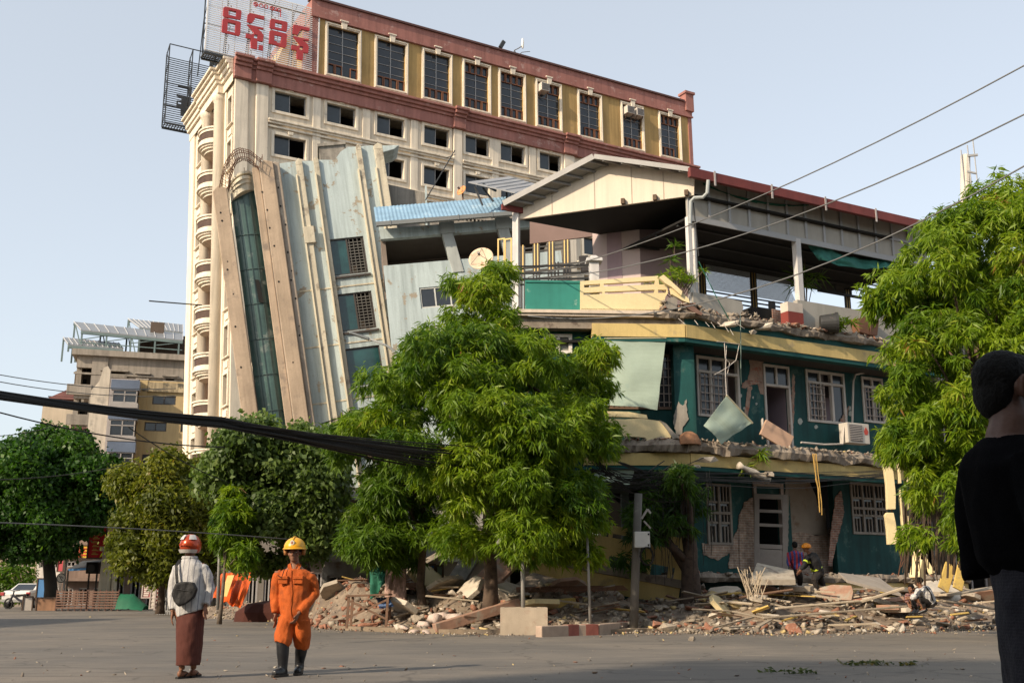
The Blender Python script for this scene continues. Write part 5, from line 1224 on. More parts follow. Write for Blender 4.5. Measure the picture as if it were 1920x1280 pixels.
def tree(name, label, outline, Y, base_px, kind, m, nblob, rb, dens, seed, group=None, base_z=.1, trunk_r=.16, bark=None, tint0=.45, tmix=.18, thick=3.0, sc=1.0, fork=.45, cat='tree', nlimb=14, trunk_top=None, lean=None):
    r = np.random.default_rng(seed)
    b = gat(base_px, Y, base_z); t = thing(name, label, cat, loc=b, group=group)
    P = [(q.x - b.x, q.z - b.z) for q in (at(x, y, Y) for x, y in outline)]
    xs = [p[0] for p in P]; zs = [p[1] for p in P]; cr = Crown(seed); blobs = []; tries = 0
    zmax, zmin = max(zs), min(zs)
    while len(blobs) < nblob and tries < 6000:
        tries += 1
        R_ = r.uniform(*rb) * (1.0 if r.random() < .6 else .55); x, z = r.uniform(min(xs), max(xs)), r.uniform(zmin, zmax)
        ok = all(inpoly(x + R_ * .8 * c, z + R_ * .8 * s_, P) for c, s_ in ((1, 0), (-1, 0), (0, 1), (0, -.7)))
        if not ok: R_ *= .6; ok = inpoly(x, z, P) and all(inpoly(x + R_ * .7 * c, z + R_ * .7 * s_, P) for c, s_ in ((1, 0), (-1, 0), (0, 1)))
        if not ok: continue
        # local half width at this height
        xl = x
        while inpoly(xl - .15, z, P): xl -= .15
        xr_ = x
        while inpoly(xr_ + .15, z, P): xr_ += .15
        hw = max(.3, (xr_ - xl) / 2); cx = (xl + xr_) / 2; q = min(.999, abs(x - cx) / hw)
        dep = min(thick, hw) * math.sqrt(1 - q * q); y = r.uniform(-1, 1); y = math.copysign(abs(y) ** .6, y) * dep
        blobs.append((x, y, z, R_, cx))
    for x, y, z, R_, cx in blobs:
        n = int(dens * 4 * math.pi * R_ * R_)
        d = r.normal(0, 1, (n, 3)); d[:, 2] = d[:, 2] * .8 + .1; d /= np.linalg.norm(d, axis=1)[:, None]
        rad = R_ * (1 - .5 * r.random((n, 1)) ** 1.5 + .22 * (r.random((n, 1)) < .15)) * np.array([[1, 1, .85]])
        p = np.array([x, y, z]) + d * rad
        out = d + .5 * (p - np.array([cx, 0, z - .6])) / (np.linalg.norm(p - np.array([cx, 0, z - .6]), axis=1)[:, None] + 1e-6); out /= np.linalg.norm(out, axis=1)[:, None]
        tb = tint0 + r.normal(0, tmix); cr.sprays(p, out, np.full(n, tb), kind, sc)
    crown = cr.build('crown', m, t)
    tb = MB(); top = zmin + (zmax - zmin) * fork; tx = trunk_top if trunk_top is not None else 0.0
    path = []; pts = 7; rw_ = random.Random(seed)
    for i in range(pts):
        q = i / (pts - 1); path.append((tx * q + rw_.uniform(-.05, .05) * (i > 0), rw_.uniform(-.05, .05), top * q - .05))
    rad = [trunk_r * (1.35 if i == 0 else 1.0) * (1 - .5 * i / (pts - 1)) for i in range(pts)]
    tb.tube(path, rad, 9)
    for x, y, z, R_, cx in sorted(blobs, key=lambda k: -k[3])[:nlimb]:
        i = rw_.randint(max(2, pts - 4), pts - 1); s0 = Vector(path[i]); e0 = Vector((x, y, z)); mid = s0.lerp(e0, .5) + Vector((rw_.uniform(-.2, .2), rw_.uniform(-.2, .2), .15))
        tb.tube([s0, mid, e0], [rad[i] * .55, trunk_r * .3, .02], 5)
    tb.build('trunk', bark or m_bark, t, smooth=True)
    return t, blobs
tree('ashoka_tree', 'tallest central tree with bright drooping leaves and a conical crown before the collapsed building',
     [(905, 490), (955, 500), (992, 535), (1000, 590), (1018, 640), (1060, 660), (1110, 636), (1135, 665), (1182, 680), (1150, 715), (1150, 760), (1178, 790), (1172, 830), (1135, 860), (1120, 905), (1140, 960), (1130, 1010), (1120, 1045), (1060, 1055), (985, 1050), (930, 1035), (870, 1045), (800, 1025), (770, 960), (755, 880), (700, 840), (655, 812), (622, 790), (665, 755), (700, 700), (725, 655), (770, 645), (782, 605), (795, 575), (845, 512)],
     27.5, 917, 'A', m_leafA, 220, (.34, .78), 24, 11, trunk_r=.19, bark=m_bark, thick=3.2, fork=.62, nlimb=26, sc=.86)
tree('ashoka_tree', 'lower street tree with drooping leaves just left of the tallest central tree',
     [(640, 772), (700, 755), (790, 800), (815, 900), (810, 1045), (760, 1060), (700, 1052), (645, 1045), (628, 1005), (655, 940), (640, 880), (606, 835), (600, 800)],
     29.5, 790, 'A', m_leafD, 60, (.35, .7), 20, 12, trunk_r=.14, thick=1.8, fork=.4, tint0=.62, bark=m_bark)
tree('ashoka_tree', 'tall dense tree with bright drooping leaves on the right edge behind the man in black',
     [(1850, 280), (1868, 300), (1920, 322), (1935, 300), (2010, 330), (2030, 1080), (1900, 1080), (1830, 1050), (1765, 1010), (1722, 1015), (1716, 1010), (1704, 905), (1708, 862), (1668, 812), (1654, 735), (1664, 690), (1642, 620), (1652, 560), (1632, 512), (1682, 470), (1722, 440), (1742, 392), (1802, 372), (1825, 308)],
     23.5, 1885, 'A', m_leafA, 280, (.30, .66), 23, 13, trunk_r=.09, bark=mat('pinkish bark', (.12, .08, .06), .9, .25, 4, bump=.6, bscale=9), thick=2.0, fork=.55, tint0=.5, base_z=.4, nlimb=30, sc=.84)
tree('street_tree', 'tree with grey green round leaves behind the man in orange',
     [(398, 850), (425, 812), (480, 785), (560, 800), (622, 822), (645, 880), (642, 965), (610, 1025), (565, 1050), (500, 1070), (440, 1050), (410, 1000), (392, 920)],
     34, 598, 'B', m_leafB, 130, (.38, .78), 30, 14, trunk_r=.20, thick=2.4, fork=.5, trunk_top=-1.2, bark=m_barkg, sc=.95)
tree('young_tree', 'slim young tree with bright drooping leaves right of the man in the red helmet',
     [(400, 885), (455, 880), (480, 940), (478, 1000), (495, 1040), (465, 1062), (420, 1058), (398, 1030), (405, 960)],
     32, 412, 'A', m_leafA, 26, (.3, .55), 18, 15, trunk_r=.06, thick=1.0, fork=.5, tint0=.4, bark=m_barkg)
tree('street_tree', 'round yellow green tree between the dark left tree and the man in the red helmet',
     [(222, 905), (262, 866), (335, 848), (398, 868), (410, 960), (398, 1060), (345, 1092), (245, 1088), (210, 1048), (228, 980)],
     46, 300, 'C', m_leafY, 110, (.45, .85), 24, 16, trunk_r=.16, thick=2.6, fork=.4, sc=1.0, tint0=.5, bark=m_bark)
tree('street_tree', 'large dark green tree on the far left with a forked black trunk',
     [(-90, 905), (0, 868), (50, 822), (110, 803), (178, 815), (207, 860), (228, 902), (238, 950), (222, 975), (172, 982), (150, 1022), (120, 1045), (60, 1040), (-60, 1040), (-110, 980)],
     57, 98, 'B', m_leafK, 170, (.55, 1.15), 18, 17, trunk_r=.36, thick=4.0, fork=.55, sc=1.25, tint0=.5, trunk_top=-1.2, bark=mat('black bark', (.03, .025, .02), .95, .2, 3, bump=.7))
tree('dying_tree', 'dark thick trunked tree with sparse hanging leaves and vines beside the grey pole',
     [(1185, 850), (1260, 862), (1335, 880), (1345, 960), (1320, 1010), (1262, 1000), (1215, 1085), (1140, 1070), (1150, 985), (1180, 930)],
     29.8, 1298, 'A', m_leafD, 30, (.25, .5), 14, 18, trunk_r=.34, thick=.9, fork=.35, tint0=.25, base_z=.3, bark=mat('shaggy dark bark', (.075, .052, .04), .95, .3, 3, stain=((.03, .022, .018), 5, .5, .15), bump=1.0, bscale=8), nlimb=10)
# ------------------------------------------------------------------ left background: blocks down the street
def zb(x, y): return (x / 3.764, 560 + y / 3.764)
m_bconc = mat('bare grey concrete block', (.30, .265, .225), .9, .15, .5, stain=((.18, .155, .13), .8, .58, .12), streak=.35, bump=.2, bscale=6)
m_bconc2 = mat('tan concrete side', (.40, .32, .22), .9, .12, .5, streak=.2)
K = Frame(at(*zb(545, 420), 88), 74); K.o.z = 0; K = Frame(K.o, 74)
blk = thing('apartment_block', 'bare grey concrete block with rooftop solar canopies left of the cream hotel', 'building', m=K.m)
def KP(mb, name, m, **k): return mb.build(name, m, blk, **k)
zr = K.h(*zb(545, 400)).z; xr = K.h(*zb(1300, 470)).x
kr = lambda x0, y0, x1, y1: K.r2(*zb(x0, y0), *zb(x1, y1))
holes = [kr(515, 480, 650, 610), kr(510, 700, 632, 820), kr(505, 912, 640, 1000), kr(735, 512, 880, 550), kr(980, 535, 1035, 565), kr(1170, 552, 1228, 582), kr(740, 620, 880, 700)]
mb = MB(); mb.wall(0, xr, 0, zr, holes, 0, .4)
L = MB(); hs = [(1.6 + j * 4, 3.6 + j * 4, zr - 3.9 - k * 4.2, zr - 1.7 - k * 4.2) for j in range(4) for k in range(4)]; L.wall(0, 18, 0, zr, hs, 0, .4); mb.add([(y, x + .4, z) for x, y, z in L.v], L.f); mb.box(xr - .4, xr, .4, 18, 0, zr); mb.box(.4, xr - .4, 17.6, 18, 0, zr)
KP(mb, 'wall', m_bconc)
mb = MB(); mb.box(-.4, xr + .2, -.5, 18.2, zr, zr + .5); mb.box(-.15, xr, -.2, -.003, zr - 1.6, zr - 1.45); KP(mb, 'roof_slab', m_bconc)
mb = MB()
for i, (a, b, c, d) in enumerate(holes[3:6]): mb.box(a - .3, b + .3, -.35, -.003, d, d + .15); mb.box(a - .2, b + .2, -.2, -.003, c - .15, c)
mb.box(kr(655, 430, 725, 900)[0], kr(655, 430, 725, 900)[1], -.15, -.003, 0, zr - .01)
for (a, b, c, d) in holes[:3]: mb.box(a - .3, b, -.25, -.003, c - .9, c - .0)
KP(mb, 'ledge', m_bconc, bevel=.02)
mb = MB(); mb.box(.5, xr - .5, 3.0, 3.3, 0, zr - .2); mb.box(1.5, 1.8, .4, 3, 0, zr - .3)
for (a, b, c, d) in holes[:3]: mb.box(a, b, 1.8, 2.0, c, d)
KP(mb, 'interior', mat('brown shade interior', (.10, .075, .055)))
mb = MB()
for (a, b, c, d) in holes[:3]: mb.box(a + (b - a) * .25, a + (b - a) * .6, 1.75, 1.79, c + .3, d - .7)
KP(mb, 'back_window', m_dark)
rail_ = MB(); a, b, c, d = holes[2]
for z in (c + .2, c + .6, c + 1.0): rail_.box(a, b + 2, -.3, -.26, z, z + .05)
for i in range(8): rail_.box(a + i * (b + 2 - a) / 8, a + i * (b + 2 - a) / 8 + .05, -.3, -.26, c, c + 1.05)
KP(rail_, 'balcony_rail', mat('red brown rail', (.2, .06, .05)))
mb = MB(); mb.box(4.6, xr + 1, 5, 11, zr + .5, zr + 3.4); mb.box(5.4, 6.6, 4.8, 5, zr + 2.0, zr + 4.5); KP(mb, 'roof_room', mat('dark roof room', (.10, .075, .06), .9, .2, .6))
m_solar = mat('solar canopy', (.20, .21, .22), .4, .06, .6, spec=.5); m_tealsteel = mat('teal steel', (.13, .18, .18), .6, .15, 2)
for (p, lab, y0, yb) in ((((520, 170), (1290, 255), (1290, 300), (572, 228)), 'long middle solar canopy on teal steel posts on the grey concrete block', 2.0, 6.0), (((445, 280), (835, 320), (870, 362), (480, 330)), 'lower left solar canopy on thin posts at the edge of the grey concrete block', 1.0, 5.5), (((902, 148), (1290, 190), (1290, 245), (985, 210)), 'highest solar canopy at the back of the grey concrete block', 8.0, 13.0)):
    q = [K.h(*zb(*a), c) for a, c in zip(p, (yb, yb, y0, y0))]
    t = thing('solar_canopy', lab, 'solar panels', m=K.m @ Matrix.Translation((0, 0, 0)), group='solar canopies on the grey block')
    mb = MB(); up = Vector((0, 0, .12)); mb.hexa([q[3], q[2], q[1], q[0]], [v + up for v in (q[3], q[2], q[1], q[0])]); mb.build('panel', m_solar, t)
    mb = MB(); n = 11
    for i in range(n + 1):
        s_ = i / n; mb.bar(q[3].lerp(q[2], s_) + up * 1.3, q[0].lerp(q[1], s_) + up * 1.3, .05)
    mb.build('panel_seam', mat('pale seam', (.5, .5, .5), .5, 0), t)
    mb = MB(); mb.bar(q[3] - up, q[2] - up, .22); mb.bar(q[0] - up, q[1] - up, .2)
    for i in range(5):
        s_ = (i + .05) / 4.2; a, b = q[3].lerp(q[2], min(1, s_)), q[0].lerp(q[1], min(1, s_))
        mb.bar((a.x, a.y, zr + .5), a, .14); mb.bar((b.x, b.y, zr + .5), b, .14); mb.bar((a.x, a.y, zr + 1.2), b, .08)
        if i < 4: s2 = min(1, (i + 1) / 4.2); c = q[3].lerp(q[2], s2); mb.bar((a.x, a.y, (zr + .5 + a.z) / 2 + .3), (c.x, c.y, c.z - .2), .07)
    mb.bar((q[3].x, q[3].y, (zr + q[3].z) / 2 + .3), (q[2].x, q[2].y, (zr + q[2].z) / 2 + .3), .08)
    mb.build('steel_frame', m_tealsteel, t)
# grey-blue bay block
N = Frame(at(*zb(790, 700), 76), 76); N.o.z = 0; N = Frame(N.o, 76)
nb = thing('bay_building', 'narrow grey block with blue banded bay windows beside the yellow block', 'building', m=N.m)
nr_ = lambda x0, y0, x1, y1, c=0: N.r2(*zb(x0, y0), *zb(x1, y1), c)
za, xb = N.h(*zb(800, 560)).z, N.h(*zb(978, 560)).x
mb = MB(); mb.box(-.2, xb, 0, 10, 0, za); NPw = mb.build('wall', mat('grey mauve render', (.33, .30, .29), .85, .1, .6, streak=.2), nb)
for (x0, y0, x1, y1) in ((805, 655, 972, 752), (786, 862, 955, 985), (776, 1090, 940, 1212), (770, 1290, 930, 1420)):
    a, b, c, d = nr_(x0, y0, x1, y1)
    w = MB(); w.box(a - .1, b + .1, -1.0, -.003, c - .35, c); w.box(a - .1, b + .1, -1.0, -.003, d, d + .7); w.rect_frame(a, b, c, d, .08, -.95, -.85); w.box((a + b) / 2 - .04, (a + b) / 2 + .04, -.95, -.85, c, d); w.box(a, b, -.95, -.85, c + (d - c) * .62, c + (d - c) * .62 + .07); w = w.build('window', mat('bay frame grey', (.30, .28, .27), .7, .1), nb)
    g = MB(); g.box(a + .08, b - .08, -.9, -.88, c + .08, d - .08); g.box(a + .0, a + .05, -.84, -.0, c, d); g.build('pane', m_tglass, w)
    g = MB(); g.box(a - .12, b + .12, -1.03, -1.003, d, d + .72); g.build('blue_band', mat('slate blue band', (.10, .13, .19), .7, .15, 1), w)
mb = MB(); mb.box(-1.5, -.22, .3, 9, 0, za - 2.4); mb.prism([(-1.5, za - 2.4), (-.25, za - 2.4), (-.3, za + .6), (-.5, za + .95), (-.8, za + .8), (-1.0, za - .2), (-1.5, za - .9)], .3, .7); mb.build('old_gable', mat('pale old render', (.52, .46, .38), .85, .15, .8, stain=((.30, .27, .23), 1, .55, .1), streak=.3), nb)
# yellow block
Yb = Frame(at(*zb(985, 700), 77), 76); Yb.o.z = 0; Yb = Frame(Yb.o, 76)
yb = thing('yellow_building', 'dull yellow block with dark strip windows and a stained parapet behind the trees', 'building', m=Yb.m)
yr = lambda x0, y0, x1, y1: Yb.r2(*zb(x0, y0), *zb(x1, y1))
yz = Yb.h(*zb(990, 575)).z; yx = Yb.h(*zb(1340, 600)).x
hl = [yr(1078, 682, 1238, 750), yr(1022, 868, 1172, 936), yr(1005, 1096, 1160, 1160), yr(1000, 1300, 1150, 1370)]; hl += [(b + 1.0, b + (b - a) + .9, c, d) for a, b, c, d in hl[1:]]
mb = MB(); mb.wall(0, yx, 0, yz, hl, 0, .35); mb.box(0, .35, .35, 9, 0, yz); mb.box(yx - .3, yx, .35, 9, 0, yz); mb.box(.35, yx - .3, 8.7, 9, 0, yz); mb.box(-.06, .5, -.15, -.003, 0, yz - .01); mb.build('wall', mat('dull yellow render', (.48, .36, .19), .85, .1, .5, stain=((.36, .27, .16), 1, .6, .15), streak=.2), yb)
a, b, c, d = yr(1008, 578, 1245, 645); mb = MB(); mb.box(a, yx, -.12, -.003, c, d - .1); mb.box(a, yx, -.2, -.003, c - .2, c); mb.build('parapet', mat('mouldy parapet', (.42, .34, .22), .9, .2, 1, stain=((.10, .09, .07), 1.6, .5, .1), streak=.6), yb)
mb = MB(); mb.box(.4, yx - .4, 1.0, 1.2, 0, yz - .5); mb.build('interior', m_dark, yb)
for a, b, c, d in hl: w = MB(); w.rect_frame(a, b, c, d, .07, .05, .15); w.box((a + b) / 2 - .04, (a + b) / 2 + .04, .05, .15, c, d); w = w.build('window', MATS['dark bronze frame'], yb); g = MB(); g.box(a, b, .1, .12, c, d); g.build('pane', m_tglass, w)
# cream building with the small red roof further down
R_ = Frame(at(*zb(300, 770), 110), 75); R_.o.z = 0; R_ = Frame(R_.o, 75)
rb_ = thing('distant_building', 'distant cream building with a small rusty roof pavilion beyond the grey concrete block', 'building', m=R_.m)
z0 = R_.h(*zb(300, 750)).z; x1 = R_.h(*zb(470, 750)).x
mb = MB(); mb.box(0, x1 + 4, 0, 14, 0, z0); mb.prism([(0, z0 - 3), (0, 0), (-3.5, 0), (-3.2, z0 - 10), (-2.0, z0 - 6)], .1, 12); mb.build('wall', mat('distant cream', (.52, .43, .32), .9, .1, .4, streak=.15), rb_)
mb = MB()
for j in range(2):
    for k in range(5): mb.box(3.2 + j * 2.4, 4.6 + j * 2.4, -.06, -.003, z0 - 3.2 - k * 3.6, z0 - 1.2 - k * 3.6)
mb.build('windows', m_tglass, rb_)
a, b, c, d = R_.r2(*zb(335, 690), *zb(432, 600)); mb = MB(); mb.hexa([(a, 0, d - 1.6), (b + 4, 0, d - 1.6), (b + 4, 6, d - 1.6), (a, 6, d - 1.6)], [(a + 2, 2, d), (b + 4, 2, d), (b + 4, 4, d), (a + 2, 4, d)]); mb.build('roof', mat('rusty tin roof', (.14, .055, .045), .8, .2, .8), rb_)
mb = MB()
for x in (a + .3, b): mb.bar((x, .4, z0), (x, .4, d - 1.5), .25); mb.bar((x, 5, z0), (x, 5, d - 1.5), .25)
mb.bar((a, .4, z0 + 1), (b + 3, .4, z0 + 1), .12); mb.build('posts', m_dark, rb_)

# ------------------------------------------------------------------ street level on the left
def ft(px, Y, z=0.0): return gat(px, Y, z)
def facade(name, label, cat, px0, px1, Y, y_top, wallm, floors, wins, ang=88, group=None, depth=7, glassm=None):
    p = ft(px0, Y); f = Frame(p, ang); t = thing(name, label, cat, m=f.m, group=group)
    w = f.h(px1, 1080).x; h = f.h((px0 + px1) / 2, y_top).z
    fh = h / floors; hs = []
    for k in range(floors):
        for i in range(wins): a = w * (i + .18) / wins; hs.append((a, a + w / wins * .62, k * fh + (.05 if k == 0 else .8), (k + 1) * fh - .6))
    mb = MB(); mb.wall(0, w, 0, h, hs, 0, .3); mb.box(0, .3, .3, depth, 0, h); mb.box(w - .3, w, .3, depth, 0, h); mb.box(.3, w - .3, .3, depth, h - .3, h); mb.box(-.2, w + .2, -.4, -.003, h - .15, h + .25); mb.build('wall', wallm, t)
    mb = MB()
    for k in range(1, floors): mb.box(-.05, w + .05, -.7, -.003, k * fh - .15, k * fh + .05)
    if floors > 1: mb.build('ledge', wallm, t)
    mb = MB(); mb.box(.3, w - .3, 1.0, 1.1, 0, h - .3); mb.build('interior', glassm or m_dark, t)
    for a, b, c, d in hs: g = MB(); g.rect_frame(a, b, c, d, .08, .05, .15); g.box((a + b) / 2 - .03, (a + b) / 2 + .03, .06, .14, c, d); g.build('window', MATS['bay frame grey'], t)
    return t, f, w, h
m_f1 = mat('peach render', (.42, .33, .26), .9, .15, .6, streak=.3); m_f2 = mat('brown render', (.20, .14, .11), .9, .2, .6, streak=.3); m_f3 = mat('white grey render', (.50, .46, .42), .9, .1, .6, streak=.3)
facade('row_house', 'low peach row house with a scaffold before it at the far left', 'house', -70, 62, 96, 985, m_f1, 3, 5)
facade('row_house', 'pale grey house behind the forked black tree trunk', 'house', 62, 112, 86, 990, m_f3, 3, 2)
facade('row_house', 'brown shop house above the dark shop awning', 'shop', 112, 200, 74, 985, m_f2, 3, 3)
facade('row_house', 'dark shop house hidden behind the yellow green tree', 'shop', 205, 330, 60, 960, m_f2, 2, 4)
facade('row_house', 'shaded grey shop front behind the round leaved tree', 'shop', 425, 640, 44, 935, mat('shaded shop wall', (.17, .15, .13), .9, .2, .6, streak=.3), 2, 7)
facade('row_house', 'pale walled shop front with dark openings behind the central trees', 'shop', 600, 1010, 37.5, 930, mat('pale broken wall', (.30, .29, .27), .9, .2, .7, stain=((.16, .10, .07), 1.2, .55, .1), streak=.3), 2, 7)
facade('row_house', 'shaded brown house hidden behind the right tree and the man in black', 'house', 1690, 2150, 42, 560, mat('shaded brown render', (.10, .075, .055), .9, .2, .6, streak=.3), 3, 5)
# scaffold poles at the far left
p = ft(0, 90); t = thing('scaffold', 'bamboo scaffold of crossing poles before the peach row house', 'scaffold', loc=p)
mb = MB(); rr_ = random.Random(4)
for i in range(12): x = -3.5 + i * .75; mb.tube([(x, rr_.uniform(-.5, .5), 0), (x + rr_.uniform(-.2, .2), rr_.uniform(-.5, .5), rr_.uniform(4.5, 7))], .07, 5)
for k in range(5): mb.tube([(-3.6, 0, .9 + k * 1.2), (5, .1, 1.1 + k * 1.2)], .05, 5)
for k in range(5): mb.tube([(-3 + k * 1.6, -.2, .3), (-1.5 + k * 1.6, -.2, 5)], .04, 5)
mb.build('poles', mat('bamboo', (.34, .28, .2), .8, .15, 2), t)
# the white saloon car seen from the rear
t = thing('parked_car', 'white saloon car seen from the rear at the far end of the left street', 'car', loc=ft(61, 66), rz=R(-4))
prof = [(-2.1, .35), (-2.15, .85), (-1.95, 1.0), (-1.35, 1.05), (-.75, 1.42), (.55, 1.42), (1.25, 1.0), (2.05, .9), (2.15, .4)]
mb = MB(); vs = []
for x, k in ((-.84, .0), (-.76, .0), (.76, .0), (.84, .0)):
    for y, z in prof: vs.append((x * (1 if z < 1.1 else .82), y, z if abs(x) < .8 else (z - .05 if z > .5 else z + .02)))
n = len(prof); fs = [(i * n + j, i * n + (j + 1) % n, (i + 1) * n + (j + 1) % n, (i + 1) * n + j) for i in range(3) for j in range(n)] + [tuple(range(n - 1, -1, -1)), tuple(3 * n + j for j in range(n))]
mb.add(vs, fs); car = mb.build('body', mat('white car paint', (.6, .59, .56), .3, .05, 1, bump=0, spec=.5, coat=.5), t, bevel=.05)
mb = MB(); mb.hexa([(-.62, -1.38, 1.06), (.62, -1.38, 1.06), (.62, -1.3, 1.02), (-.62, -1.3, 1.02)], [(-.56, -.84, 1.38), (.56, -.84, 1.38), (.56, -.78, 1.36), (-.56, -.78, 1.36)]); mb.build('rear_window', m_tglass, t)
for sx in (-1, 1):
    mb = MB(); mb.box(sx * .78 - .12, sx * .78 + .12, -2.2, -2.05, .72, .92); mb.build('tail_light', mat('tail light red', (.3, .03, .03), .3, 0), t, bevel=.03)
    for y in (-1.35, 1.35):
        mb = MB(); mb.tube([(sx * .62, y, .32), (sx * .86, y, .32)], .32, 18); w = mb.build('tyre', mat('tyre', (.02, .02, .02), .9, .1), t); mb = MB(); mb.tube([(sx * .855, y, .32), (sx * .87, y, .32)], .19, 12); mb.build('rim', m_alu, w)
mb = MB(); mb.box(-.26, .26, -2.2, -2.16, .68, .8); mb.build('number_plate', mat('plate', (.2, .2, .19)), t)
mb = MB(); mb.box(-.8, .8, -2.19, -2.0, .34, .52); mb.build('bumper', mat('grey bumper', (.25, .25, .24)), t, bevel=.03)
# motorbike
t = thing('motorbike', 'dark parked motorbike beside the white car at the far left', 'motorbike', loc=ft(31, 61), rz=R(70))
for y, nm in ((-.62, 'wheel'), (.62, 'wheel')):
    mb = MB(); mb.tube([(.3 * 0, y + .28 * math.cos(a), .29 + .28 * math.sin(a)) for a in np.linspace(0, 6.29, 17)], .045, 6, False); w = mb.build(nm, MATS['tyre'], t)
mb = MB(); mb.tube([(0, -.55, .35), (0, -.1, .5), (0, .35, .75), (0, .62, .3)], .07, 6); mb.tube([(0, .35, .75), (0, .3, 1.0)], .04, 5); mb.build('frame', mat('bike dark', (.025, .025, .035), .4), t)
mb = MB(); mb.hexa([(-.12, -.7, .72), (.12, -.7, .72), (.14, .1, .68), (-.14, .1, .68)], [(-.1, -.72, .84), (.1, -.72, .84), (.1, .05, .8), (-.1, .05, .8)]); mb.build('saddle', m_dark, t, bevel=.03)
mb = MB(); mb.tube([(-.34, .22, 1.02), (0, .32, .98), (.34, .22, 1.02)], .02, 6); mb.build('handlebar', m_blackiron, t)
# street bits: boards, sheets, barricades, signs
def board(name, label, cat, px0, px1, y0, y1, Y, m, th=.06, lean=0.0, group=None, frame=None, turn=0.0):
    a, b = at(px0, y0, Y), at(px1, y1, Y); w, h = b.x - a.x, a.z - b.z
    t = thing(name, label, cat, m=Matrix.Translation((a.x, Y, b.z)) @ Matrix.Rotation(R(turn), 4, 'Z') @ Matrix.Rotation(R(lean), 4, 'X'), group=group)
    mb = MB(); mb.box(0, w, 0, th, 0, h); mb.build('panel', m, t, bevel=.01)
    mb = MB(); mb.rect_frame(-.03, w + .03, -.03, h + .03, .06, th * .2 - .05, th * .8); mb.build('frame', frame or mat('brown frame', (.09, .06, .045)), t)
    return t, w, h
board('hoarding', 'bright blue sheet hoarding beside the forked black trunk', 'hoarding', 71, 88, 1084, 1128, 62, mat('blue sheet', (.06, .19, .42), .6, .1, 1))
board('board', 'pale upright board beside the motorbike', 'board', 44, 58, 1118, 1146, 57, mat('pale board', (.46, .42, .38), .8, .1, 1), turn=15)
board('board', 'brown plywood board lying on its side by the white car', 'board', 69, 104, 1120, 1146, 56.5, mat('brown plywood', (.24, .13, .075), .8, .2, 1.5, streak=.3))
for i, (a, b, lab) in enumerate(((106, 163, 'left rusty slatted barricade panel across the street'), (163, 220, 'right rusty slatted barricade panel across the street'))):
    p0, p1_ = at(a, 1117, 55.5), at(b, 1146, 55.5); t = thing('barricade', lab, 'barricade', loc=(p0.x, 55.5, 0), group='rusty street barricades'); w = p1_.x - p0.x; mb = MB()
    for k in range(7): mb.box(0, w, -.02, .02, .12 + k * .13, .19 + k * .13)
    mb.build('slats', mat('rusty slat', (.15, .085, .06), .8, .25, 3), t); mb = MB()
    for k in range(6): x = w * k / 5; mb.bar((x, .04, 0), (x, .04, 1.05), .06); mb.bar((x, .04, 0), (x, .5, .0), .05)
    mb.build('posts', mat('rusty post', (.09, .05, .04), .8, .2, 3), t)
p = at(219, 1145, 55); t = thing('tarpaulin', 'dark green tarpaulin draped over a heap beside the barricades', 'tarpaulin', loc=(p.x, 55, 0))
mb = MB(); vs = []; n = 12
for j in range(7):
    for i in range(n + 1): u = i / n; vs.append((u * 1.35, j * .22 - .3, max(.02, (.85 - .75 * max(0, u - .45) ** 1.2 * 1.6) * (1 - (abs(j - 3) / 3.2) ** 2) + rr_.uniform(-.03, .03))))
mb.add(vs, [(j * (n + 1) + i, j * (n + 1) + i + 1, (j + 1) * (n + 1) + i + 1, (j + 1) * (n + 1) + i) for j in range(6) for i in range(n)]); mb.build('sheet', mat('green tarp', (.012, .11, .055), .6, .15, 3), t, smooth=True)
m_red = mat('bright red cloth', (.55, .02, .03), .7, .15, 3)
t, w, h = board('banner', 'tall red and white vertical shop banner above the dark shop', 'banner', 169, 196, 980, 1046, 62, m_red); mb = MB(); mb.prism([(.05, h - .05), (.55, h - .05), (.3, h - .7), (.05, h - .75)], -.03, -.004); mb.build('white_corner', mat('banner white', (.7, .65, .6)), t)
mb = MB()
for k in range(7): z = h * (.1 + k * .11); mb.box(w * .25, w * .62, -.03, -.004, z, z + .06); mb.box(w * .3, w * .5, -.03, -.004, z + .09, z + .13)
mb.build('lettering', mat('banner gold', (.6, .4, .1)), t)
t, w, h = board('shop_sign', 'yellow and red lit shop sign under the tree beside the red banner', 'sign', 144, 163, 1022, 1046, 64, mat('sign yellow', (.62, .38, .03), .6, .1, 2)); mb = MB(); mb.box(.05, w * .55, -.03, -.004, .05, h - .05)
mb.build('red_half', mat('sign brown red', (.32, .06, .03)), t); mb = MB()
for k in range(3): mb.box(w * .6, w * .9, -.03, -.004, h * (.2 + k * .25), h * (.28 + k * .25))
mb.build('lettering', m_red, t)
board('banner', 'small faded red banner hanging near the round traffic sign', 'banner', 109, 118, 1048, 1071, 66, mat('faded red', (.42, .07, .08)))
t = thing('traffic_sign', 'round white traffic sign on a thin pole before the dark shop', 'sign', loc=ft(115, 60)); c = at(115, 1083, 60) - t.location
mb = MB(); mb.bar((0, .05, 0), (0, .05, at(115, 985, 60).z), .09); mb.build('pole', m_alu, t); mb = MB(); mb.lathe([(.27, 0), (.27, .03)], 20); mb.xf(Matrix.Translation(c) @ Matrix.Rotation(R(90), 4, 'X')); mb.build('plate', mat('white plate', (.6, .58, .55)), t)
mb = MB(); mb.tube([c + Vector((.235 * math.cos(a), -.035, .235 * math.sin(a))) for a in np.linspace(0, 6.29, 21)], .02, 5, False); mb.bar(c + Vector((-.1, -.035, .12)), c + Vector((.06, -.035, -.14)), .03); mb.bar(c + Vector((-.02, -.035, .1)), c + Vector((.12, -.035, -.02)), .03); mb.build('marking', mat('sign dark grey', (.06, .06, .06)), t)
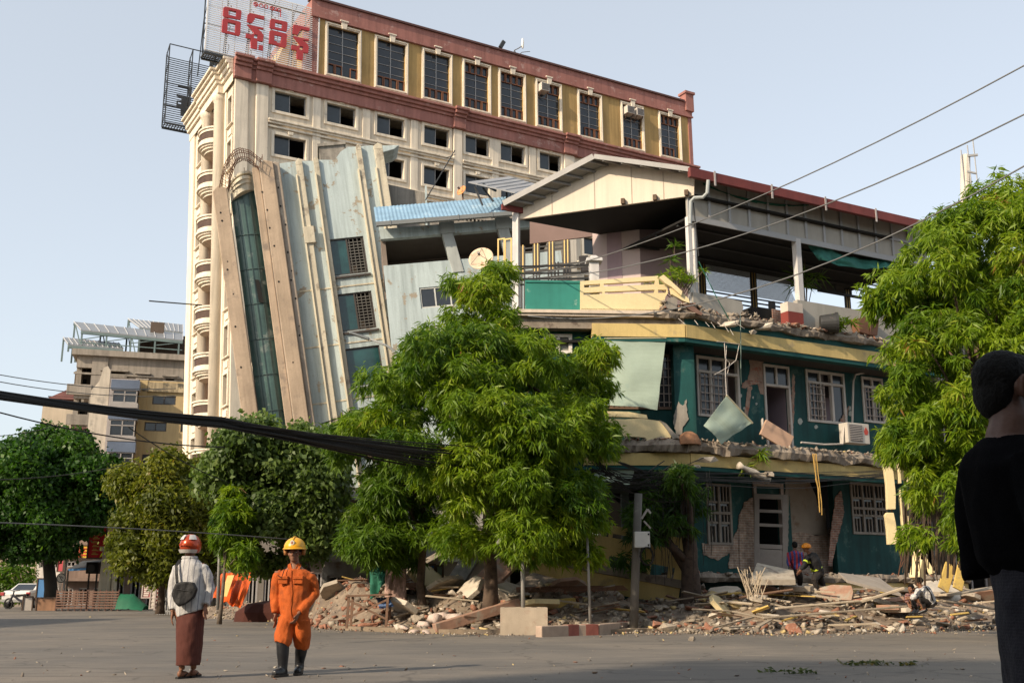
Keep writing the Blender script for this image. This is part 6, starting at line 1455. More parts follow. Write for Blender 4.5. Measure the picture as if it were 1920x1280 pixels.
t = thing('awning', 'blue edged dark shop awning under the yellow and red sign', 'awning', loc=ft(125, 63)); a, b = at(128, 1068, 63) - t.location, at(168, 1066, 63) - t.location
mb = MB(); mb.hexa([a, b, b + Vector((0, 2, .5)), a + Vector((0, 2, .5))], [v + Vector((0, 0, .08)) for v in (a, b, b + Vector((0, 2, .5)), a + Vector((0, 2, .5)))]); mb.build('canopy', mat('awning dark', (.05, .055, .06)), t); mb = MB(); mb.bar(a, b, .06, .12); mb.build('edge', mat('awning blue', (.07, .22, .45)), t); mb = MB(); mb.bar((a.x, 0, 0), a, .08); mb.bar((b.x, 0, 0), b, .08); mb.build('posts', m_dark, t)
t = thing('loudspeaker', 'black stacked loudspeaker horn hanging below the red banner', 'loudspeaker', loc=at(172, 1068, 61.5)); mb = MB(); mb.box(-.35, .35, 0, .5, -.2, .45); mb.build('cabinet', m_dark, t, bevel=.04); mb = MB(); mb.lathe([(.1, 0), (.22, .1)], 12, (0, 0, 0)); mb.xf(Matrix.Translation((0, -.02, .1)) @ Matrix.Rotation(R(90), 4, 'X')); mb.build('horn', m_blackiron, t); mb = MB(); mb.bar((.2, .3, -.2), (.2, .3, -at(172, 1068, 61.5).z), .08); mb.build('post', m_blackiron, t)
for i, (a, lab) in enumerate(((188, 'left pale concrete column of the shop porch'), (198, 'middle tilted pale concrete column of the shop porch'), (212, 'right grey concrete column of the shop porch'))):
    p = ft(a, 59); t = thing('porch_column', lab, 'column', loc=p, group='porch columns'); mb = MB(); mb.tube([(0, 0, 0), (.1 - .12 * i, 0, 3.1)], [.26 - .05 * i, .22 - .05 * i], 12); mb.build('shaft', mat('pale column', (.42, .37, .28), .9, .15, 1.5), t); mb = MB(); mb.box(-.25, .35, -.2, .2, 3.1, 3.35); mb.build('capital', MATS['pale column'], t)
for i, (a, b, y0, y1, c, lab) in enumerate(((268, 286, 1092, 1120, (.40, .10, .10), 'faded red poster board leaning behind the railing'), (284, 293, 1090, 1140, (.5, .46, .40), 'white poster strip leaning between the red boards'), (293, 305, 1092, 1142, (.45, .12, .12), 'red poster board with white rows nearest the railing'))):
    t, w, h = board('poster', lab, 'poster', a, b, y0, y1, 49 - i * .3, mat('poster %d' % i, c, .7, .15, 2), .05, -4, 'leaning posters', mat('poster frame', (.35, .3, .28))); mb = MB()
    for k in range(6): mb.box(w * .15, w * (.6 + .05 * (k % 3)), -.02, -.004, h * (.1 + k * .14), h * (.1 + k * .14) + .07)
    mb.build('printed_rows', mat('printed pale', (.55, .48, .44) if i != 1 else (.3, .1, .1)), t)
t = thing('railing', 'low grey pipe railing left of the man in the red helmet', 'railing', loc=ft(295, 47)); mb = MB(); w = at(330, 1120, 47).x - t.location.x
for k in range(8): mb.bar((w * k / 7, 0, 0), (w * k / 7, 0, 1.05), .045)
mb.bar((0, 0, 1.05), (w, 0, 1.05), .05); mb.bar((0, 0, .15), (w, 0, .15), .05); mb.build('pipes', m_alu, t)
t = thing('shrub', 'low green shrub growing behind the motorbike at the far left', 'shrub', loc=ft(22, 70)); cr = Crown(44); r = np.random.default_rng(9); d = r.normal(0, 1, (240, 3)); d /= np.linalg.norm(d, axis=1)[:, None]; p = d * np.array([1.5, .9, 1.4]) * r.uniform(.5, 1, (240, 1)) + np.array([0, 0, 1.5]); cr.sprays(p, d, np.full(240, .5), 'C', 1.3); cr.build('foliage', m_leafD, t); mb = MB(); mb.tube([(0, 0, 0), (.1, 0, 1.4)], .06, 5); mb.build('stem', m_bark, t)
# ------------------------------------------------------------------ rubble along the front
HP_ = [(380, 41, 45, .35), (470, 37.5, 42, .5), (560, 33, 38, .6), (600, 29.6, 34, 1.1), (690, 28.4, 33, 1.5), (760, 27.2, 32.5, 1.1), (850, 26.4, 31.5, 1.2), (930, 26.0, 31, 1.15), (1050, 26.3, 31.0, 1.1), (1150, 26.6, 30.8, .8), (1250, 26.7, 30.8, .75), (1350, 26.2, 31.2, 1.0), (1450, 25.6, 31.8, 1.1), (1550, 26.0, 33, 1.05), (1650, 26.8, 34.5, 1.0), (1750, 27.6, 36, 1.0), (1870, 29.0, 37, .9), (2050, 31, 38, .8)]
from mathutils import noise as mnz
def heap(px, t, lift=0.0):
    xs = [h[0] for h in HP_]; y0, y1, h = (np.interp(px, xs, [q[i] for q in HP_]) for i in (1, 2, 3))
    Y = y0 + (y1 - y0) * t; s = min(1, max(0, t / .75)); s = s * s * (3 - 2 * s)
    z = h * s * (.75 + .5 * mnz.noise((px * .018, t * 4.2, 1.3))) + .10 * mnz.noise((px * .06, t * 11, 4.0)) * min(1, t * 3) + (-.04 if t <= 0 else .02)
    return gat(px, Y, max(z, -.04) + lift)
V = []; NI, NJ = 130, 16
for j in range(NJ):
    for i in range(NI): V.append(heap(380 + (2050 - 380) * i / (NI - 1), j / (NJ - 1))[:])
Fq = np.array([(j * NI + i, j * NI + i + 1, (j + 1) * NI + i + 1, (j + 1) * NI + i) for j in range(NJ - 1) for i in range(NI - 1)])
rubb = thing('rubble_heap', 'long heap of broken concrete, brick and dust along the foot of the ruins', 'rubble', loc=(0, 0, 0)); rubb['kind'] = 'stuff'
o = npmesh('dust_mound', np.array(V), Fq, mat('rubble dust', (.22, .17, .125), .95, .3, 2.5, stain=((.13, .10, .08), 1.8, .5, .12), bump=1.0, bscale=7), rubb); o['kind'] = 'stuff'
items = []
for _ in range(8200):
    px = nr.uniform(560, 2000) if nr.random() < .9 else nr.uniform(390, 560); t = nr.random() ** 1.1
    s = .018 + .15 * nr.random() ** 4.5
    if px < 560: s *= .7
    tn = nr.random()
    if 580 < px < 740 and nr.random() < .45: tn = .7
    items.append((heap(px, t, s * .25)[:], s, tn))
for _ in range(1300):                                      # crumbs that rolled onto the road
    px = nr.uniform(560, 1880); d = nr.exponential(.5); p = heap(px, 0); k = .012 + .04 * nr.random() ** 3; items.append(((p.x + nr.normal(0, .2), p.y - d, k * .5), k, nr.random()))
V, F_, Tn = chunk_cloud(items); o = npmesh('broken_pieces', V, F_, m_rubble, rubb, Tn); o['kind'] = 'stuff'
# debris on the broken slab edges of the corner building
items = []
def strip(f, u0, u1, z, v0, v1, n, smax, hump=None):
    for _ in range(n):
        u = nr.uniform(u0, u1); s = .02 + smax * nr.random() ** 2.5; h = hump(u) if hump else 0
        p = f.m @ Vector((u, nr.uniform(v0, v1), z + s * .3 + nr.random() * h)); items.append((p[:], s, nr.random() * .92, (1.3, 1, .7)))
gu = lambda x, y=600: G.h(x, y).x
strip(G, -.2, UM - .3, Z['slab_t'] + .06, -.25, .35, 900, .15, lambda u: .26 * math.exp(-((u - gu(1400)) / .7) ** 2) + .2 * math.exp(-((u - .3) / .6) ** 2))
strip(Lf, Lf.h(1235, 590).x, .2, Z['slab_t'] + .06, -.25, .2, 160, .12, lambda u: .25)
strip(G, -.2, UM - .3, Z['s2t'] + .0, -.3, .5, 600, .11)
strip(Lf, ul2, .2, Z['s2t'] + .0, -.3, .4, 260, .10)
strip(G, 0, UM, ZB - .12, .3, 1.4, 400, .12)
V, F_, Tn = chunk_cloud(items); o = npmesh('slab_debris', V, F_, m_rubble, None, Tn); tag(o, 'small broken concrete and brick strewn along the slab edges of the corner building', 'rubble', kind='stuff')
# ---- single pieces one can pick out
m_plank = [mat('grey plank', (.30, .25, .19), .85, .2, 4, stain=((.18, .14, .10), 6, .55, .15), bump=.4, bscale=20), mat('pale plank', (.46, .38, .28), .85, .15, 4, bump=.4, bscale=20), mat('brown plank', (.17, .10, .065), .85, .2, 4, bump=.4, bscale=20), mat('yellow painted timber', (.52, .36, .10), .8, .15, 3, stain=((.3, .22, .13), 4, .55, .1), bump=.3)]
cols = ['grey', 'pale', 'brown', 'yellow painted']
def place_zone(px): return 'in front of the teal ground floor' if 1300 < px < 1640 else 'near the crouching men' if px >= 1640 else 'under the fallen balcony' if px > 1000 else 'beneath the central trees' if px > 700 else 'beside the brick pile on the left'
pl0 = {}
for ci, m in enumerate(m_plank): mb = MB(); mb.hexa([(-.5, -.5, -.5), (.5, -.42, -.5), (.5, .5, -.5), (-.5, .45, -.5)], [(-.5, -.5, .5), (.48, -.45, .5), (.5, .5, .4), (-.47, .5, .5)]); me = mb.build('plank', m); pl0[ci] = me.data; bpy.data.objects.remove(me)
rp = random.Random(12)
for i in range(95):
    px = rp.choice([rp.uniform(1330, 1640)] * 4 + [rp.uniform(1640, 1860)] * 2 + [rp.uniform(600, 1330)] * 2); t = rp.uniform(.06, .8); L = rp.uniform(.3, 1.5); c = rp.choice([0, 0, 1, 1, 1, 2, 2, 3])
    p = heap(px, t, rp.uniform(.08, .28)); o = link('plank', pl0[c]); o.matrix_world = Matrix.Translation(p) @ Matrix.Rotation(rp.gauss(.15, .45), 4, 'Z') @ Matrix.Rotation(rp.gauss(0, .14), 4, 'Y') @ Matrix.Rotation(rp.uniform(-.5, .5), 4, 'X') @ Matrix.Diagonal((L, rp.uniform(.03, .13), rp.uniform(.015, .04), 1))
    tag(o, '%s broken plank lying in the rubble %s' % (cols[c], place_zone(px)), 'plank', '%s planks %s' % (cols[c], place_zone(px)))
mc = [mat('chunk concrete', (.34, .29, .23), .95, .2, 4, stain=((.2, .16, .12), 5, .55, .1), bump=.8, bscale=14), mat('chunk brick', (.30, .135, .085), .9, .2, 4, stain=((.36, .30, .24), 4, .56, .08), bump=.8, bscale=14), mat('chunk plaster', (.50, .44, .36), .9, .15, 4, bump=.6, bscale=14), mat('chunk yellow', (.52, .40, .19), .9, .15, 4, stain=((.36, .3, .23), 4, .54, .08), bump=.6, bscale=14)]
cn = ['grey concrete', 'red brick', 'pale plaster', 'yellow painted']; cmesh = {}
for k in range(10):
    for c in range(4): mb = MB(); mb.add([tuple(v) for v in CH[k][0]], [tuple(f) for f in CH[k][1]]); o = mb.build('rubble_chunk', mc[c], bevel=0); cmesh[k, c] = o.data; bpy.data.objects.remove(o)
for i in range(150):
    px = rp.choice([rp.uniform(1330, 1860), rp.uniform(600, 1330)]); t = rp.uniform(.02, .75); s = rp.uniform(.10, .26); c = rp.choice([0, 0, 0, 1, 2, 2, 3]); 
    if 590 < px < 740 and rp.random() < .5: c = 1
    p = heap(px, t, s * .35); o = link('rubble_chunk', cmesh[rp.randrange(10), c]); o.matrix_world = Matrix.Translation(p) @ Matrix.Rotation(rp.uniform(0, 6.28), 4, 'Z') @ Matrix.Rotation(rp.gauss(0, .3), 4, 'X') @ Matrix.Diagonal((s * rp.uniform(.9, 1.5), s, s * rp.uniform(.6, 1), 1))
    tag(o, '%s chunk among the rubble %s' % (cn[c], place_zone(px)), 'rubble chunk', '%s chunks %s' % (cn[c], place_zone(px)))
def chunk(label, px, py, Y, s, c, st=(1, 1, 1), rz=0, k=None):
    o = link('rubble_chunk', cmesh[rp.randrange(10) if k is None else k, c]); o.matrix_world = Matrix.Translation(at(px, py, Y)) @ Matrix.Rotation(rz, 4, 'Z') @ Matrix.Diagonal((s * st[0], s * st[1], s * st[2], 1)); tag(o, label, 'rubble chunk'); return o
chunk('red brick lump fallen furthest onto the road', 1487, 1176, gnd(1487, 1188).y, .23, 1, (1, 1, 1.0))
chunk('small grey stone alone on the road near the kerb', 1297, 1197, gnd(1297, 1201).y, .09, 0)
chunk('pale concrete lump hanging off the upper slab edge, the left one', 1365, 607, 32.4, .32, 2, (1.3, .8, .6)); chunk('pale concrete lump hanging off the upper slab edge, the right one', 1425, 612, 33.3, .38, 2, (1.3, .8, .6)); chunk('flat pale concrete piece under the tipped flower pot', 1525, 622, 35.6, .5, 2, (1.6, .8, .4)); chunk('small rounded lump below the upper slab edge', 1411, 622, 33, .2, 2)
chunk('pale broken post end dangling under the middle slab', 1325, 862, 31.6, .27, 2, (1.6, .7, .6), .3); chunk('small lump dangling left of the pale broken post end', 1307, 874, 31.5, .13, 2); chunk('dark concrete lump caught beside the broken baluster', 1440, 888, 33, .24, 0)
# longer beams and sheets
def beam(name, label, cat, a, b, w, h, m, up=(0, 0, 1), jag=True):
    a, b = Vector(a), Vector(b); t = (a + b) / 2; mb = MB(); mb.bar(a - t, b - t, w, h, up); o = mb.build(name, m, bevel=.015); o.location = t; tag(o, label, cat); return o
m_beamc = mat('reddish concrete', (.34, .20, .14), .9, .2, 2, stain=((.33, .28, .22), 2.5, .5, .12), bump=.6, bscale=9)
beam('concrete_beam', 'long reddish broken beam sloping up to the planter box', 'beam', at(815, 1178, 26.5), at(972, 1130, 27.6), .22, .24, m_beamc)
beam('timber_beam', 'bright yellow beam lying behind the planter box', 'beam', at(952, 1140, 28), at(1074, 1128, 29), .3, .22, m_plank[3])
for i, (a, b, y0, y1, w, h, m, lab) in enumerate([((838, 1118), (905, 1010), 30.5, 32.5, .5, .14, m_conc, 'dark concrete slab leaning left of the central trunk'), ((872, 1130), (952, 1052), 29.5, 31.5, .7, .14, m_beamc, 'reddish slab leaning behind the central trunk'), ((960, 1128), (1040, 1072), 29.8, 31.5, .75, .16, m_slab, 'brown slab leaning right of the central trunk'), ((690, 1118), (835, 1035), 30.8, 33, .2, .2, m_plank[0], 'long grey strut leaning from the brick pile to the trees'), ((905, 1118), (960, 1040), 30.8, 32.3, .4, .1, m_tealband, 'teal wall panel leaning among the fallen slabs')]):
    beam('leaning_slab', lab, 'slab', at(*a, y0), at(*b, y1), w, h, m, (0, -.7, .7))
beam('plank', 'longest pale board lying across the rubble before the doorway', 'plank', at(1455, 1140, 26.8), at(1610, 1126, 27.5), .14, .05, m_plank[1]); beam('plank', 'long grey board lying below the longest pale board', 'plank', at(1430, 1158, 26.3), at(1700, 1136, 27.2), .1, .05, m_plank[0]); beam('plank', 'long pale pole pointing at the crouching men', 'plank', at(1600, 1132, 27.5), at(1695, 1102, 27.8), .09, .07, m_plank[1]); beam('plank', 'long thin board right of the crouching men', 'plank', at(1770, 1126, 28), at(1872, 1142, 28.5), .12, .05, m_plank[0]); beam('plank', 'wide pale board behind the crouching men', 'plank', at(1770, 1115, 29), at(1870, 1100, 30), .35, .05, m_plank[1])
q = [at(1572, 1078, 29.3), at(1588, 1092, 28.6), at(1690, 1118, 28.6), at(1650, 1088, 30.4)]; c_ = sum(q, Vector()) / 4
mb = MB(); mb.hexa([v - c_ for v in q], [v - c_ + Vector((0, 0, .08)) for v in q]); o = mb.build('fallen_sheet', mat('grey fallen sheet', (.33, .29, .25), .85, .12, 2, streak=.2), bevel=.01); o.location = c_; tag(o, 'large grey wall sheet sloping down from the floor slab to the crouching men', 'wall sheet')
q = [at(1408, 1096, 28.6), at(1492, 1096, 28.8), at(1488, 1078, 30.4), at(1420, 1064, 30.4)]; c_ = sum(q, Vector()) / 4
mb = MB(); mb.hexa([v - c_ for v in q], [v - c_ + Vector((0, 0, .14)) for v in q]); o = mb.build('floor_slab', mat('pale floor slab', (.40, .35, .28), .9, .2, 2, stain=((.25, .2, .16), 3, .55, .1), bump=.6, bscale=9)); o.location = c_; tag(o, 'tilted pale floor slab below the open white door', 'slab')
t = thing('stick_bundle', 'fan of pale sticks stuck in a broken block below the open white door', 'sticks', loc=at(1415, 1122, 27.6)); mb = MB(); mb.add([tuple(v * .24) for v in CH[2][0]], [tuple(f) for f in CH[2][1]]); mb.build('block', mc[0], t); mb = MB()
for i in range(26): a = rp.uniform(-.34, .3); mb.tube([(rp.uniform(-.2, .2), rp.uniform(-.15, .15), .0), (rp.uniform(-.1, .1) + a, rp.uniform(-.15, .25), rp.uniform(.45, .8))], .011, 4)
mb.build('sticks', m_plank[1], t)
for i, (x0, y0, x1, y1, w, lab) in enumerate([(1768, 1105, 1782, 1058, .3, 'left yellow plank propped upright below the right tree'), (1795, 1104, 1808, 1042, .26, 'right yellow plank propped upright below the right tree')]): beam('plank', lab, 'plank', at(x0, y0, 28.6), at(x1, y1, 29), w, .06, m_plank[3], (0, -1, 0))
beam('concrete_post', 'jagged yellow concrete stump leaning by the crouching men', 'post', at(1718, 1085, 29), at(1726, 1036, 29.2), .3, .22, m_yel2); beam('concrete_post', 'pale broken rail resting on the leaning yellow stump', 'post', at(1722, 1030, 29.1), at(1748, 1075, 29), .16, .16, m_yel2)
# hanging row of broken parapet pieces at the right corner
for i, (x0, y0, x1, y1, d, lab) in enumerate([(1657, 862, 1682, 955, 0, 'widest broken slab at the top left of the dangling pieces'), (1660, 960, 1684, 1022, .02, 'wide broken slab at the bottom left of the dangling pieces'), (1682, 866, 1691, 906, .1, 'short piece at the top middle of the dangling pieces'), (1686, 916, 1698, 1012, .1, 'longest narrow yellow piece of the dangling pieces'), (1693, 860, 1704, 905, .2, 'short piece at the top right of the dangling pieces'), (1695, 912, 1705, 956, .2, 'small pale piece at the middle right of the dangling pieces'), (1700, 968, 1708, 1010, .2, 'small thin piece at the bottom right of the dangling pieces')]):
    a, b = at(x0, y0, 30.6 + d), at(x1, y1, 30.6 + d); w, h = b.x - a.x, a.z - b.z; P = [(0, 0), (w * .9, .02), (w, h * .3), (w * .96, h * .7), (w * .85, h), (w * .2, h * .98), (0, h * .9), (w * .05, h * .5)]
    mb = MB(); mb.prism([(x + rp.uniform(-.012, .012), z + rp.uniform(-.03, .03)) for x, z in P], 0, .14); o = mb.build('dangling_slab', m_yel2, bevel=.012); o.location = (a.x, 30.6 + d, b.z); tag(o, lab, 'broken slab', 'parapet pieces dangling at the right corner')
t = thing('rebar', 'bent rusty rebar from which the parapet pieces dangle', 'rebar', loc=at(1680, 860, 30.75)); L_ = t.location; mb = MB()
for pts in ([(1655, 850), (1670, 862), (1672, 960), (1690, 1050)], [(1650, 846), (1700, 852), (1698, 960), (1702, 1030), (1690, 1062)], [(1640, 848), (1690, 846), (1712, 838)], [(1688, 1010), (1692, 1040), (1684, 1080)]): mb.tube([at(x, y, 30.85) - L_ for x, y in pts], .018, 5)
mb.build('bars', m_rebar, t)
for i in range(34):
    px = rp.choice([rp.uniform(620, 960), rp.uniform(960, 1260), rp.uniform(1330, 1640), rp.uniform(1640, 1860)]); t = rp.uniform(.25, .95); c = rp.choice([0, 0, 1, 2, 3]); w, d_ = rp.uniform(.35, 1.0), rp.uniform(.25, .6); P = [(w * math.cos(a) * rp.uniform(.7, 1.1), d_ * math.sin(a) * rp.uniform(.7, 1.1)) for a in np.linspace(0, 6.28, 8)[:-1]]
    mb = MB(); mb.prism(P, -.06, .07, 'z'); o = mb.build('broken_slab', [mc[0], m_beamc, mc[2], m_yel2][c], bevel=.01); o.matrix_world = Matrix.Translation(heap(px, t, .22)) @ Matrix.Rotation(rp.uniform(0, 6.28), 4, 'Z') @ Matrix.Rotation(rp.uniform(-.9, .9), 4, 'X')
    tag(o, '%s slab fragment tilted in the rubble %s' % (['grey concrete', 'reddish', 'pale plaster', 'cream yellow'][c], place_zone(px)), 'broken slab', '%s slab fragments %s' % (['grey', 'reddish', 'pale', 'cream'][c], place_zone(px)))
# ---- kerb, planter, poles
pk = [(935, 1192), (1010, 1194), (1080, 1191), (1118, 1190), (1180, 1183), (1240, 1172)]
for i, (a, b) in enumerate(zip(pk[1:], pk[2:])):
    p, q = gnd(*a), gnd(*b); mb = MB(); c_ = (p + q) / 2; mb.bar(p - c_ + Vector((0, .1, .11)), q - c_ + Vector((0, .1, .11)), .2, .26); t = thing('kerb_block', ['kerb block with a red painted end right of the planter box', 'short kerb block painted red beside the thin pole', 'dusty kerb block just left of the grey concrete pole', 'kerb block running behind the grey concrete pole'][i], 'kerb', loc=c_, group='kerb blocks'); mb.build('block', mat('dusty pink kerb', (.40, .30, .23), .9, .15, 3, stain=((.3, .14, .10), 2, .6, .1), bump=.4), t, bevel=.02)
    mb = MB(); e = (q - p).normalized(); r0 = q - e * .35; mb.bar(r0 - c_ + Vector((0, .1, .11)), r0 + e * .352 - c_ + Vector((0, .1, .11)), .206, .266); mb.build('red_paint', mat('faded red paint', (.30, .10, .075), .9, .2, 4), t)
p = gnd(980, 1190); t = thing('planter_box', 'square concrete planter box at the kerb under the central tree', 'planter', loc=(p.x, p.y + .6, 0)); mb = MB(); mb.wall(-.52, .58, 0, .62, [], -.6, -.48); mb.box(-.52, -.4, -.48, .5, 0, .62); mb.box(.46, .58, -.48, .5, 0, .62); mb.box(-.4, .46, .38, .5, 0, .62); mb.build('box', mat('planter concrete', (.40, .33, .25), .9, .15, 2, stain=((.30, .17, .12), 1.5, .58, .15), bump=.4, streak=.15), t, bevel=.015); mb = MB(); mb.box(-.4, .46, -.48, .38, .3, .52); mb.build('soil', m_earth, t)
def pole(name, label, px, py, Y, ytop, r, m, dx=0.0, extra=None):
    b = at(px, py, Y); b.z = max(b.z, 0.02); t = thing(name, label, 'pole', loc=b); top = at(px + dx, ytop, Y) - b; mb = MB(); mb.tube([(0, 0, -.2), top * .5, top], [r, r * .95, r * .9], 12); mb.build('shaft', m, t, smooth=True); return t, top
m_galv = mat('galvanised pole', (.30, .29, .27), .55, .12, 4, stain=((.2, .13, .09), 4, .6, .1), metal=.2)
pole('steel_pole', 'steel pole standing in the planter box', 981, 1150, 26.2, 1000, .05, m_galv, -2); pole('steel_pole', 'thin steel pole right of the planter box', 1107, 1168, 26.4, 960, .035, m_galv, -8); pole('steel_pole', 'thin steel pole left of the orange tarpaulin', 409, 1130, 33, 950, .05, m_galv, 5)
t, top = pole('utility_pole', 'grey concrete utility pole carrying a white meter box', 1187, 1178, 27.2, 925, .112, mat('pole concrete', (.14, .13, .115), .85, .12, 3, stain=((.24, .22, .19), 3, .62, .1), bump=.3), 10)
b0 = t.location; mb = MB(); a, b = at(1190, 1026, 26.9) - b0, at(1218, 996, 26.9) - b0; mb.box(a.x, b.x, a.y - .05, a.y + .2, a.z, b.z); mb.build('meter_box', mat('white meter box', (.52, .52, .50), .6, .08, 3), t, bevel=.015); mb = MB(); mb.bar(at(1203, 972, 26.9) - b0, at(1214, 954, 26.9) - b0, .1, .05); mb.bar(at(1207, 976, 26.9) - b0, at(1220, 990, 26.9) - b0, .05, .04); mb.bar(at(1214, 954, 26.9) - b0, at(1220, 962, 26.9) - b0, .05); mb.build('bracket', m_galv, t); mb = MB()
for (x, y) in ((1216, 1001), (1216, 1021)): c = at(x, y, 26.84) - b0; mb.box(c.x - .02, c.x + .02, c.y - .01, c.y + .005, c.z - .02, c.z + .02)
mb.build('lock', m_dark, t)
# cable coil on the pole
mb = MB(); c = at(1213, 1042, 26.9) - b0
for k in range(9): mb.tube([c + Vector((.16 * math.cos(a) + rp.uniform(-.02, .02), -.08 + k * .025, .22 * math.sin(a))) for a in np.linspace(0, 6.28, 15)], .014, 4, False)
mb.build('cable_coil', m_dark, t)
# ---- left rubble things
t = thing('table', 'broken wooden table standing on the rubble under the left trees', 'table', loc=at(705, 1165, 28.3)); mb = MB(); mb.hexa([(-.75, -.4, .62), (.35, -.4, .66), (.35, .4, .66), (-.75, .4, .62)], [(-.75, -.4, .67), (.35, -.4, .71), (.35, .4, .71), (-.75, .4, .67)]); mb.build('tabletop', m_plank[2], t, bevel=.01)
for x, y in ((-.7, -.35), (.3, -.35), (-.7, .35), (.3, .35)): mb = MB(); mb.bar((x, y, -.15), (x + .03, y, .63), .06); mb.build('leg', m_plank[2], t)
mb = MB(); mb.bar((-.7, -.36, .1), (.3, -.36, .55), .05); mb.bar((-.7, -.36, .55), (.3, -.36, .08), .05); mb.build('brace', m_plank[2], t)
def cloth(name, label, cat, corners, n, m_, sag=.1, wr=.05, seed=1, parent=None):
    """corners: 4 world points (tl, tr, br, bl)"""
    c0 = sum(corners, Vector()) / 4; vs = []
    for j in range(n + 1):
        for i in range(n + 1):
            u, v = i / n, j / n; p = corners[0].lerp(corners[1], u).lerp(corners[3].lerp(corners[2], u), v); w = mnz.noise((u * 6 + seed, v * 1.5, seed * 1.7)) * wr + mnz.noise((u * 13 + seed, v * 3, seed)) * wr * .5
            vs.append(p - c0 + Vector((w * .3, w, -sag * 4 * u * (1 - u) * (1 - v * .5))))
    mb = MB(); mb.add(vs, [(j * (n + 1) + i, j * (n + 1) + i + 1, (j + 1) * (n + 1) + i + 1, (j + 1) * (n + 1) + i) for j in range(n) for i in range(n)]); o = mb.build(name, m_, smooth=True); o.location = c0; sm = o.modifiers.new('t', 'SOLIDIFY'); sm.thickness = .008; tag(o, label, cat); return o
cloth('cloth', 'blue cloth dropped over the broken wooden table', 'cloth', [at(704, 1119, 28.4), at(730, 1118, 28.4), at(738, 1136, 28.0), at(712, 1140, 28.0)], 10, mat('blue cloth', (.10, .16, .30), .9, .15, 5), .02, .06, 3)
cloth('curtain', 'striped pink curtain hanging beside the green net under the left trees', 'curtain', [at(722, 1066, 30), at(765, 1064, 30), at(762, 1130, 29.6), at(720, 1128, 29.6)], 16, stripes('striped pink cloth', (.36, .24, .20), (.20, .10, .09), 5, .4, 'X') if 'stripes' in globals() else mat('striped pink cloth', (.34, .22, .18), .9, .3, 8), .02, .12, 5)
m_net = mat('green net', (.015, .11, .07), .8, .2, 5)
cloth('green_net', 'dark green net draped over the shop front under the left trees', 'net', [at(690, 1040, 30.5), at(765, 1042, 30.5), at(735, 1072, 30.1), at(696, 1124, 30.1)], 14, m_net, .1, .15, 7)
for i, (a, b, y0, y1, c, lab) in enumerate(((806, 815, 1058, 1110, (.03, .12, .38), 'narrow bright blue sheet standing between the tree trunks'), (818, 830, 1060, 1110, (.20, .27, .27), 'narrow grey green sheet standing between the tree trunks'))): board('sheet', lab, 'sheet', a, b, y0, y1, 31.5, mat('sheet %d' % i, c, .6, .15, 1.5), .04)
for i, (px, py, Y, s) in enumerate([(795, 1170, 27.2, .24), (812, 1160, 27.5, .26), (830, 1152, 27.8, .28), (850, 1158, 27.4, .25), (775, 1184, 26.9, .2), (838, 1170, 27.1, .22), (800, 1186, 26.6, .18), (856, 1176, 26.8, .17), (870, 1168, 27.1, .18), (760, 1176, 27.2, .2)]):
    mb = MB(); ball(mb, (0, 0, 0), (1, .8, .6)) if 'ball' in globals() else mb.add([tuple(v) for v in CH[i % 10][0]], [tuple(f) for f in CH[i % 10][1]])
    for k, v in enumerate(mb.v): f = 1 + .28 * mnz.noise((v[0] * 1.7 + i, v[1] * 1.7, v[2] * 1.7)); mb.v[k] = (v[0] * s * f, v[1] * s * f, v[2] * s * f)
    o = mb.build('rubble_sack', mat('pale plastic sack', (.52, .42, .36), .8, .15, 5, stain=((.42, .24, .2), 4, .6, .1), bump=.6, bscale=20), smooth=True); o.location = at(px, py, Y); tag(o, 'lumpy pale plastic sack in the pile left of the planter box', 'sack', 'pale sacks left of the planter')
# orange tarpaulin over something dark
t = thing('tarpaulin', 'bright orange tarpaulin draped over a dark heap between the two walking men', 'tarpaulin', loc=gat(440, 35.5, .1)); L_ = t.location
m_otarp = mat('orange tarpaulin', (.62, .10, .012), .5, .12, 3, bump=.1); vs = []; n = 14; A_, B_, C_, D_ = at(415, 1076, 36.5), at(480, 1068, 36.8), at(452, 1124, 35.2), at(398, 1122, 35.2)
for j in range(n + 1):
    for i in range(n + 1): u, v = i / n, j / n; p = A_.lerp(B_, u).lerp(D_.lerp(C_, u), v); vs.append(p - L_ + Vector((0, .22 * mnz.noise((u * 7, v * 2, 1)), .12 * mnz.noise((u * 5, v * 3, 5)) - .25 * u * v)))
mb = MB(); mb.add(vs, [(j * (n + 1) + i, j * (n + 1) + i + 1, (j + 1) * (n + 1) + i + 1, (j + 1) * (n + 1) + i) for j in range(n) for i in range(n)]); o = mb.build('sheet', m_otarp, t, smooth=False); o.modifiers.new('t', 'SOLIDIFY').thickness = .01
mb = MB(); a, b = at(433, 1078, 36.1) - L_, at(419, 1118, 35.0) - L_; mb.bar(a, b, .22, .012, (0, -1, .4)); mb.build('yellow_stripe', mat('pale yellow stripe', (.72, .5, .18), .6, .1), t)
mb = MB(); mb.lathe([(1.25, 0), (1.2, .35), (.8, .62), (.2, .72)], 14, (.9, 1.2, -.15), 1, .6); mb.build('covered_heap', mat('dark red heap', (.06, .018, .012), .9, .3, 2), t)
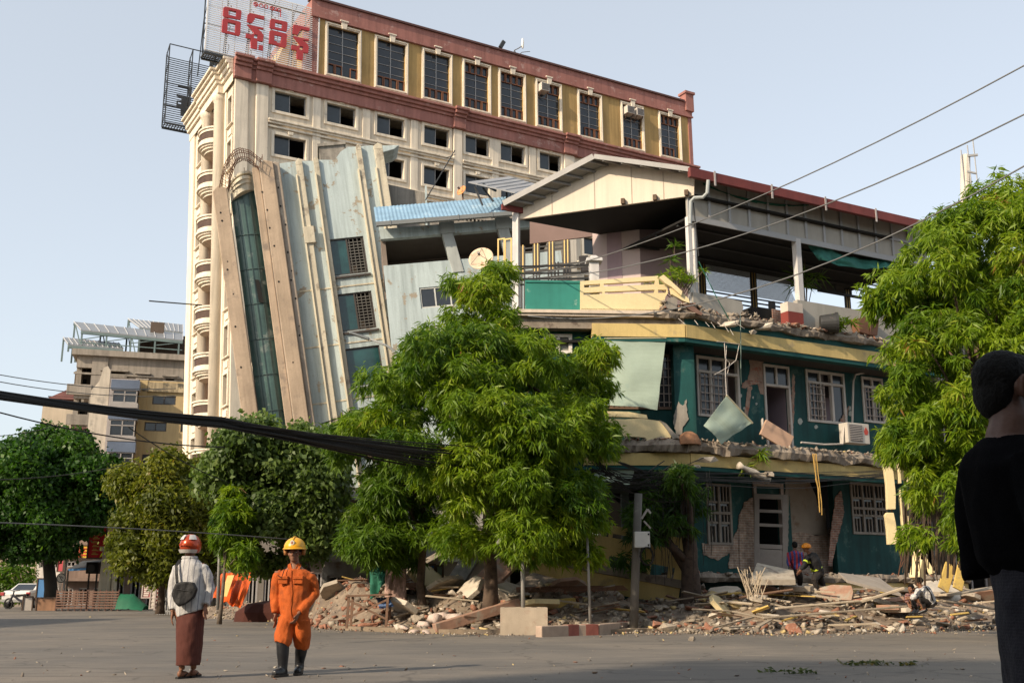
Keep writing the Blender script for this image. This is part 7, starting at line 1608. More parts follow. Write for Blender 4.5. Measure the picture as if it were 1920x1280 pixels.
# ---- things on and around the corner building
m_bamb = mat('bamboo blind', (.36, .44, .36), .8, .10, 1.2, stain=((.24, .36, .34), .9, .6, .12), bump=.1)
nb_ = m_bamb.node_tree; wv = nb_.nodes.new('ShaderNodeTexWave'); wv.bands_direction = 'Z'; wv.inputs['Scale'].default_value = 9; wv.inputs['Distortion'].default_value = 1.0; tcb = nb_.nodes.new('ShaderNodeTexCoord'); nb_.links.new(tcb.outputs['Object'], wv.inputs['Vector']); bpb = nb_.nodes.new('ShaderNodeBump'); bpb.inputs['Strength'].default_value = .5; bpb.inputs['Distance'].default_value = .01; nb_.links.new(wv.outputs['Fac'], bpb.inputs['Height']); nb_.links.new(bpb.outputs[0], nb_.nodes['Principled BSDF'].inputs['Normal'])
def blind(label, corners, m, n=18, seed=0, wr=.03, rod=True):
    c0 = sum(corners, Vector()) / 4; vs = []; t = thing('bamboo_blind', label, 'blind', loc=c0)
    for j in range(n + 1):
        for i in range(n + 1):
            u, v = i / n, j / n; p = corners[0].lerp(corners[1], u).lerp(corners[3].lerp(corners[2], u), v); vs.append(p - c0 + Vector((mnz.noise((v * 4, seed, 1)) * wr * (u > .9), mnz.noise((u * 2 + seed, v * 3, 2)) * wr * 2 - .1 * math.sin(u * 3.1) * v, mnz.noise((u * 5, seed, 3)) * wr * (v > .9) - .06 * (v * u) ** 4)))
    mb = MB(); mb.add(vs, [(j * (n + 1) + i, j * (n + 1) + i + 1, (j + 1) * (n + 1) + i + 1, (j + 1) * (n + 1) + i) for j in range(n) for i in range(n)]); o = mb.build('slats', m, t); o.modifiers.new('t', 'SOLIDIFY').thickness = .012
    if rod: mb = MB(); mb.tube([corners[0] - c0 + Vector((0, -.02, .02)), corners[1] - c0 + Vector((0, -.02, .02))], .03, 7); mb.build('rod', mat('bamboo rod', (.4, .36, .24), .7, .1, 4), t)
    return t
lw = lambda x, y, v: Lf.m @ Lf.h(x, y, v); gw = lambda x, y, v: G.m @ G.h(x, y, v)
blind('large pale green bamboo blind hanging straight from the upper slab', [lw(1133, 636, -.02), lw(1249, 635, -.02), lw(1232, 765, -.05), lw(1130, 760, -.02)], m_bamb)
t = blind('pale green bamboo blind hanging askew by one corner in front of the middle floor', [gw(1362, 742, -.5), gw(1410, 793, -.5), gw(1352, 829, -.45), gw(1319, 798, -.5)], m_bamb, 16, 4, .04, False)
mb = MB(); c0 = t.location; mb.tube([gw(1362, 741, -.5) - c0, gw(1411, 793, -.5) - c0], .035, 6); mb.build('rod', MATS['bamboo rod'], t); mb = MB(); mb.tube([gw(1362, 741, -.5) - c0, gw(1360, 700, -.3) - c0, gw(1362, 648, -.1) - c0], .012, 4); mb.build('cord', m_gwhite, t)
blind('torn blind with dark slats sagging among cables under the middle slab', [lw(1112, 868, .1), lw(1190, 880, .1), lw(1182, 906, .1), lw(1115, 900, .1)], m_bamb, 12, 8, .06, False)
t = thing('air_conditioner', 'white outdoor air conditioner on the middle slab at the right end', 'air conditioner', m=G.m @ Matrix.Translation(G.h(1591, 829, .25))); a, b = G.h(1591, 829, .25), G.h(1629, 795, .25); w, h = b.x - a.x, b.z - a.z
mb = MB(); mb.box(0, w, 0, .4, 0, h); mb.build('casing', mat('cream ac casing', (.50, .46, .40), .6, .1, 2), t, bevel=.02); mb = MB(); mb.box(w * .08, w * .66, -.02, -.002, h * .1, h * .9); mb.build('fan_grille', mat('dark louvre', (.09, .08, .08)), t); mb = MB()
for k in range(9): z = h * (.14 + .085 * k); mb.box(w * .08, w * .66, -.03, -.021, z, z + .018)
mb.build('grille_bars', m_gwhite, t); mb = MB(); mb.prism([(w * .78, h * .45), (w * .9, h * .45), (w * .94, h * .62), (w * .84, h * .84), (w * .74, h * .62)], -.01, -.003); mb.build('red_mark', mat('ac red mark', (.45, .07, .05)), t)
t = thing('white_pipe', 'bent white drain pipe running up the wall left of the outdoor air conditioner', 'pipe', m=G.m); mb = MB(); mb.tube([G.h(1598, 800, 1.0), G.h(1600, 715, 1.0), G.h(1604, 702, 1.0), G.h(1632, 696, .95)], .035, 7); mb.build('pipe', m_gwhite, t); mb = MB(); mb.tube([G.h(1502, 829, .4), G.h(1545, 833, .4), G.h(1580, 832, .4), G.h(1582, 800, .4)], .03, 6); mb.build('loose_end', m_gwhite, t)
beam('door_panel', 'peach coloured door panel fallen across the middle doorway', 'door', gw(1430, 800, .5), gw(1482, 832, .3), .1, .55, mat('peach door', (.46, .30, .21), .7, .1, 2), (0, 0, 1)); beam('plank', 'upright white board leaning left of the fallen peach door', 'plank', gw(1431, 822, .6), gw(1429, 785, .7), .16, .05, m_gwhite)
def lathe_thing(name, label, cat, loc, prof, m, rot=None, soil=None, part='pot'):
    t = thing(name, label, cat, loc=loc); mb = MB(); mb.lathe(prof, 20)
    if rot is not None: mb.xf(rot)
    mb.build(part, m, t, smooth=False); return t
m_terra = mat('terracotta', (.30, .15, .08), .85, .15, 3, stain=((.4, .3, .22), 3, .6, .1))
POT = [(.2, 0), (.26, .1), (.33, .42), (.37, .43), (.37, .52), (.31, .52), (.28, .3), (.05, .25)]
lathe_thing('flower_pot', 'upturned terracotta bowl on the middle slab below the bare window', 'pot', lw(1292, 834, -.1), [(.36, 0), (.35, .12), (.27, .3), (.12, .4), (.03, .41)], m_terra)
lathe_thing('flower_pot', 'black flower pot tipped on its side on the upper slab', 'pot', gw(1538, 612, -.05) + Vector((0, 0, .1)), [(.27, 0), (.28, .05), (.33, .5), (.36, .5), (.36, .58), (.3, .58), (.05, .3)], mat('black pot', (.03, .03, .03), .6, .2, 3, stain=((.2, .13, .09), 4, .62, .1)), Matrix.Rotation(R(90), 4, 'Y') @ Matrix.Rotation(R(10), 4, 'X'))
t = thing('planter_trough', 'split brown planter trough at the right end of the upper slab', 'planter', m=G.m @ Matrix.Translation(G.h(1612, 622, -.05))); mb = MB(); mb.hexa([(0, 0, 0), (.45, 0, -.05), (.45, .5, 0), (0, .5, 0)], [(-.1, -.05, .45), (.35, -.1, .6), (.4, .55, .5), (-.1, .5, .5)]); mb.build('side', mat('brown trough', (.18, .085, .05), .8, .15, 2), t, bevel=.01); mb = MB(); mb.hexa([(.47, 0, -.05), (.95, .1, 0), (.95, .5, 0), (.47, .5, 0)], [(.5, -.1, .5), (1.05, .05, .55), (1.0, .5, .5), (.5, .5, .5)]); mb.build('side', MATS['brown trough'], t, bevel=.01)
def leafy(name, label, loc, n, spread, h, L, W, m, seed, droop=.5, cane=0, m2=None):
    """rosettes of strap leaves"""
    t = thing(name, label, 'plant', loc=loc); cr = Crown(seed); r = np.random.default_rng(seed)
    for hd in range(max(1, n)):
        c = np.array([r.normal(0, spread), r.normal(0, spread * .6), h * r.uniform(.35, 1)]); k = 22; th = r.uniform(0, 6.28, k); d = np.stack([np.cos(th), np.sin(th), r.uniform(-droop, .9, k)], 1); d /= np.linalg.norm(d, axis=1)[:, None]
        cr.leaf(np.repeat(c[None], k, 0), d, r.uniform(.6, 1.1, k) * L, np.full(k, W), np.clip(r.normal(.55, .2, k), 0, .95), .2)
        mb = MB() if hd == 0 else mb; mb.tube([(c[0] * .2, c[1] * .2, 0), (c[0] * .6, c[1] * .6, c[2] * .6), c], .015 + .01 * (cane > 0), 5)
    cr.build('leaves', m, t); mb.build('stem', m2 or m_bark, t); return t
leafy('dracaena_plant', 'leafy bush spilling over the broken corner of the upper terrace', lw(1272, 560, .4), 22, .45, 1.0, .32, .035, m_leafA, 60); leafy('dracaena_plant', 'tall thin plant with a reddish head rising above the terrace corner', lw(1262, 545, .7), 3, .12, 1.6, .42, .05, m_leafD, 61); leafy('dracaena_plant', 'yellowish plant fallen flat between black pot and brown trough', gw(1580, 616, -.1), 8, .4, .25, .42, .06, m_leafA, 62, .8)
leafy('palm_plant', 'hanging palm with dry leaf skirt beside the second pavilion post', Gp.m @ Gp.h(1512, 570, 1.6), 7, .25, 1.9, .75, .05, m_leafD, 63, .9)
leafy('hanging_plant', 'tuft of long leaves hanging off the middle slab under the peach door', gw(1430, 850, -.3), 3, .12, .05, .5, .04, m_leafA, 64, 1.6); leafy('hanging_plant', 'small leaf tuft above the broken baluster under the middle slab', gw(1405, 878, -.2), 2, .1, .05, .4, .035, m_leafA, 65, 1.4)
t = thing('baluster', 'broken concrete baluster hanging under the middle slab', 'baluster', loc=gw(1415, 886, -.3)); p, q = gw(1385, 872, -.3) - t.location, gw(1440, 900, -.3) - t.location; mb = MB(); mb.tube([p, p.lerp(q, .15), p.lerp(q, .5), p.lerp(q, .85), q], [.12, .07, .13, .09, .14], 10); mb.build('shaft', mc[2], t, smooth=True)
t = thing('hanging_straps', 'yellow straps hanging down from the middle slab over the broken wall', 'straps', loc=gw(1528, 850, -.4)); L_ = t.location; mb = MB()
for pts in ([(1524, 850), (1528, 880), (1534, 915), (1537, 960)], [(1530, 850), (1534, 890), (1540, 940), (1541, 965)], [(1527, 850), (1530, 900), (1539, 930)]): mb.tube([gw(x, y, -.4) - L_ for x, y in pts], .02, 5)
mb.build('straps', mat('yellow strap', (.45, .28, .08), .8, .2, 5), t)
cloth('green_net', 'torn green shade net sagging under the right pavilion eave', 'net', [Gp.m @ Gp.h(1512, 455, .4), Gp.m @ Gp.h(1680, 478, .4), Gp.m @ Gp.h(1675, 505, .2), Gp.m @ Gp.h(1535, 488, .2)], 16, mat('teal shade net', (.03, .14, .11), .8, .25, 4), .25, .35, 11)
cloth('green_net', 'strip of green net tangled along the left part of the red fascia', 'net', [Gp.m @ Gp.h(1318, 343, .15), Gp.m @ Gp.h(1520, 383, .15), Gp.m @ Gp.h(1515, 386, .1), Gp.m @ Gp.h(1320, 348, .1)], 16, m_net, .35, .1, 13)
for i, (px, lab) in enumerate(((1332, 'dark table at the left end of the open pavilion terrace'), (1580, 'long dark table at the right of the open pavilion terrace'))):
    vv = 1.6 + i; t = thing('table', lab, 'table', m=Gp.m @ Matrix.Translation((Gp.h(px, 560, vv).x, vv, zt_floor))); mb = MB(); mb.box(-.7, .9 + i, -.4, .4, .95, 1.02); mb.build('tabletop', m_blackiron, t, bevel=.01)
    for x in (-.6, .8 + i):
        for y in (-.3, .3): mb = MB(); mb.bar((x, y, 0), (x, y, .95), .06); mb.build('leg', m_blackiron, t)
t = thing('brick_stove', 'dark brick stove with a black pot on the pavilion terrace', 'stove', m=Gp.m @ Matrix.Translation((Gp.h(1440, 590, 1.2).x, 1.2, zt_floor))); mb = MB(); mb.box(-1.0, 1.0, -.3, .5, 0, .95); mb.build('body', m_dark, t, bevel=.02); mb = MB(); mb.box(-.1, .35, -.34, -.303, 0, .98); mb.build('brick_pier', m_brick, t); mb = MB(); mb.lathe([(.12, .95), (.13, 1.2), (.12, 1.35)], 12, (.2, 0, 0)); mb.build('pot', m_blackiron, t)
# ---- leaves fallen on the road
m_dryleaf = leafmat('fallen leaves', [(0, (.03, .05, .02)), (.5, (.09, .11, .04)), (.8, (.16, .13, .05)), (1, (.25, .16, .03))])
for i, (px, py, n, lab) in enumerate([(1620, 1246, 60, 'largest cluster of fallen leaves on the shaded road, middle one'), (1700, 1247, 26, 'small leaf cluster on the shaded road nearest the man in black'), (1488, 1262, 34, 'dark wilted leaf cluster on the road, leftmost of the three')]):
    p = gnd(px, py); t = Crown(70 + i); r = np.random.default_rng(70 + i); c = np.stack([r.normal(0, .22 if n > 30 else .13, n), r.normal(0, .1, n), r.uniform(.01, .05, n)], 1); d = np.stack([r.normal(0, 1, n), r.normal(0, 1, n), r.normal(0, .25, n)], 1); d /= np.linalg.norm(d, axis=1)[:, None]; t.leaf(c, d, r.uniform(.07, .14, n), r.uniform(.03, .05, n), r.random(n) * (.5 if i == 2 else 1), .2); V = np.concatenate(t.V); o = npmesh('leaf_litter', V, np.arange(len(V)).reshape(-1, 4), m_dryleaf, None, np.concatenate(t.T)); o.location = p; tag(o, lab, 'leaves', 'leaf clusters on the road', 'stuff')
it = []
for _ in range(420): px, py = nr.uniform(-100, 1900), 1132 + 148 * nr.random() ** .8; p = gnd(px, py); k = .008 + .02 * nr.random() ** 3; it.append(((p.x, p.y, k * .4), k, nr.random(), (2, 1.2, .5)))
V, F_, Tn = chunk_cloud(it); o = npmesh('road_grit', V, F_, m_rubble, None, Tn); tag(o, 'grit and crumbs scattered over the worn asphalt', 'grit', kind='stuff')
# ------------------------------------------------------------------ people
def ell(mb, rings, n=16):
    """stack of elliptical rings (cx, cy, cz, rx, ry)"""
    vs = []; fs = []
    for cx, cy, cz, rx, ry in rings:
        for k in range(n):
            t = 2 * math.pi * k / n; vs.append((cx + rx * math.cos(t), cy + ry * math.sin(t), cz))
    for i in range(len(rings) - 1):
        for k in range(n): fs.append((i * n + k, i * n + (k + 1) % n, (i + 1) * n + (k + 1) % n, (i + 1) * n + k))
    fs.append(tuple(range(n - 1, -1, -1))); fs.append(tuple((len(rings) - 1) * n + k for k in range(n)))
    return mb.add(vs, fs)
def ball(mb, c, r, rot=None, n=12, m=9):
    """ellipsoid with radii r, optional rotation matrix"""
    vs = []; fs = []; c = Vector(c)
    for i in range(m + 1):
        ph = math.pi * i / m
        for k in range(n):
            t = 2 * math.pi * k / n; p = Vector((r[0] * math.sin(ph) * math.cos(t), r[1] * math.sin(ph) * math.sin(t), r[2] * math.cos(ph)))
            vs.append(c + (rot @ p if rot else p))
    for i in range(m):
        for k in range(n): fs.append((i * n + k, (i + 1) * n + k, (i + 1) * n + (k + 1) % n, i * n + (k + 1) % n))
    return mb.add(vs, fs)
TMP = bpy.data.scenes.new('workshop')                     # meshes are skinned here, away from the heavy scene; removed below
def soft(mb, name, m, parent, vox=.012, it=3, wrinkle=0.0, wfreq=14, seed=0):
    """join overlapping shapes into one continuous skin"""
    o = mb.build(name, m, parent)
    r = o.modifiers.new('r', 'REMESH'); r.mode = 'VOXEL'; r.voxel_size = vox
    if it: s_ = o.modifiers.new('s', 'SMOOTH'); s_.iterations = it; s_.factor = .5
    COL.objects.unlink(o); TMP.collection.objects.link(o); o.parent = None
    TMP.view_layers[0].update(); dg = TMP.view_layers[0].depsgraph
    me = bpy.data.meshes.new_from_object(o.evaluated_get(dg)); me.name = name
    TMP.collection.objects.unlink(o); COL.objects.link(o); o.parent = parent
    o.modifiers.clear(); o.data = me
    if wrinkle:
        from mathutils import noise as nz
        N = len(me.vertices); co = np.empty(N * 3, np.float32); no = np.empty(N * 3, np.float32); me.vertices.foreach_get('co', co); me.vertex_normals.foreach_get('vector', no); co = co.reshape(-1, 3); no = no.reshape(-1, 3)
        amp = np.array([nz.noise((p[0] * wfreq + seed, p[1] * wfreq, p[2] * wfreq * .55)) * wrinkle + nz.noise((p[0] * wfreq * 2.3, p[1] * wfreq * 2.3 + seed, p[2] * wfreq * 1.5)) * wrinkle * .45 for p in co.tolist()])
        me.vertices.foreach_set('co', (co + no * amp[:, None]).astype(np.float32).ravel())
    me.polygons.foreach_set('use_smooth', [True] * len(me.polygons)); me.update()
    return o
m_skin = mat('brown skin', (.20, .092, .052), .55, .1, 12, bump=.1, bscale=60, fine=.05)
m_skin2 = mat('dark brown skin', (.085, .042, .028), .5, .1, 12, bump=.1, bscale=60)
m_hair = mat('black hair', (.005, .0045, .004), .7, .2, 30, spec=.15, bump=.6, bscale=120)
def hand(mb, wrist, d, side, s=1.0, curl=.5, out=(1, 0, 0)):
    """palm with four separate bent fingers and a thumb; d = direction from the wrist, side = thumb direction"""
    w = Vector(wrist); d = Vector(d).normalized(); sd = Vector(side); sd = (sd - d * sd.dot(d)).normalized(); nn = d.cross(sd)
    rot = Matrix((sd, nn, d)).transposed()
    ball(mb, w + d * .045 * s, (.040 * s, .017 * s, .055 * s), rot)
    for i, (o, L) in enumerate(((.028, .070), (.010, .080), (-.008, .075), (-.026, .058))):
        b = w + d * .085 * s + sd * o * s; k = b + (d * .9 + nn * curl * .45).normalized() * L * .5 * s; e = k + (d * (1 - curl * .75) + nn * curl).normalized() * L * .5 * s
        mb.tube([b - d * .02 * s, b, k, e], [.0095 * s, .0095 * s, .0088 * s, .0072 * s], 7)
    t0 = w + d * .03 * s + sd * .03 * s; t1 = t0 + (sd * .7 + d * .75).normalized() * .035 * s; t2 = t1 + (d + nn * curl * .5).normalized() * .03 * s
    mb.tube([t0 - sd * .015 * s, t0, t1, t2], [.012 * s, .012 * s, .0105 * s, .008 * s], 7)
def head(mb, c, f, s=1.0, ears=True):
    """skull, jaw, nose, brow, lips, ears; f = facing direction (horizontal)"""
    f = Vector(f).normalized(); up = Vector((0, 0, 1)); r = f.cross(up).normalized(); f = up.cross(r).normalized(); rot = Matrix((r, f, up)).transposed(); c = Vector(c)
    P = lambda x, y, z: c + rot @ Vector((x, y, z)) * s
    ball(mb, P(0, -.012, .028), (.074 * s, .094 * s, .090 * s), rot); ball(mb, P(0, .028, -.035), (.060 * s, .064 * s, .080 * s), rot); ball(mb, P(0, .066, -.088), (.030 * s, .026 * s, .026 * s), rot)
    ball(mb, P(0, .074, .022), (.052 * s, .018 * s, .014 * s), rot)
    mb.tube([P(0, .084, .012), P(0, .100, -.014), P(0, .108, -.030)], [.009 * s, .012 * s, .015 * s], 7); ball(mb, P(0, .094, -.034), (.020 * s, .012 * s, .010 * s), rot)
    ball(mb, P(0, .086, -.060), (.024 * s, .012 * s, .007 * s), rot); ball(mb, P(0, .084, -.071), (.021 * s, .012 * s, .007 * s), rot)
    for q in (-1, 1):
        ball(mb, P(q * .046, .062, -.022), (.022 * s, .018 * s, .020 * s), rot)
        if ears: ball(mb, P(q * .078, -.008, -.010), (.009 * s, .020 * s, .032 * s), rot)
    return rot, P
def eyes(P, rot, s, parent):
    mb = MB()
    for q in (-1, 1): ball(mb, P(q * .030, .079, .002), (.0135 * s, .007 * s, .0065 * s), rot)
    mb.build('eyes', mat('eye white', (.5, .46, .42), .3, 0), parent, smooth=True)
    mb = MB()
    for q in (-1, 1): ball(mb, P(q * .030, .0845, .002), (.006 * s, .003 * s, .006 * s), rot)
    mb.build('pupils', m_dark, parent, smooth=True)
    mb = MB()
    for q in (-1, 1): mb.tube([P(q * .014, .090, .020), P(q * .030, .090, .025), P(q * .048, .080, .019)], .004 * s, 5)
    mb.build('eyebrows', m_hair, parent, smooth=True)

# ---- 1: man with red helmet, seen from behind
Y1 = 13.1; L1 = gnd(345, 1271); L1.z = 0
def q1(x, y, dy=0.0): return at(x, y, L1.y) - L1 + Vector((0, dy, 0))
p1 = thing('person', 'man walking away in white striped shirt, maroon longyi, red helmet and black shoulder bag', 'person', loc=L1)
hc = q1(357, 1023, .02)
b = MB(); head(b, hc, (.12, 1, 0), 1.0); nk = q1(356, 1046)
b.tube([hc - Vector((0, .02, .05)), nk], [.055, .062], 10); b.tube([nk, q1(356, 1060)], [.07, .1], 10)
S = {'l': q1(334, 1058), 'r': q1(381, 1057)}; EL = {'l': q1(324, 1105, .03), 'r': q1(392, 1103, .02)}; WR = {'l': q1(326, 1146, -.05), 'r': q1(388, 1136, -.06)}
hip = q1(352, 1150)
ell(b, [(nk.x, 0, nk.z - .02, .07, .06), (q1(357, 1060).x, 0, q1(357, 1060).z, .17, .09), (q1(356, 1085).x, 0, q1(356, 1085).z, .165, .11), (q1(353, 1120).x, 0, q1(353, 1120).z, .145, .1), (hip.x, 0, hip.z, .16, .11), (hip.x, 0, hip.z - .12, .12, .1)])
for k in 'lr':
    b.tube([S[k] + Vector((.03 if k == 'l' else -.03, 0, 0)), EL[k], WR[k]], [.048, .038, .027], 10)
    hand(b, WR[k], (0, -.15 if k == 'l' else -.25, -1), (-.3 if k == 'l' else .3, 1, 0), 1.0, .45)
FT = {'l': q1(341, 1262, -.01), 'r': q1(355, 1262, .16)}
for k, hx in (('l', -.05), ('r', .06)):
    an = FT[k].copy(); an.z = .10; kn = Vector((hip.x + hx, .03 if k == 'r' else -.01, .47)).lerp(an, .25); kn.z = .47
    b.tube([hip + Vector((hx, 0, -.05)), kn, an.lerp(kn, .55) + Vector((0, -.02, 0)), an], [.085, .055, .048, .034], 10)
    ft = an.copy(); ft.z = .055; d = Vector((.35 if k == 'l' else .1, 1, 0)).normalized()
    ball(b, ft - d * .03, (.034, .04, .04)); b.tube([ft - d * .03, ft + d * .06 - Vector((0, 0, .012)), ft + d * .15 - Vector((0, 0, .028))], [.036, .04, .022], 9)
    for i in range(5): tq = ft + d * (.17 - .01 * abs(i - 1)) + d.cross(Vector((0, 0, 1))) * (.03 - i * .016) * (1 if k == 'r' else -1) - Vector((0, 0, .03)); ball(b, tq, (.010, .013, .010))
soft(b, 'body', m_skin, p1, .0075, 2)
sd = MB()
for k in 'lr':
    ft = FT[k].copy(); d = Vector((.35 if k == 'l' else .1, 1, 0)).normalized(); sdv = d.cross(Vector((0, 0, 1)))
    out = [(-.09, .02), (-.09, -.02), (-.05, -.04), (.05, -.036), (.14, -.05), (.19, -.03), (.2, .0), (.18, .035), (.1, .045), (.0, .035), (-.05, .038)]
    sd.prism([(ft.x + d.x * a + sdv.x * c, ft.y + d.y * a + sdv.y * c) for a, c in out], .002, .022, 'z')
    p0 = Vector((ft.x, ft.y, .03)); sd.tube([p0 + d * .13 + Vector((0, 0, .01)), p0 + d * .07 + sdv * .03 + Vector((0, 0, .025)), p0 + sdv * .045], .008, 5); sd.tube([p0 + d * .13 + Vector((0, 0, .01)), p0 + d * .07 - sdv * .03 + Vector((0, 0, .025)), p0 - sdv * .045], .008, 5)
sd.build('sandals', mat('black rubber', (.02, .018, .016), .7, .1), p1)
# longyi
def rg(x0, x1, y, ry, cy=0.0): a, c = q1(x0, y), q1(x1, y); return ((a.x + c.x) / 2, cy, (a.z + c.z) / 2, (c.x - a.x) / 2, ry)
g = MB(); ell(g, [rg(330, 374, 1246, .155, .02), rg(330, 377, 1220, .16, .01), rg(331, 380, 1190, .16), rg(331, 383, 1165, .155), rg(333, 383, 1145, .135), rg(335, 380, 1128, .12)], 22)
def stripes(name, base, line, freq, width, axis='X', line2=None, freq2=None, rough=.85, dirt=.12):
    """woven cloth with thin stripes along z (axis X) or a check (line2)"""
    m = mat(name, base, rough, dirt, 9, bump=.3, bscale=90); n, l = m.node_tree.nodes, m.node_tree.links; b_ = n['Principled BSDF']
    src = b_.inputs['Base Color'].links[0].from_socket; tc = n.new('ShaderNodeTexCoord')
    def band(ax, fq, col, cur):
        sx = n.new('ShaderNodeSeparateXYZ'); l.new(tc.outputs['Object'], sx.inputs[0]); mu = n.new('ShaderNodeMath'); mu.operation = 'MULTIPLY'; mu.inputs[1].default_value = fq; l.new(sx.outputs[ax], mu.inputs[0])
        fr = n.new('ShaderNodeMath'); fr.operation = 'FRACT'; l.new(mu.outputs[0], fr.inputs[0]); lt = n.new('ShaderNodeMath'); lt.operation = 'LESS_THAN'; lt.inputs[1].default_value = width; l.new(fr.outputs[0], lt.inputs[0])
        mx = n.new('ShaderNodeMix'); mx.data_type = 'RGBA'; l.new(lt.outputs[0], mx.inputs['Factor']); l.new(cur, mx.inputs['A']); mx.inputs['B'].default_value = (*col, 1); return mx.outputs['Result']
    c = band(axis, freq, line, src)
    if line2: c = band('Z', freq2, line2, c)
    l.new(c, b_.inputs['Base Color']); return m
soft(g, 'longyi', stripes('maroon checked cloth', (.090, .026, .018), (.075, .022, .016), 60, .4, 'X'), p1, .010, 2, .011, 9, 3)
# shirt
g = MB(); ell(g, [rg(331, 384, 1158, .15), rg(329, 385, 1140, .155), rg(330, 384, 1115, .15), rg(330, 386, 1085, .145), rg(330, 386, 1068, .13), rg(335, 381, 1056, .11), rg(342, 372, 1049, .09), rg(347, 367, 1043, .075)], 20)
for k in 'lr':
    g.tube([S[k] + Vector((.05 if k == 'l' else -.05, 0, -.02)), S[k] + Vector((.0, 0, -.05)), S[k].lerp(EL[k], .5), EL[k], EL[k].lerp(WR[k], .5), WR[k] + Vector((0, 0, .02))], [.05, .07, .074, .070, .062, .050], 12)
for v in range(len(g.v)):                                # hem cut on a slant
    x, y, z = g.v[v]
    if abs(z - q1(331, 1158).z) < .01: g.v[v] = (x, y, z + (x - q1(331, 1158).x) * .33)
m_shirt = stripes('white striped shirt', (.44, .43, .42), (.19, .19, .22), 15, .13, 'X')
soft(g, 'shirt', m_shirt, p1, .009, 2, .010, 13, 1)
g = MB(); c0 = nk + Vector((0, 0, -.01))
n = 16; g.tube([(c0.x + .078 * math.cos(t), .07 * math.sin(t), c0.z + .015) for t in np.linspace(0, 2 * math.pi, n)], .022, 7, False); g.build('collar', m_shirt, p1, smooth=True)
# helmet
def helmet(parent, c, f, m_shell, m_rim, rx=.125, ry=.145, rz=.135, cut=-.07, brim=0.0, name='helmet'):
    f = Vector(f).normalized(); up = Vector((0, 0, 1)); r = f.cross(up).normalized(); rot = Matrix((r, f, up)).transposed(); c = Vector(c)
    h = bpy.data.objects.new(name, None)
    mb = MB(); n = 24; vs = []; ph0 = math.acos(max(-1, cut / rz)); M_ = 12
    for i in range(M_ + 1):
        ph = ph0 * i / M_
        for k in range(n):
            t = 2 * math.pi * k / n; vs.append(c + rot @ Vector((rx * math.sin(ph) * math.cos(t), ry * math.sin(ph) * math.sin(t), rz * math.cos(ph))))
    fs = [(i * n + k, (i + 1) * n + k, (i + 1) * n + (k + 1) % n, i * n + (k + 1) % n) for i in range(M_) for k in range(n)]
    mb.add(vs, fs); o = mb.build(name, m_shell, parent, smooth=True); sm = o.modifiers.new('t', 'SOLIDIFY'); sm.thickness = .012
    return o, rot, (lambda x, y, z: c + rot @ Vector((x, y, z)))
m_redpaint = mat('metallic red helmet', (.42, .055, .015), .25, .08, 6, bump=.0, spec=.6, metal=.35)
o, rot, Ph = helmet(p1, q1(357, 1022, .01), (.12, 1, 0), m_redpaint, None, cut=-.085)
def band_on(Ph, rx, ry, rz, t0, t1, z0, z1, name, m, parent, off=.016, n=10):
    mb = MB(); vs = []
    for i in range(n + 1):
        t = t0 + (t1 - t0) * i / n
        for z in (z0, (z0 + z1) / 2, z1):
            k = math.sqrt(max(0, 1 - (z / rz) ** 2)); vs.append(Ph((rx * k + off) * math.cos(t), (ry * k + off) * math.sin(t), z * (1 + off / rz)))
    fs = [(i * 3 + j, i * 3 + j + 1, (i + 1) * 3 + j + 1, (i + 1) * 3 + j) for i in range(n) for j in range(2)]
    mb.add(vs, fs); return mb.build(name, m, parent, smooth=True)
m_silver = mat('silver trim', (.55, .53, .50), .35, .1, 5, metal=.3)
for t0, t1 in ((-2.6, -1.85), (-1.3, -.55)): band_on(Ph, .125, .145, .135, t0, t1, .060, .112, 'silver_stripe', m_silver, o, .0135)
band_on(Ph, .125, .145, .135, -2.7, -.45, -.082, -.045, 'rear_rim', m_silver, o); band_on(Ph, .125, .145, .135, -2.2, -1.0, -.004, .012, 'vent', m_redpaint, o, .022)
# bag
g = MB(); bc = q1(353, 1112, -.19); oo = [(332, 1112), (340, 1094), (352, 1090), (372, 1091), (380, 1104), (374, 1118), (360, 1130), (346, 1136), (338, 1128)]
P = [q1(x, y) for x, y in oo]; bb = MB(); bb.prism([(p.x, p.z) for p in P], -.245, -.155); m_bag = mat('black nylon', (.012, .012, .013), .6, .2, 10, bump=.2, bscale=40)
bag = soft(bb, 'shoulder_bag', m_bag, p1, .010, 6, .006, 16)
g = MB(); g.bar(q1(343, 1104, -.25), q1(370, 1108, -.25), .012, .004); g.build('zip', mat('zip', (.06, .06, .06), .4, 0), bag)
g = MB(); st = [q1(341, 1092, -.18), q1(339, 1075, -.165), q1(337, 1060, -.13), q1(340, 1050, -.06), q1(343, 1049, .05)]
for a, c in zip(st, st[1:]): g.bar(a, c, .035, .006, (0, -1, .2))
g.bar(q1(341, 1098, -.19), q1(341, 1090, -.18), .03, .012); g.build('bag_strap', m_bag, bag)

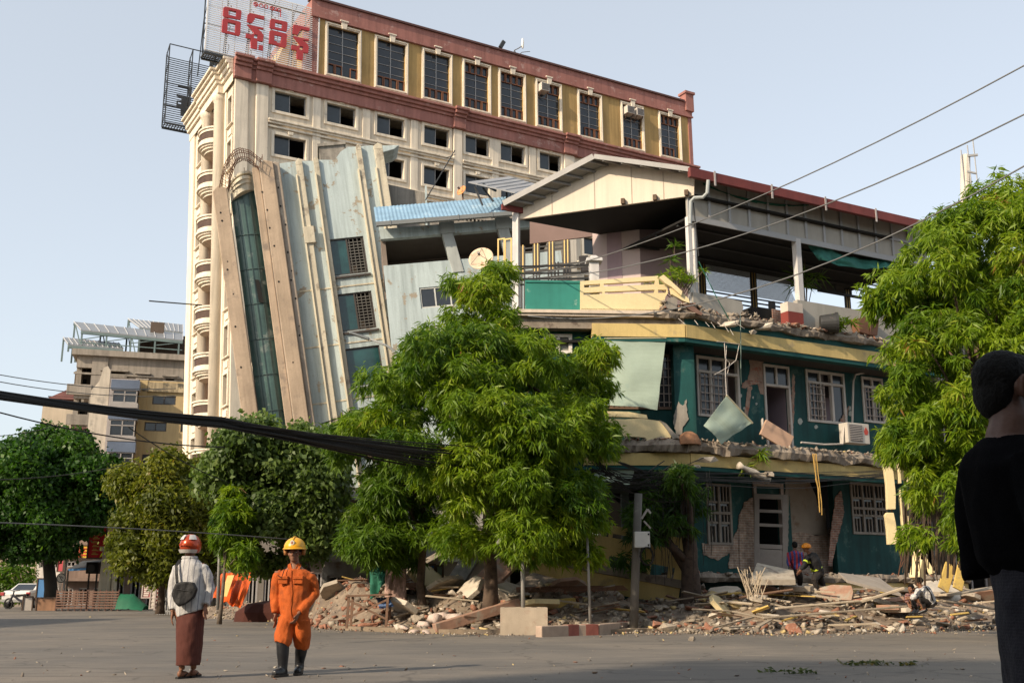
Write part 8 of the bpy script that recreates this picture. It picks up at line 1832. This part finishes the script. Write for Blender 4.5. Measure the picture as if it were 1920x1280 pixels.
# ---- 2: man in orange overalls
L2 = gnd(542, 1266); L2.z = 0
def q2(x, y, dy=0.0): return at(x, y, L2.y) - L2 + Vector((0, dy, 0))
def rg2(x0, x1, y, ry, cy=0.0): a, c = q2(x0, y), q2(x1, y); return ((a.x + c.x) / 2, cy, (a.z + c.z) / 2, (c.x - a.x) / 2, ry)
p2 = thing('person', 'man walking forward in orange overalls, yellow helmet and black rubber boots', 'person', loc=L2)
hc = q2(553, 1036, -.02); b = MB(); rot, Pf = head(b, hc, (-.05, -1, 0), .98); nk = q2(553, 1058)
b.tube([hc - Vector((0, -.02, .06)), nk], [.052, .055], 10); ell(b, [(nk.x, 0, nk.z, .06, .055), (q2(554, 1072).x, 0, q2(554, 1072).z, .16, .085), (q2(553, 1110).x, 0, q2(553, 1110).z, .14, .1), (q2(552, 1150).x, 0, q2(552, 1150).z, .14, .1), (q2(550, 1165).x, 0, q2(550, 1165).z, .11, .09)])
S = {'l': q2(522, 1070), 'r': q2(583, 1072)}; EL = {'l': q2(516, 1115, .03), 'r': q2(588, 1112, .04)}; WR = {'l': q2(518, 1152, -.04), 'r': q2(563, 1150, -.13)}
for k in 'lr': b.tube([S[k], EL[k], WR[k]], [.045, .036, .026], 10)
hand(b, WR['l'], (.1, -.2, -1), (-.2, -1, 0), 1.0, .4); hand(b, WR['r'], (-.35, -.4, -1), (-.3, -1, -.2), 1.0, .8)
KN = {'l': q2(534, 1205, -.12), 'r': q2(564, 1212, .08)}; AN = {'l': q2(533, 1255, -.10), 'r': q2(555, 1258, .2)}; AN['r'].z = .12; AN['l'].z = .10
for k, hx in (('l', -.075), ('r', .085)): b.tube([q2(550, 1160) + Vector((hx, 0, 0)), KN[k], AN[k]], [.08, .05, .036], 10)
body = soft(b, 'body', m_skin, p2, .0075, 2); eyes(Pf, rot, .98, p2)
m_or = mat('orange work cloth', (.44, .088, .012), .85, .14, 7, stain=((.26, .06, .014), 6, .56, .15), bump=.35, bscale=70)
m_or2 = mat('orange seam', (.34, .07, .012), .85, .1, 7)
g = MB(); ell(g, [rg2(528, 577, 1166, .13), rg2(524, 580, 1145, .14), rg2(524, 580, 1122, .14), rg2(524, 583, 1100, .135), rg2(520, 587, 1084, .125), rg2(523, 584, 1073, .11), rg2(533, 573, 1066, .09)], 20)
for k in 'lr': g.tube([S[k] + Vector((.05 if k == 'l' else -.05, 0, -.02)), S[k] + Vector((0, 0, -.06)), S[k].lerp(EL[k], .5), EL[k], EL[k].lerp(WR[k], .6), WR[k] + (EL[k] - WR[k]) * .1], [.05, .068, .072, .071, .066, .05], 12)
g.tube([q2(539, 1160), q2(534, 1185, -.06), KN['l'] + Vector((0, 0, .03)), q2(532, 1206, -.13)], [.12, .112, .10, .092], 14); g.tube([q2(565, 1160), q2(565, 1190, .03), KN['r'] + Vector((0, 0, .03)), q2(562, 1214, .09)], [.115, .11, .10, .095], 14)
cov = soft(g, 'overalls', m_or, p2, .009, 2, .013, 11, 5)
g = MB(); c0 = nk
for sx in (-1, 1): g.hexa([c0 + Vector((sx * .012, -.085, -.075)), c0 + Vector((sx * .075, -.075, -.05)), c0 + Vector((sx * .075, -.06, -.045)), c0 + Vector((sx * .012, -.07, -.07))], [c0 + Vector((sx * .045, -.055, .02)), c0 + Vector((sx * .085, -.02, .0)), c0 + Vector((sx * .08, -.01, .0)), c0 + Vector((sx * .04, -.045, .02))])
g.build('collar', m_or, cov, bevel=.006)
for x0, x1, y0, y1 in ((553.5, 572, 1080, 1094), (526, 544, 1080, 1094)):
    g = MB(); a, c = q2(x0, y1, -.147), q2(x1, y0, -.147); g.hexa([(a.x, -.155, a.z), (c.x, -.15, a.z), (c.x, -.11, a.z), (a.x, -.11, a.z)], [(a.x, -.15, c.z), (c.x, -.142, c.z), (c.x, -.1, c.z), (a.x, -.1, c.z)]); g.build('pocket', m_or, cov, bevel=.008)
    g = MB(); g.box(a.x - .004, c.x + .004, -.162, -.1, c.z - .035, c.z + .004); g.build('pocket_flap', m_or, cov, bevel=.006)
g = MB(); g.tube([q2(550, 1068, -.115), q2(550, 1100, -.152), q2(550, 1140, -.157), q2(551, 1165, -.15)], .005, 5); g.build('placket', m_or2, cov)
g = MB(); g.tube([q2(538, 1062, -.1), q2(535, 1075, -.14), q2(533, 1083, -.165), q2(526, 1078, -.16)], .006, 5); g.build('whistle_cord', m_dark, p2)
m_yelpaint = mat('yellow helmet paint', (.72, .36, .015), .35, .06, 5, bump=.02, spec=.5)
o, rot, Ph = helmet(p2, q2(553, 1026, -.005), (-.05, -1, 0), m_yelpaint, None, .132, .15, .125, -.012)
g = MB(); n = 28; ri, ro = [], []
for k in range(n):
    t = 2 * math.pi * k / n; fr = max(0, math.sin(t)); ri.append(Ph(.128 * math.cos(t), .146 * math.sin(t), -.008)); ro.append(Ph((.142) * math.cos(t), (.16 + .035 * fr) * math.sin(t), -.024 - .004 * fr))
g.add(ri + ro, [(k, (k + 1) % n, n + (k + 1) % n, n + k) for k in range(n)]); ob = g.build('brim', m_yelpaint, o, smooth=True); sm = ob.modifiers.new('t', 'SOLIDIFY'); sm.thickness = .008
g = MB(); g.tube([Ph(0, .15 * math.cos(a), .125 * math.sin(a) + .004) for a in np.linspace(.25, 2.7, 12)], .012, 6); g.build('ridge', m_yelpaint, o, smooth=True)
g = MB(); cc = Ph(0, .136, .055); g.prism([(cc.x + .026 * math.cos(a), cc.z + .03 * math.sin(a)) for a in np.linspace(0, 6.28, 17)[:-1]], cc.y - .014, cc.y + .01); g.build('badge', mat('white badge', (.6, .56, .5), .5, .05), o)
g = MB(); g.prism([(cc.x + .014 * math.cos(a) * (1 if i % 2 else .55), cc.z + .017 * math.sin(a) * (1 if i % 2 else .55)) for i, a in enumerate(np.linspace(0, 6.28, 13)[:-1])], cc.y - .018, cc.y - .0145); g.build('badge_emblem', mat('badge red', (.35, .08, .05), .5, .05), o)
g = MB()
for s_ in (-1, 1):
    g.tube([Ph(s_ * .115, 0, -.02), Ph(s_ * .11, .0, -.09)], [.028, .022], 8)
g.build('ear_flap', mat('helmet liner', (.35, .16, .05), .8, .1), o, smooth=True)
g = MB(); ball(g, Ph(0, -.02, -.03), (.098, .10, .06), rot); g.build('hair', m_hair, p2, smooth=True)
m_boot = mat('black rubber boots', (.014, .015, .018), .35, .15, 6, stain=((.09, .075, .06), 5, .6, .2), bump=.1, spec=.5)
for k in 'lr':
    a = AN[k]; kn = KN[k]; g = MB(); top = kn + Vector((0, 0, .05 if k == 'l' else .07)); d = Vector((-.35, -1, 0)).normalized() if k == 'l' else Vector((.05, -1, 0)).normalized()
    gz = .05
    g.tube([top, top.lerp(a, .5), a + Vector((0, 0, .04)), Vector((a.x, a.y, gz + .02))], [.082, .074, .060, .057], 14); b0 = Vector((a.x, a.y, gz)); g.tube([b0 - d * .05, b0 + d * .06, b0 + d * .15, b0 + d * .19], [.05, .052, .048, .03], 12)
    bt = soft(g, 'boot', m_boot, p2, .009, 3)
    g = MB(); sv = d.cross(Vector((0, 0, 1))); g.prism([(b0.x + d.x * u + sv.x * w_, b0.y + d.y * u + sv.y * w_) for u, w_ in ((-.1, .03), (-.1, -.03), (-.04, -.045), (.06, -.05), (.16, -.05), (.22, -.02), (.22, .02), (.16, .05), (.06, .05), (-.04, .045))], .002, .028, 'z'); g.build('sole', mat('boot sole', (.05, .04, .032), .9, .2, 9), bt, bevel=.005)

# ---- 3: man in black close to the camera on the right edge
Y3 = 3.0; L3 = gat(1905, Y3, 0)
def q3(x, y, dy=0.0): return at(x, y, Y3 + dy) - L3
p3 = thing('person', 'man in a plain black sweater standing close by, cropped at the right edge', 'person', loc=L3)
hc = q3(1891, 730, .02); b = MB(); rot, Pf = head(b, hc, (.985, .17, 0), .94); ball(b, Pf(.088, -.002, -.006), (.012, .024, .036), rot); ball(b, Pf(.097, -.012, .012), (.006, .016, .022), rot); nk = q3(1892, 825)
b.tube([hc + Vector((-.012, 0, -.05)), q3(1896, 790), nk], [.06, .058, .066], 12)
top = q3(1890, 840)
ell(b, [(top.x, 0, nk.z, .07, .065), (top.x + .01, .02, q3(1890, 870).z, .11, .18), (top.x + .02, .02, q3(1890, 960).z, .115, .165), (top.x + .045, .02, q3(1890, 1060).z, .10, .145), (top.x + .10, .02, .92, .10, .14), (top.x + .11, .02, .8, .08, .12)], 18)
for sy in (-1, 1):
    s0 = Vector((top.x + .0, .02 + sy * .19, q3(1890, 870).z)); e0 = s0 + Vector((-.015, sy * .05, -.29)); w0 = e0 + Vector((.22, -sy * .10, .05))
    b.tube([s0, e0, w0], [.05, .04, .03], 10); hand(b, w0, (1, -sy * .5, .1), (0, 0, 1), 1, .6)
    b.tube([(top.x + .11, .02 + sy * .08, .85), (top.x + .11, .02 + sy * .085, .45), (top.x + .12, .02 + sy * .085, .1)], [.08, .055, .04], 10)
    b.tube([(top.x + .07, .02 + sy * .1, .05), (top.x + .17, .03 + sy * .1, .04), (top.x + .28, .05 + sy * .1, .03)], [.036, .042, .025], 9)
soft(b, 'body', m_skin2, p3, .008, 2); eyes(Pf, rot, .94, p3)
g = MB(); P = Pf
ball(g, P(0, -.016, .034), (.074, .090, .083), rot, 20, 14); ball(g, P(0, .012, .062), (.060, .070, .050), rot, 16, 10); ball(g, P(0, -.056, -.016), (.066, .048, .075), rot, 16, 10); 
for s_ in (-1, 1): g.tube([P(s_ * .066, .034, .03), P(s_ * .072, .02, -.005)], .012, 6)
soft(g, 'hair', m_hair, p3, .006, 3, .0025, 90)
g = MB(); m_black = mat('black knit', (.0028, .0028, .0034), 1.0, .15, 12, spec=.04, bump=.3, bscale=160)
ell(g, [(top.x + .075, .02, q3(1890, 1078).z, .128, .18), (top.x + .045, .02, q3(1890, 1050).z, .13, .178), (top.x + .015, .02, q3(1890, 960).z, .122, .19), (top.x + .0, .02, q3(1890, 880).z, .115, .20), (top.x + .0, .015, q3(1890, 845).z, .095, .14), (top.x + .012, .01, q3(1890, 818).z, .07, .078)], 22)
for sy in (-1, 1):
    s0 = Vector((top.x + .0, .02 + sy * .19, q3(1890, 875).z)); e0 = s0 + Vector((-.008, sy * .055, -.27)); w0 = e0 + Vector((.21, -sy * .10, .05))
    g.tube([s0 + Vector((0, -sy * .04, .01)), s0.lerp(e0, .5), e0, e0.lerp(w0, .5), w0], [.068, .064, .060, .055, .043], 14)
soft(g, 'sweater', m_black, p3, .010, 3, .008, 10, 2)
g = MB(); ell(g, [(top.x + .12, .03, .12, .125, .16), (top.x + .11, .03, .45, .14, .18), (top.x + .105, .02, .75, .15, .19), (top.x + .07, .02, q3(1890, 1045).z, .135, .175)], 22)
soft(g, 'longyi', stripes('dark checked cloth', (.005, .005, .010), (.010, .009, .016), 110, .3, 'Y', (.013, .012, .018), 110), p3, .010, 2, .010, 12, 8)
g = MB()
for sy in (-1, 1): g.prism([(top.x + .05 + x, .02 + sy * .1 + y) for x, y in ((-.06, -.03), (.1, -.045), (.26, -.04), (.28, .02), (.24, .05), (.05, .045), (-.06, .03))], .002, .025, 'z')
g.build('sandals', MATS['black rubber'], p3)

# ---- far figures: crouching and bending people at the ruins
def small_person(label, px, py_foot, Y, z, joints, skin, top_m, low_m, hair_m, head_f, extra=None, vox=.014, shoe=True):
    """joints in image columns/rows on the plane at Y with a depth offset each"""
    loc = gat(px, Y, z); t = thing('person', label, 'person', loc=loc)
    J = {k: at(v[0], v[1], Y + v[2]) - loc for k, v in joints.items()}
    b = MB(); head(b, J['head'], head_f, .95); b.tube([J['head'] - Vector((0, 0, .05)), J['neck']], [.05, .055], 8)
    b.tube([J['neck'], J['chest'], J['hip']], [.08, .13, .13], 12)
    for k in 'lr':
        b.tube([J['sh_' + k], J['el_' + k], J['wr_' + k]], [.045, .036, .027], 8); d = J['wr_' + k] - J['el_' + k]; hand(b, J['wr_' + k], d, (1, 0, .2) if k == 'l' else (-1, 0, .2), .95, .5)
        b.tube([J['hip'] + (J['kn_' + k] - J['hip']) * .1, J['kn_' + k], J['an_' + k]], [.08, .055, .04], 8)
        f = Vector(head_f).normalized(); b.tube([J['an_' + k] - f * .04, J['an_' + k] + f * .12 - Vector((0, 0, .03))], [.042, .03], 8)
    soft(b, 'body', skin, t, .0095, 2)
    g = MB(); g.tube([J['neck'] + (J['chest'] - J['neck']) * .05, J['neck'].lerp(J['chest'], .45), J['chest'], J['hip']], [.085, .165, .175, .155], 14)
    for k in 'lr': g.tube([J['sh_' + k], J['el_' + k], J['el_' + k].lerp(J['wr_' + k], .75)], [.075, .06, .05], 10)
    soft(g, 'shirt', top_m, t, vox, 2, .012, 12, px)
    g = MB(); g.tube([J['hip'] + (J['chest'] - J['hip']) * .15, J['hip'] + (J['hip'] - J['chest']) * .25], [.15, .15], 12)
    for k in 'lr': g.tube([J['hip'], J['kn_' + k], J['an_' + k] + Vector((0, 0, .06))], [.13, .09, .07], 10)
    soft(g, 'trousers', low_m, t, vox, 2, .012, 12, px + 3)
    if hair_m:
        g = MB(); hf = Vector(head_f).normalized(); up = Vector((0, 0, 1)); rr = hf.cross(up).normalized(); hf2 = up.cross(rr); rt = Matrix((rr, hf2, up)).transposed(); ball(g, J['head'] + rt @ Vector((0, -.02, .034)), (.082, .098, .088), rt); ball(g, J['head'] + rt @ Vector((0, -.05, -.01)), (.072, .062, .07), rt); soft(g, 'hair', hair_m, t, .012, 1)
    if shoe:
        g = MB()
        for k in 'lr': f = Vector(head_f).normalized(); g.tube([J['an_' + k] - f * .05 - Vector((0, 0, .02)), J['an_' + k] + f * .15 - Vector((0, 0, .045))], [.05, .04], 8)
        soft(g, 'shoes', m_boot, t, .014, 1)
    return t, J
m_trk = mat('dark trousers', (.022, .018, .016), .85, .2, 8, bump=.2)
t4, J = small_person('man in pale checked shirt and black cap crouching on rubble by the right tree', 1738, 1146, 27.2, .33,
    {'head': (1723, 1090, .0), 'neck': (1726, 1099, .0), 'chest': (1735, 1111, .0), 'hip': (1745, 1130, .05), 'sh_l': (1722, 1105, -.12), 'sh_r': (1731, 1103, .2), 'el_l': (1716, 1118, -.22), 'el_r': (1718, 1115, .3), 'wr_l': (1704, 1122, -.15), 'wr_r': (1706, 1119, .2), 'kn_l': (1719, 1124, -.18), 'kn_r': (1719, 1122, .25), 'an_l': (1733, 1142, -.15), 'an_r': (1735, 1140, .22)},
    m_skin, stripes('pale checked shirt', (.55, .53, .50), (.33, .33, .36), 14, .2, 'X', (.36, .36, .4), 14), m_trk, None, (-.9, .3, -.25))
g = MB(); ball(g, J['head'] + Vector((.01, 0, .035)), (.10, .105, .085)); g.hexa([J['head'] + Vector((-.08, -.07, .03)), J['head'] + Vector((-.16, -.05, .0)), J['head'] + Vector((-.16, .07, .0)), J['head'] + Vector((-.08, .09, .03))], [J['head'] + Vector((-.08, -.07, .045)), J['head'] + Vector((-.16, -.05, .012)), J['head'] + Vector((-.16, .07, .012)), J['head'] + Vector((-.08, .09, .045))]); g.build('cap', m_hair, t4, smooth=False)
g = MB(); g.tube([J['neck'] + Vector((.08, -.13, -.0)), J['chest'] + Vector((.06, -.185, .0)), J['hip'] + Vector((.0, -.17, .05))], .014, 5); g.build('strap', m_dark, t4)
small_person('dark haired person in dull red crouching left of the man in the checked shirt', 1712, 1140, 27.9, .35,
    {'head': (1708, 1103, .0), 'neck': (1709, 1110, .0), 'chest': (1712, 1119, .05), 'hip': (1716, 1134, .1), 'sh_l': (1703, 1115, -.1), 'sh_r': (1716, 1114, .15), 'el_l': (1699, 1123, -.15), 'el_r': (1718, 1124, .2), 'wr_l': (1703, 1131, -.2), 'wr_r': (1710, 1132, .1), 'kn_l': (1703, 1126, -.15), 'kn_r': (1711, 1126, .25), 'an_l': (1712, 1142, -.1), 'an_r': (1718, 1142, .2)},
    m_skin, stripes('dull red checked shirt', (.18, .07, .06), (.08, .05, .06), 16, .3, 'X', (.24, .15, .14), 16), m_trk, m_hair, (-.6, -.6, -.3))
t6, J = small_person('rescuer in black jacket with yellow reflective bands and yellow helmet bending at the opening', 1525, 1098, 30.6, .62,
    {'head': (1512, 1027, -.05), 'neck': (1517, 1036, .0), 'chest': (1526, 1050, .0), 'hip': (1535, 1072, .1), 'sh_l': (1514, 1043, -.15), 'sh_r': (1526, 1038, .2), 'el_l': (1507, 1060, -.25), 'el_r': (1515, 1056, .2), 'wr_l': (1499, 1070, -.2), 'wr_r': (1503, 1068, .15), 'kn_l': (1526, 1088, -.15), 'kn_r': (1540, 1088, .2), 'an_l': (1533, 1108, -.1), 'an_r': (1545, 1108, .25)},
    m_skin, mat('black fire jacket', (.012, .012, .014), .8, .15, 8, bump=.2), m_trk, None, (-.8, .35, -.3))
helmet(t6, J['head'] + Vector((0, 0, .03)), (-.8, .35, 0), mat('orange yellow helmet', (.62, .22, .015), .4, .08, 5), None, .125, .14, .115, -.03)
m_neon = mat('neon yellow band', (.50, .62, .05), .6, .05, 5); m_neon.node_tree.nodes['Principled BSDF'].inputs['Roughness'].default_value = .5
g = MB(); ax = (J['hip'] - J['neck']).normalized()
def ringband(c, ax, r, w, mb):
    a = ax.orthogonal().normalized(); b_ = ax.cross(a); mb.tube([c - ax * w / 2, c + ax * w / 2], [r, r], 16)
for f_ in (.34, .78): ringband(J['neck'].lerp(J['hip'], f_), ax, .186 if f_ < .5 else .172, .065, g)
for k in 'lr': c = J['sh_' + k].lerp(J['el_' + k], .55); ringband(c, (J['el_' + k] - J['sh_' + k]).normalized(), .076, .05, g)
g.build('reflective_band', m_neon, t6)
small_person('person in red and blue striped shirt stooping beside the rescuer', 1490, 1092, 31.0, .85,
    {'head': (1490, 1022, .05), 'neck': (1491, 1031, .0), 'chest': (1491, 1045, .0), 'hip': (1494, 1066, .05), 'sh_l': (1480, 1036, .0), 'sh_r': (1502, 1036, .0), 'el_l': (1478, 1052, -.1), 'el_r': (1505, 1053, -.1), 'wr_l': (1482, 1064, -.25), 'wr_r': (1499, 1065, -.25), 'kn_l': (1488, 1082, -.05), 'kn_r': (1500, 1082, .0), 'an_l': (1488, 1100, .05), 'an_r': (1500, 1100, .1)},
    m_skin2, stripes('red and blue striped shirt', (.22, .02, .03), (.02, .04, .16), 9, .5, 'X'), m_trk, m_hair, (.1, 1, -.4))

bpy.data.scenes.remove(TMP)
# ------------------------------------------------------------------ cables and wires
m_cable = mat('black cable', (.015, .014, .014), .6, .1, 3, bump=0); m_wire = mat('grey wire', (.13, .13, .13), .6, .1, bump=0)
def sagline(a, b, sag, n=14, jit=0.0, rg=None): return [a.lerp(b, i / n) - Vector((0, 0, sag * 4 * (i / n) * (1 - i / n))) + (Vector((0, rg.uniform(-jit, jit), rg.uniform(-jit, jit))) if rg else Vector()) for i in range(n + 1)]
def wire(name, label, pts, r, m, cat='wire', group=None):
    c0 = pts[0].copy(); mb = MB(); mb.tube([p - c0 for p in pts], r, 5); o = mb.build(name, m); o.location = c0; return tag(o, label, cat, group)
rc = random.Random(21)
A0, A1, A2 = at(-60, 728, 17), at(420, 792, 21.5), at(800, 852, 26)
t = thing('cable_bundle', 'thick sagging bundle of black cables from the left edge into the central tree', 'cable bundle', loc=A0)
for k in range(34):
    o1 = Vector((0, rc.gauss(0, .05), rc.gauss(0, .036))); o2 = Vector((0, rc.gauss(0, .06), rc.gauss(0, .036))); o3 = Vector((rc.uniform(0, 1.5), rc.gauss(0, .4), rc.gauss(0, .16) - .1))
    pts = [p + o1.lerp(o2, i / 8) for i, p in enumerate(sagline(A0, A1, .06, 8))] + [p + o2.lerp(o3, (i + 1) / 8) for i, p in enumerate(sagline(A1, A2, .05, 8)[1:])]
    mb = MB(); mb.tube([p - A0 for p in pts], rc.choice([.012, .016, .022]), 5); mb.build('cable', m_cable, t)
for (pa, pb, y0, y1, sg, r, lab) in [((-40, 762), (420, 838), 18, 22, .15, .014, 'loose cable hanging just below the thick bundle on the left'), ((-40, 695), (330, 728), 30, 40, .2, .015, 'upper thin wire left of the hotel'), ((-40, 708), (330, 742), 30, 40, .2, .015, 'lower thin wire left of the hotel'), ((-40, 978), (560, 1012), 24, 30, -.05, .014, 'low thin wire crossing behind the red helmet'), ((-40, 900), (230, 872), 24, 34, .1, .012, 'faint wire rising across the dark left tree'), ((240, 800), (430, 905), 22, 30, .1, .012, 'loose wire dropping from the bundle to the round leaved tree'), ((-30, 818), (110, 795), 28, 36, .1, .012, 'short wire under the bundle at the left edge'), ((280, 564), (378, 572), 57, 61, .0, .04, 'thin rod sticking out from the left hotel balconies'),
    ((600, 795), (905, 612), 29, 34, .4, .018, 'wire rising from the left trees past the leaning tower to the central tree'), ((990, 520), (1930, 118), 34, 20, .5, .017, 'highest of the three wires rising to the upper right'), ((990, 525), (1930, 210), 33, 19, .7, .017, 'middle of the three wires rising to the upper right'), ((990, 592), (1930, 306), 30, 18, 1.0, .017, 'lowest of the three wires rising to the upper right'), ((1310, 480), (1300, 380), 32.2, 32.2, 0, .02, 'dark cord hanging at the first pavilion post')]:
    wire('wire', lab, sagline(at(*pa, y0), at(*pb, y1), sg), r, m_wire if 'three' in lab or 'thin wire' in lab else m_cable)
wire('tie_rope', 'green rope slanting from the terrace corner down to the upper slab', [at(1310, 490, 31.6), at(1345, 560, 31.8), at(1368, 600, 32.0)], .014, m_net, 'rope'); wire('tie_rope', 'grey green rope hanging from the rubble before the left middle window', [gw(1388, 590, -.3), gw(1389, 640, -.25), gw(1389, 690, -.1), gw(1390, 720, .3)], .014, mat('grey green rope', (.18, .24, .21)), 'rope')
for i, pts in enumerate([[(1344, 640), (1386, 645), (1380, 675), (1362, 690), (1340, 702)], [(1358, 640), (1360, 672), (1368, 680), (1364, 700)]]): wire('loose_wire', ['longer curled wire dangling before the left middle window', 'shorter wire dangling before the left middle window'][i], [gw(x, y, -.2) for x, y in pts], .012, m_gwhite, 'wire')
t = thing('cable_tangle', 'tangle of black cables sagging under the middle slab beside the grey pole', 'cables', loc=lw(1190, 880, -.6)); L_ = t.location
for k in range(30):
    a = at(rc.uniform(1090, 1130), rc.uniform(845, 905), 28.5); b = at(rc.uniform(1230, 1330), rc.uniform(855, 925), 29.5 + rc.uniform(-.3, .5)); mb = MB(); mb.tube([p - L_ for p in sagline(a, b, rc.uniform(.05, .6), 9, .03, rc)], rc.choice([.01, .014, .018]), 4); mb.build('cable', m_cable, t)
for k in range(26):
    x = rc.uniform(1200, 1345); y0 = rc.uniform(870, 910); mb = MB(); mb.tube([at(x, y0, 29.3) - L_, at(x + rc.uniform(-6, 6), y0 + 60, 29.2) - L_, at(x + rc.uniform(-12, 12), y0 + rc.uniform(110, 210), 29.3) - L_], .009, 4); mb.build('cable', m_cable, t)
t = thing('cable_tangle', 'thin cables crossing below the middle slab in front of the teal ground floor', 'cables', loc=gw(1450, 895, -.5)); L_ = t.location
for k in range(9):
    a, b = gw(1300, 885 + k * 2.4, -.5), gw(1665, 882 + k * 1.6, -.3); mb = MB(); mb.tube([p - L_ for p in sagline(a, b, rc.uniform(.0, .25), 10, .02, rc)], .013, 4); mb.build('cable', m_cable, t)
t = thing('root_vines', 'hanging brown stems and vines between the dangling pieces and the right tree', 'vines', loc=at(1760, 1000, 26)); L_ = t.location; mb = MB()
for k in range(46):
    x = rc.uniform(1688, 1810); y0 = rc.uniform(840, 960); mb.tube([at(x, y0, 26 + rc.uniform(-.6, 1)) - L_, at(x + rc.uniform(-8, 8), (y0 + 1090) / 2, 26.2) - L_, at(x + rc.uniform(-14, 14), 1060 + rc.uniform(-20, 40), 26.6) - L_], rc.choice([.01, .014, .03]), 4)
mb.build('stems', m_bark, t)
# rebar mat and stub bars
t = thing('rebar_mat', 'rusty rebar mat lying on the rubble under the fallen balcony', 'rebar', loc=at(1075, 1110, 28.6)); mb = MB()
for k in range(12): mb.tube([(-1.4 + k * .22, -.5, 0), (-1.2 + k * .22, .9, .12)], .012, 4)
for k in range(7): mb.tube([(-1.5, -.5 + k * .22, .01 + k * .02), (1.4, -.45 + k * .22, .06 + k * .02)], .012, 4)
mb.build('bars', m_rebar, t)
t = thing('rebar', 'thin bent bars sticking out below the upper slab corner', 'rebar', loc=gw(1320, 605, -.3)); L_ = t.location; mb = MB()
for x0, y0, x1, y1 in [(1272, 597, 1285, 608), (1302, 600, 1309, 609), (1322, 603, 1330, 612), (1333, 604, 1341, 615), (1356, 606, 1366, 622), (1365, 610, 1375, 628), (1345, 604, 1353, 611), (1378, 604, 1396, 616)]: mb.tube([gw(x0, y0, -.28) - L_, gw(x1, y1, -.42) - L_], .009, 4)
mb.build('bars', m_gwhite, t)
# white mast beyond the right tree
t = thing('mast', 'pale concrete mast with thin antenna rods behind the right tree', 'mast', loc=gat(1812, 48, 0)); L_ = t.location; top = at(1810, 292, 48) - L_; mb = MB(); mb.tube([(0, 0, 0), top], [.3, .22], 10); mb.build('shaft', mat('pale mast', (.58, .52, .44), .85, .1, 1), t); mb = MB()
for dx, h in ((-.28, .2), (.05, .45), (.35, .7)): mb.tube([top + Vector((dx, -.2, -2.2)), top + Vector((dx, -.2, h))], .03, 5)
mb.bar(top + Vector((0, -.2, -.1)), top + Vector((.5, -.2, -.05)), .1); mb.bar(top + Vector((-.1, -.2, -.9)), top + Vector((.35, -.2, -1.0)), .08); mb.build('antenna_rods', m_alu, t)
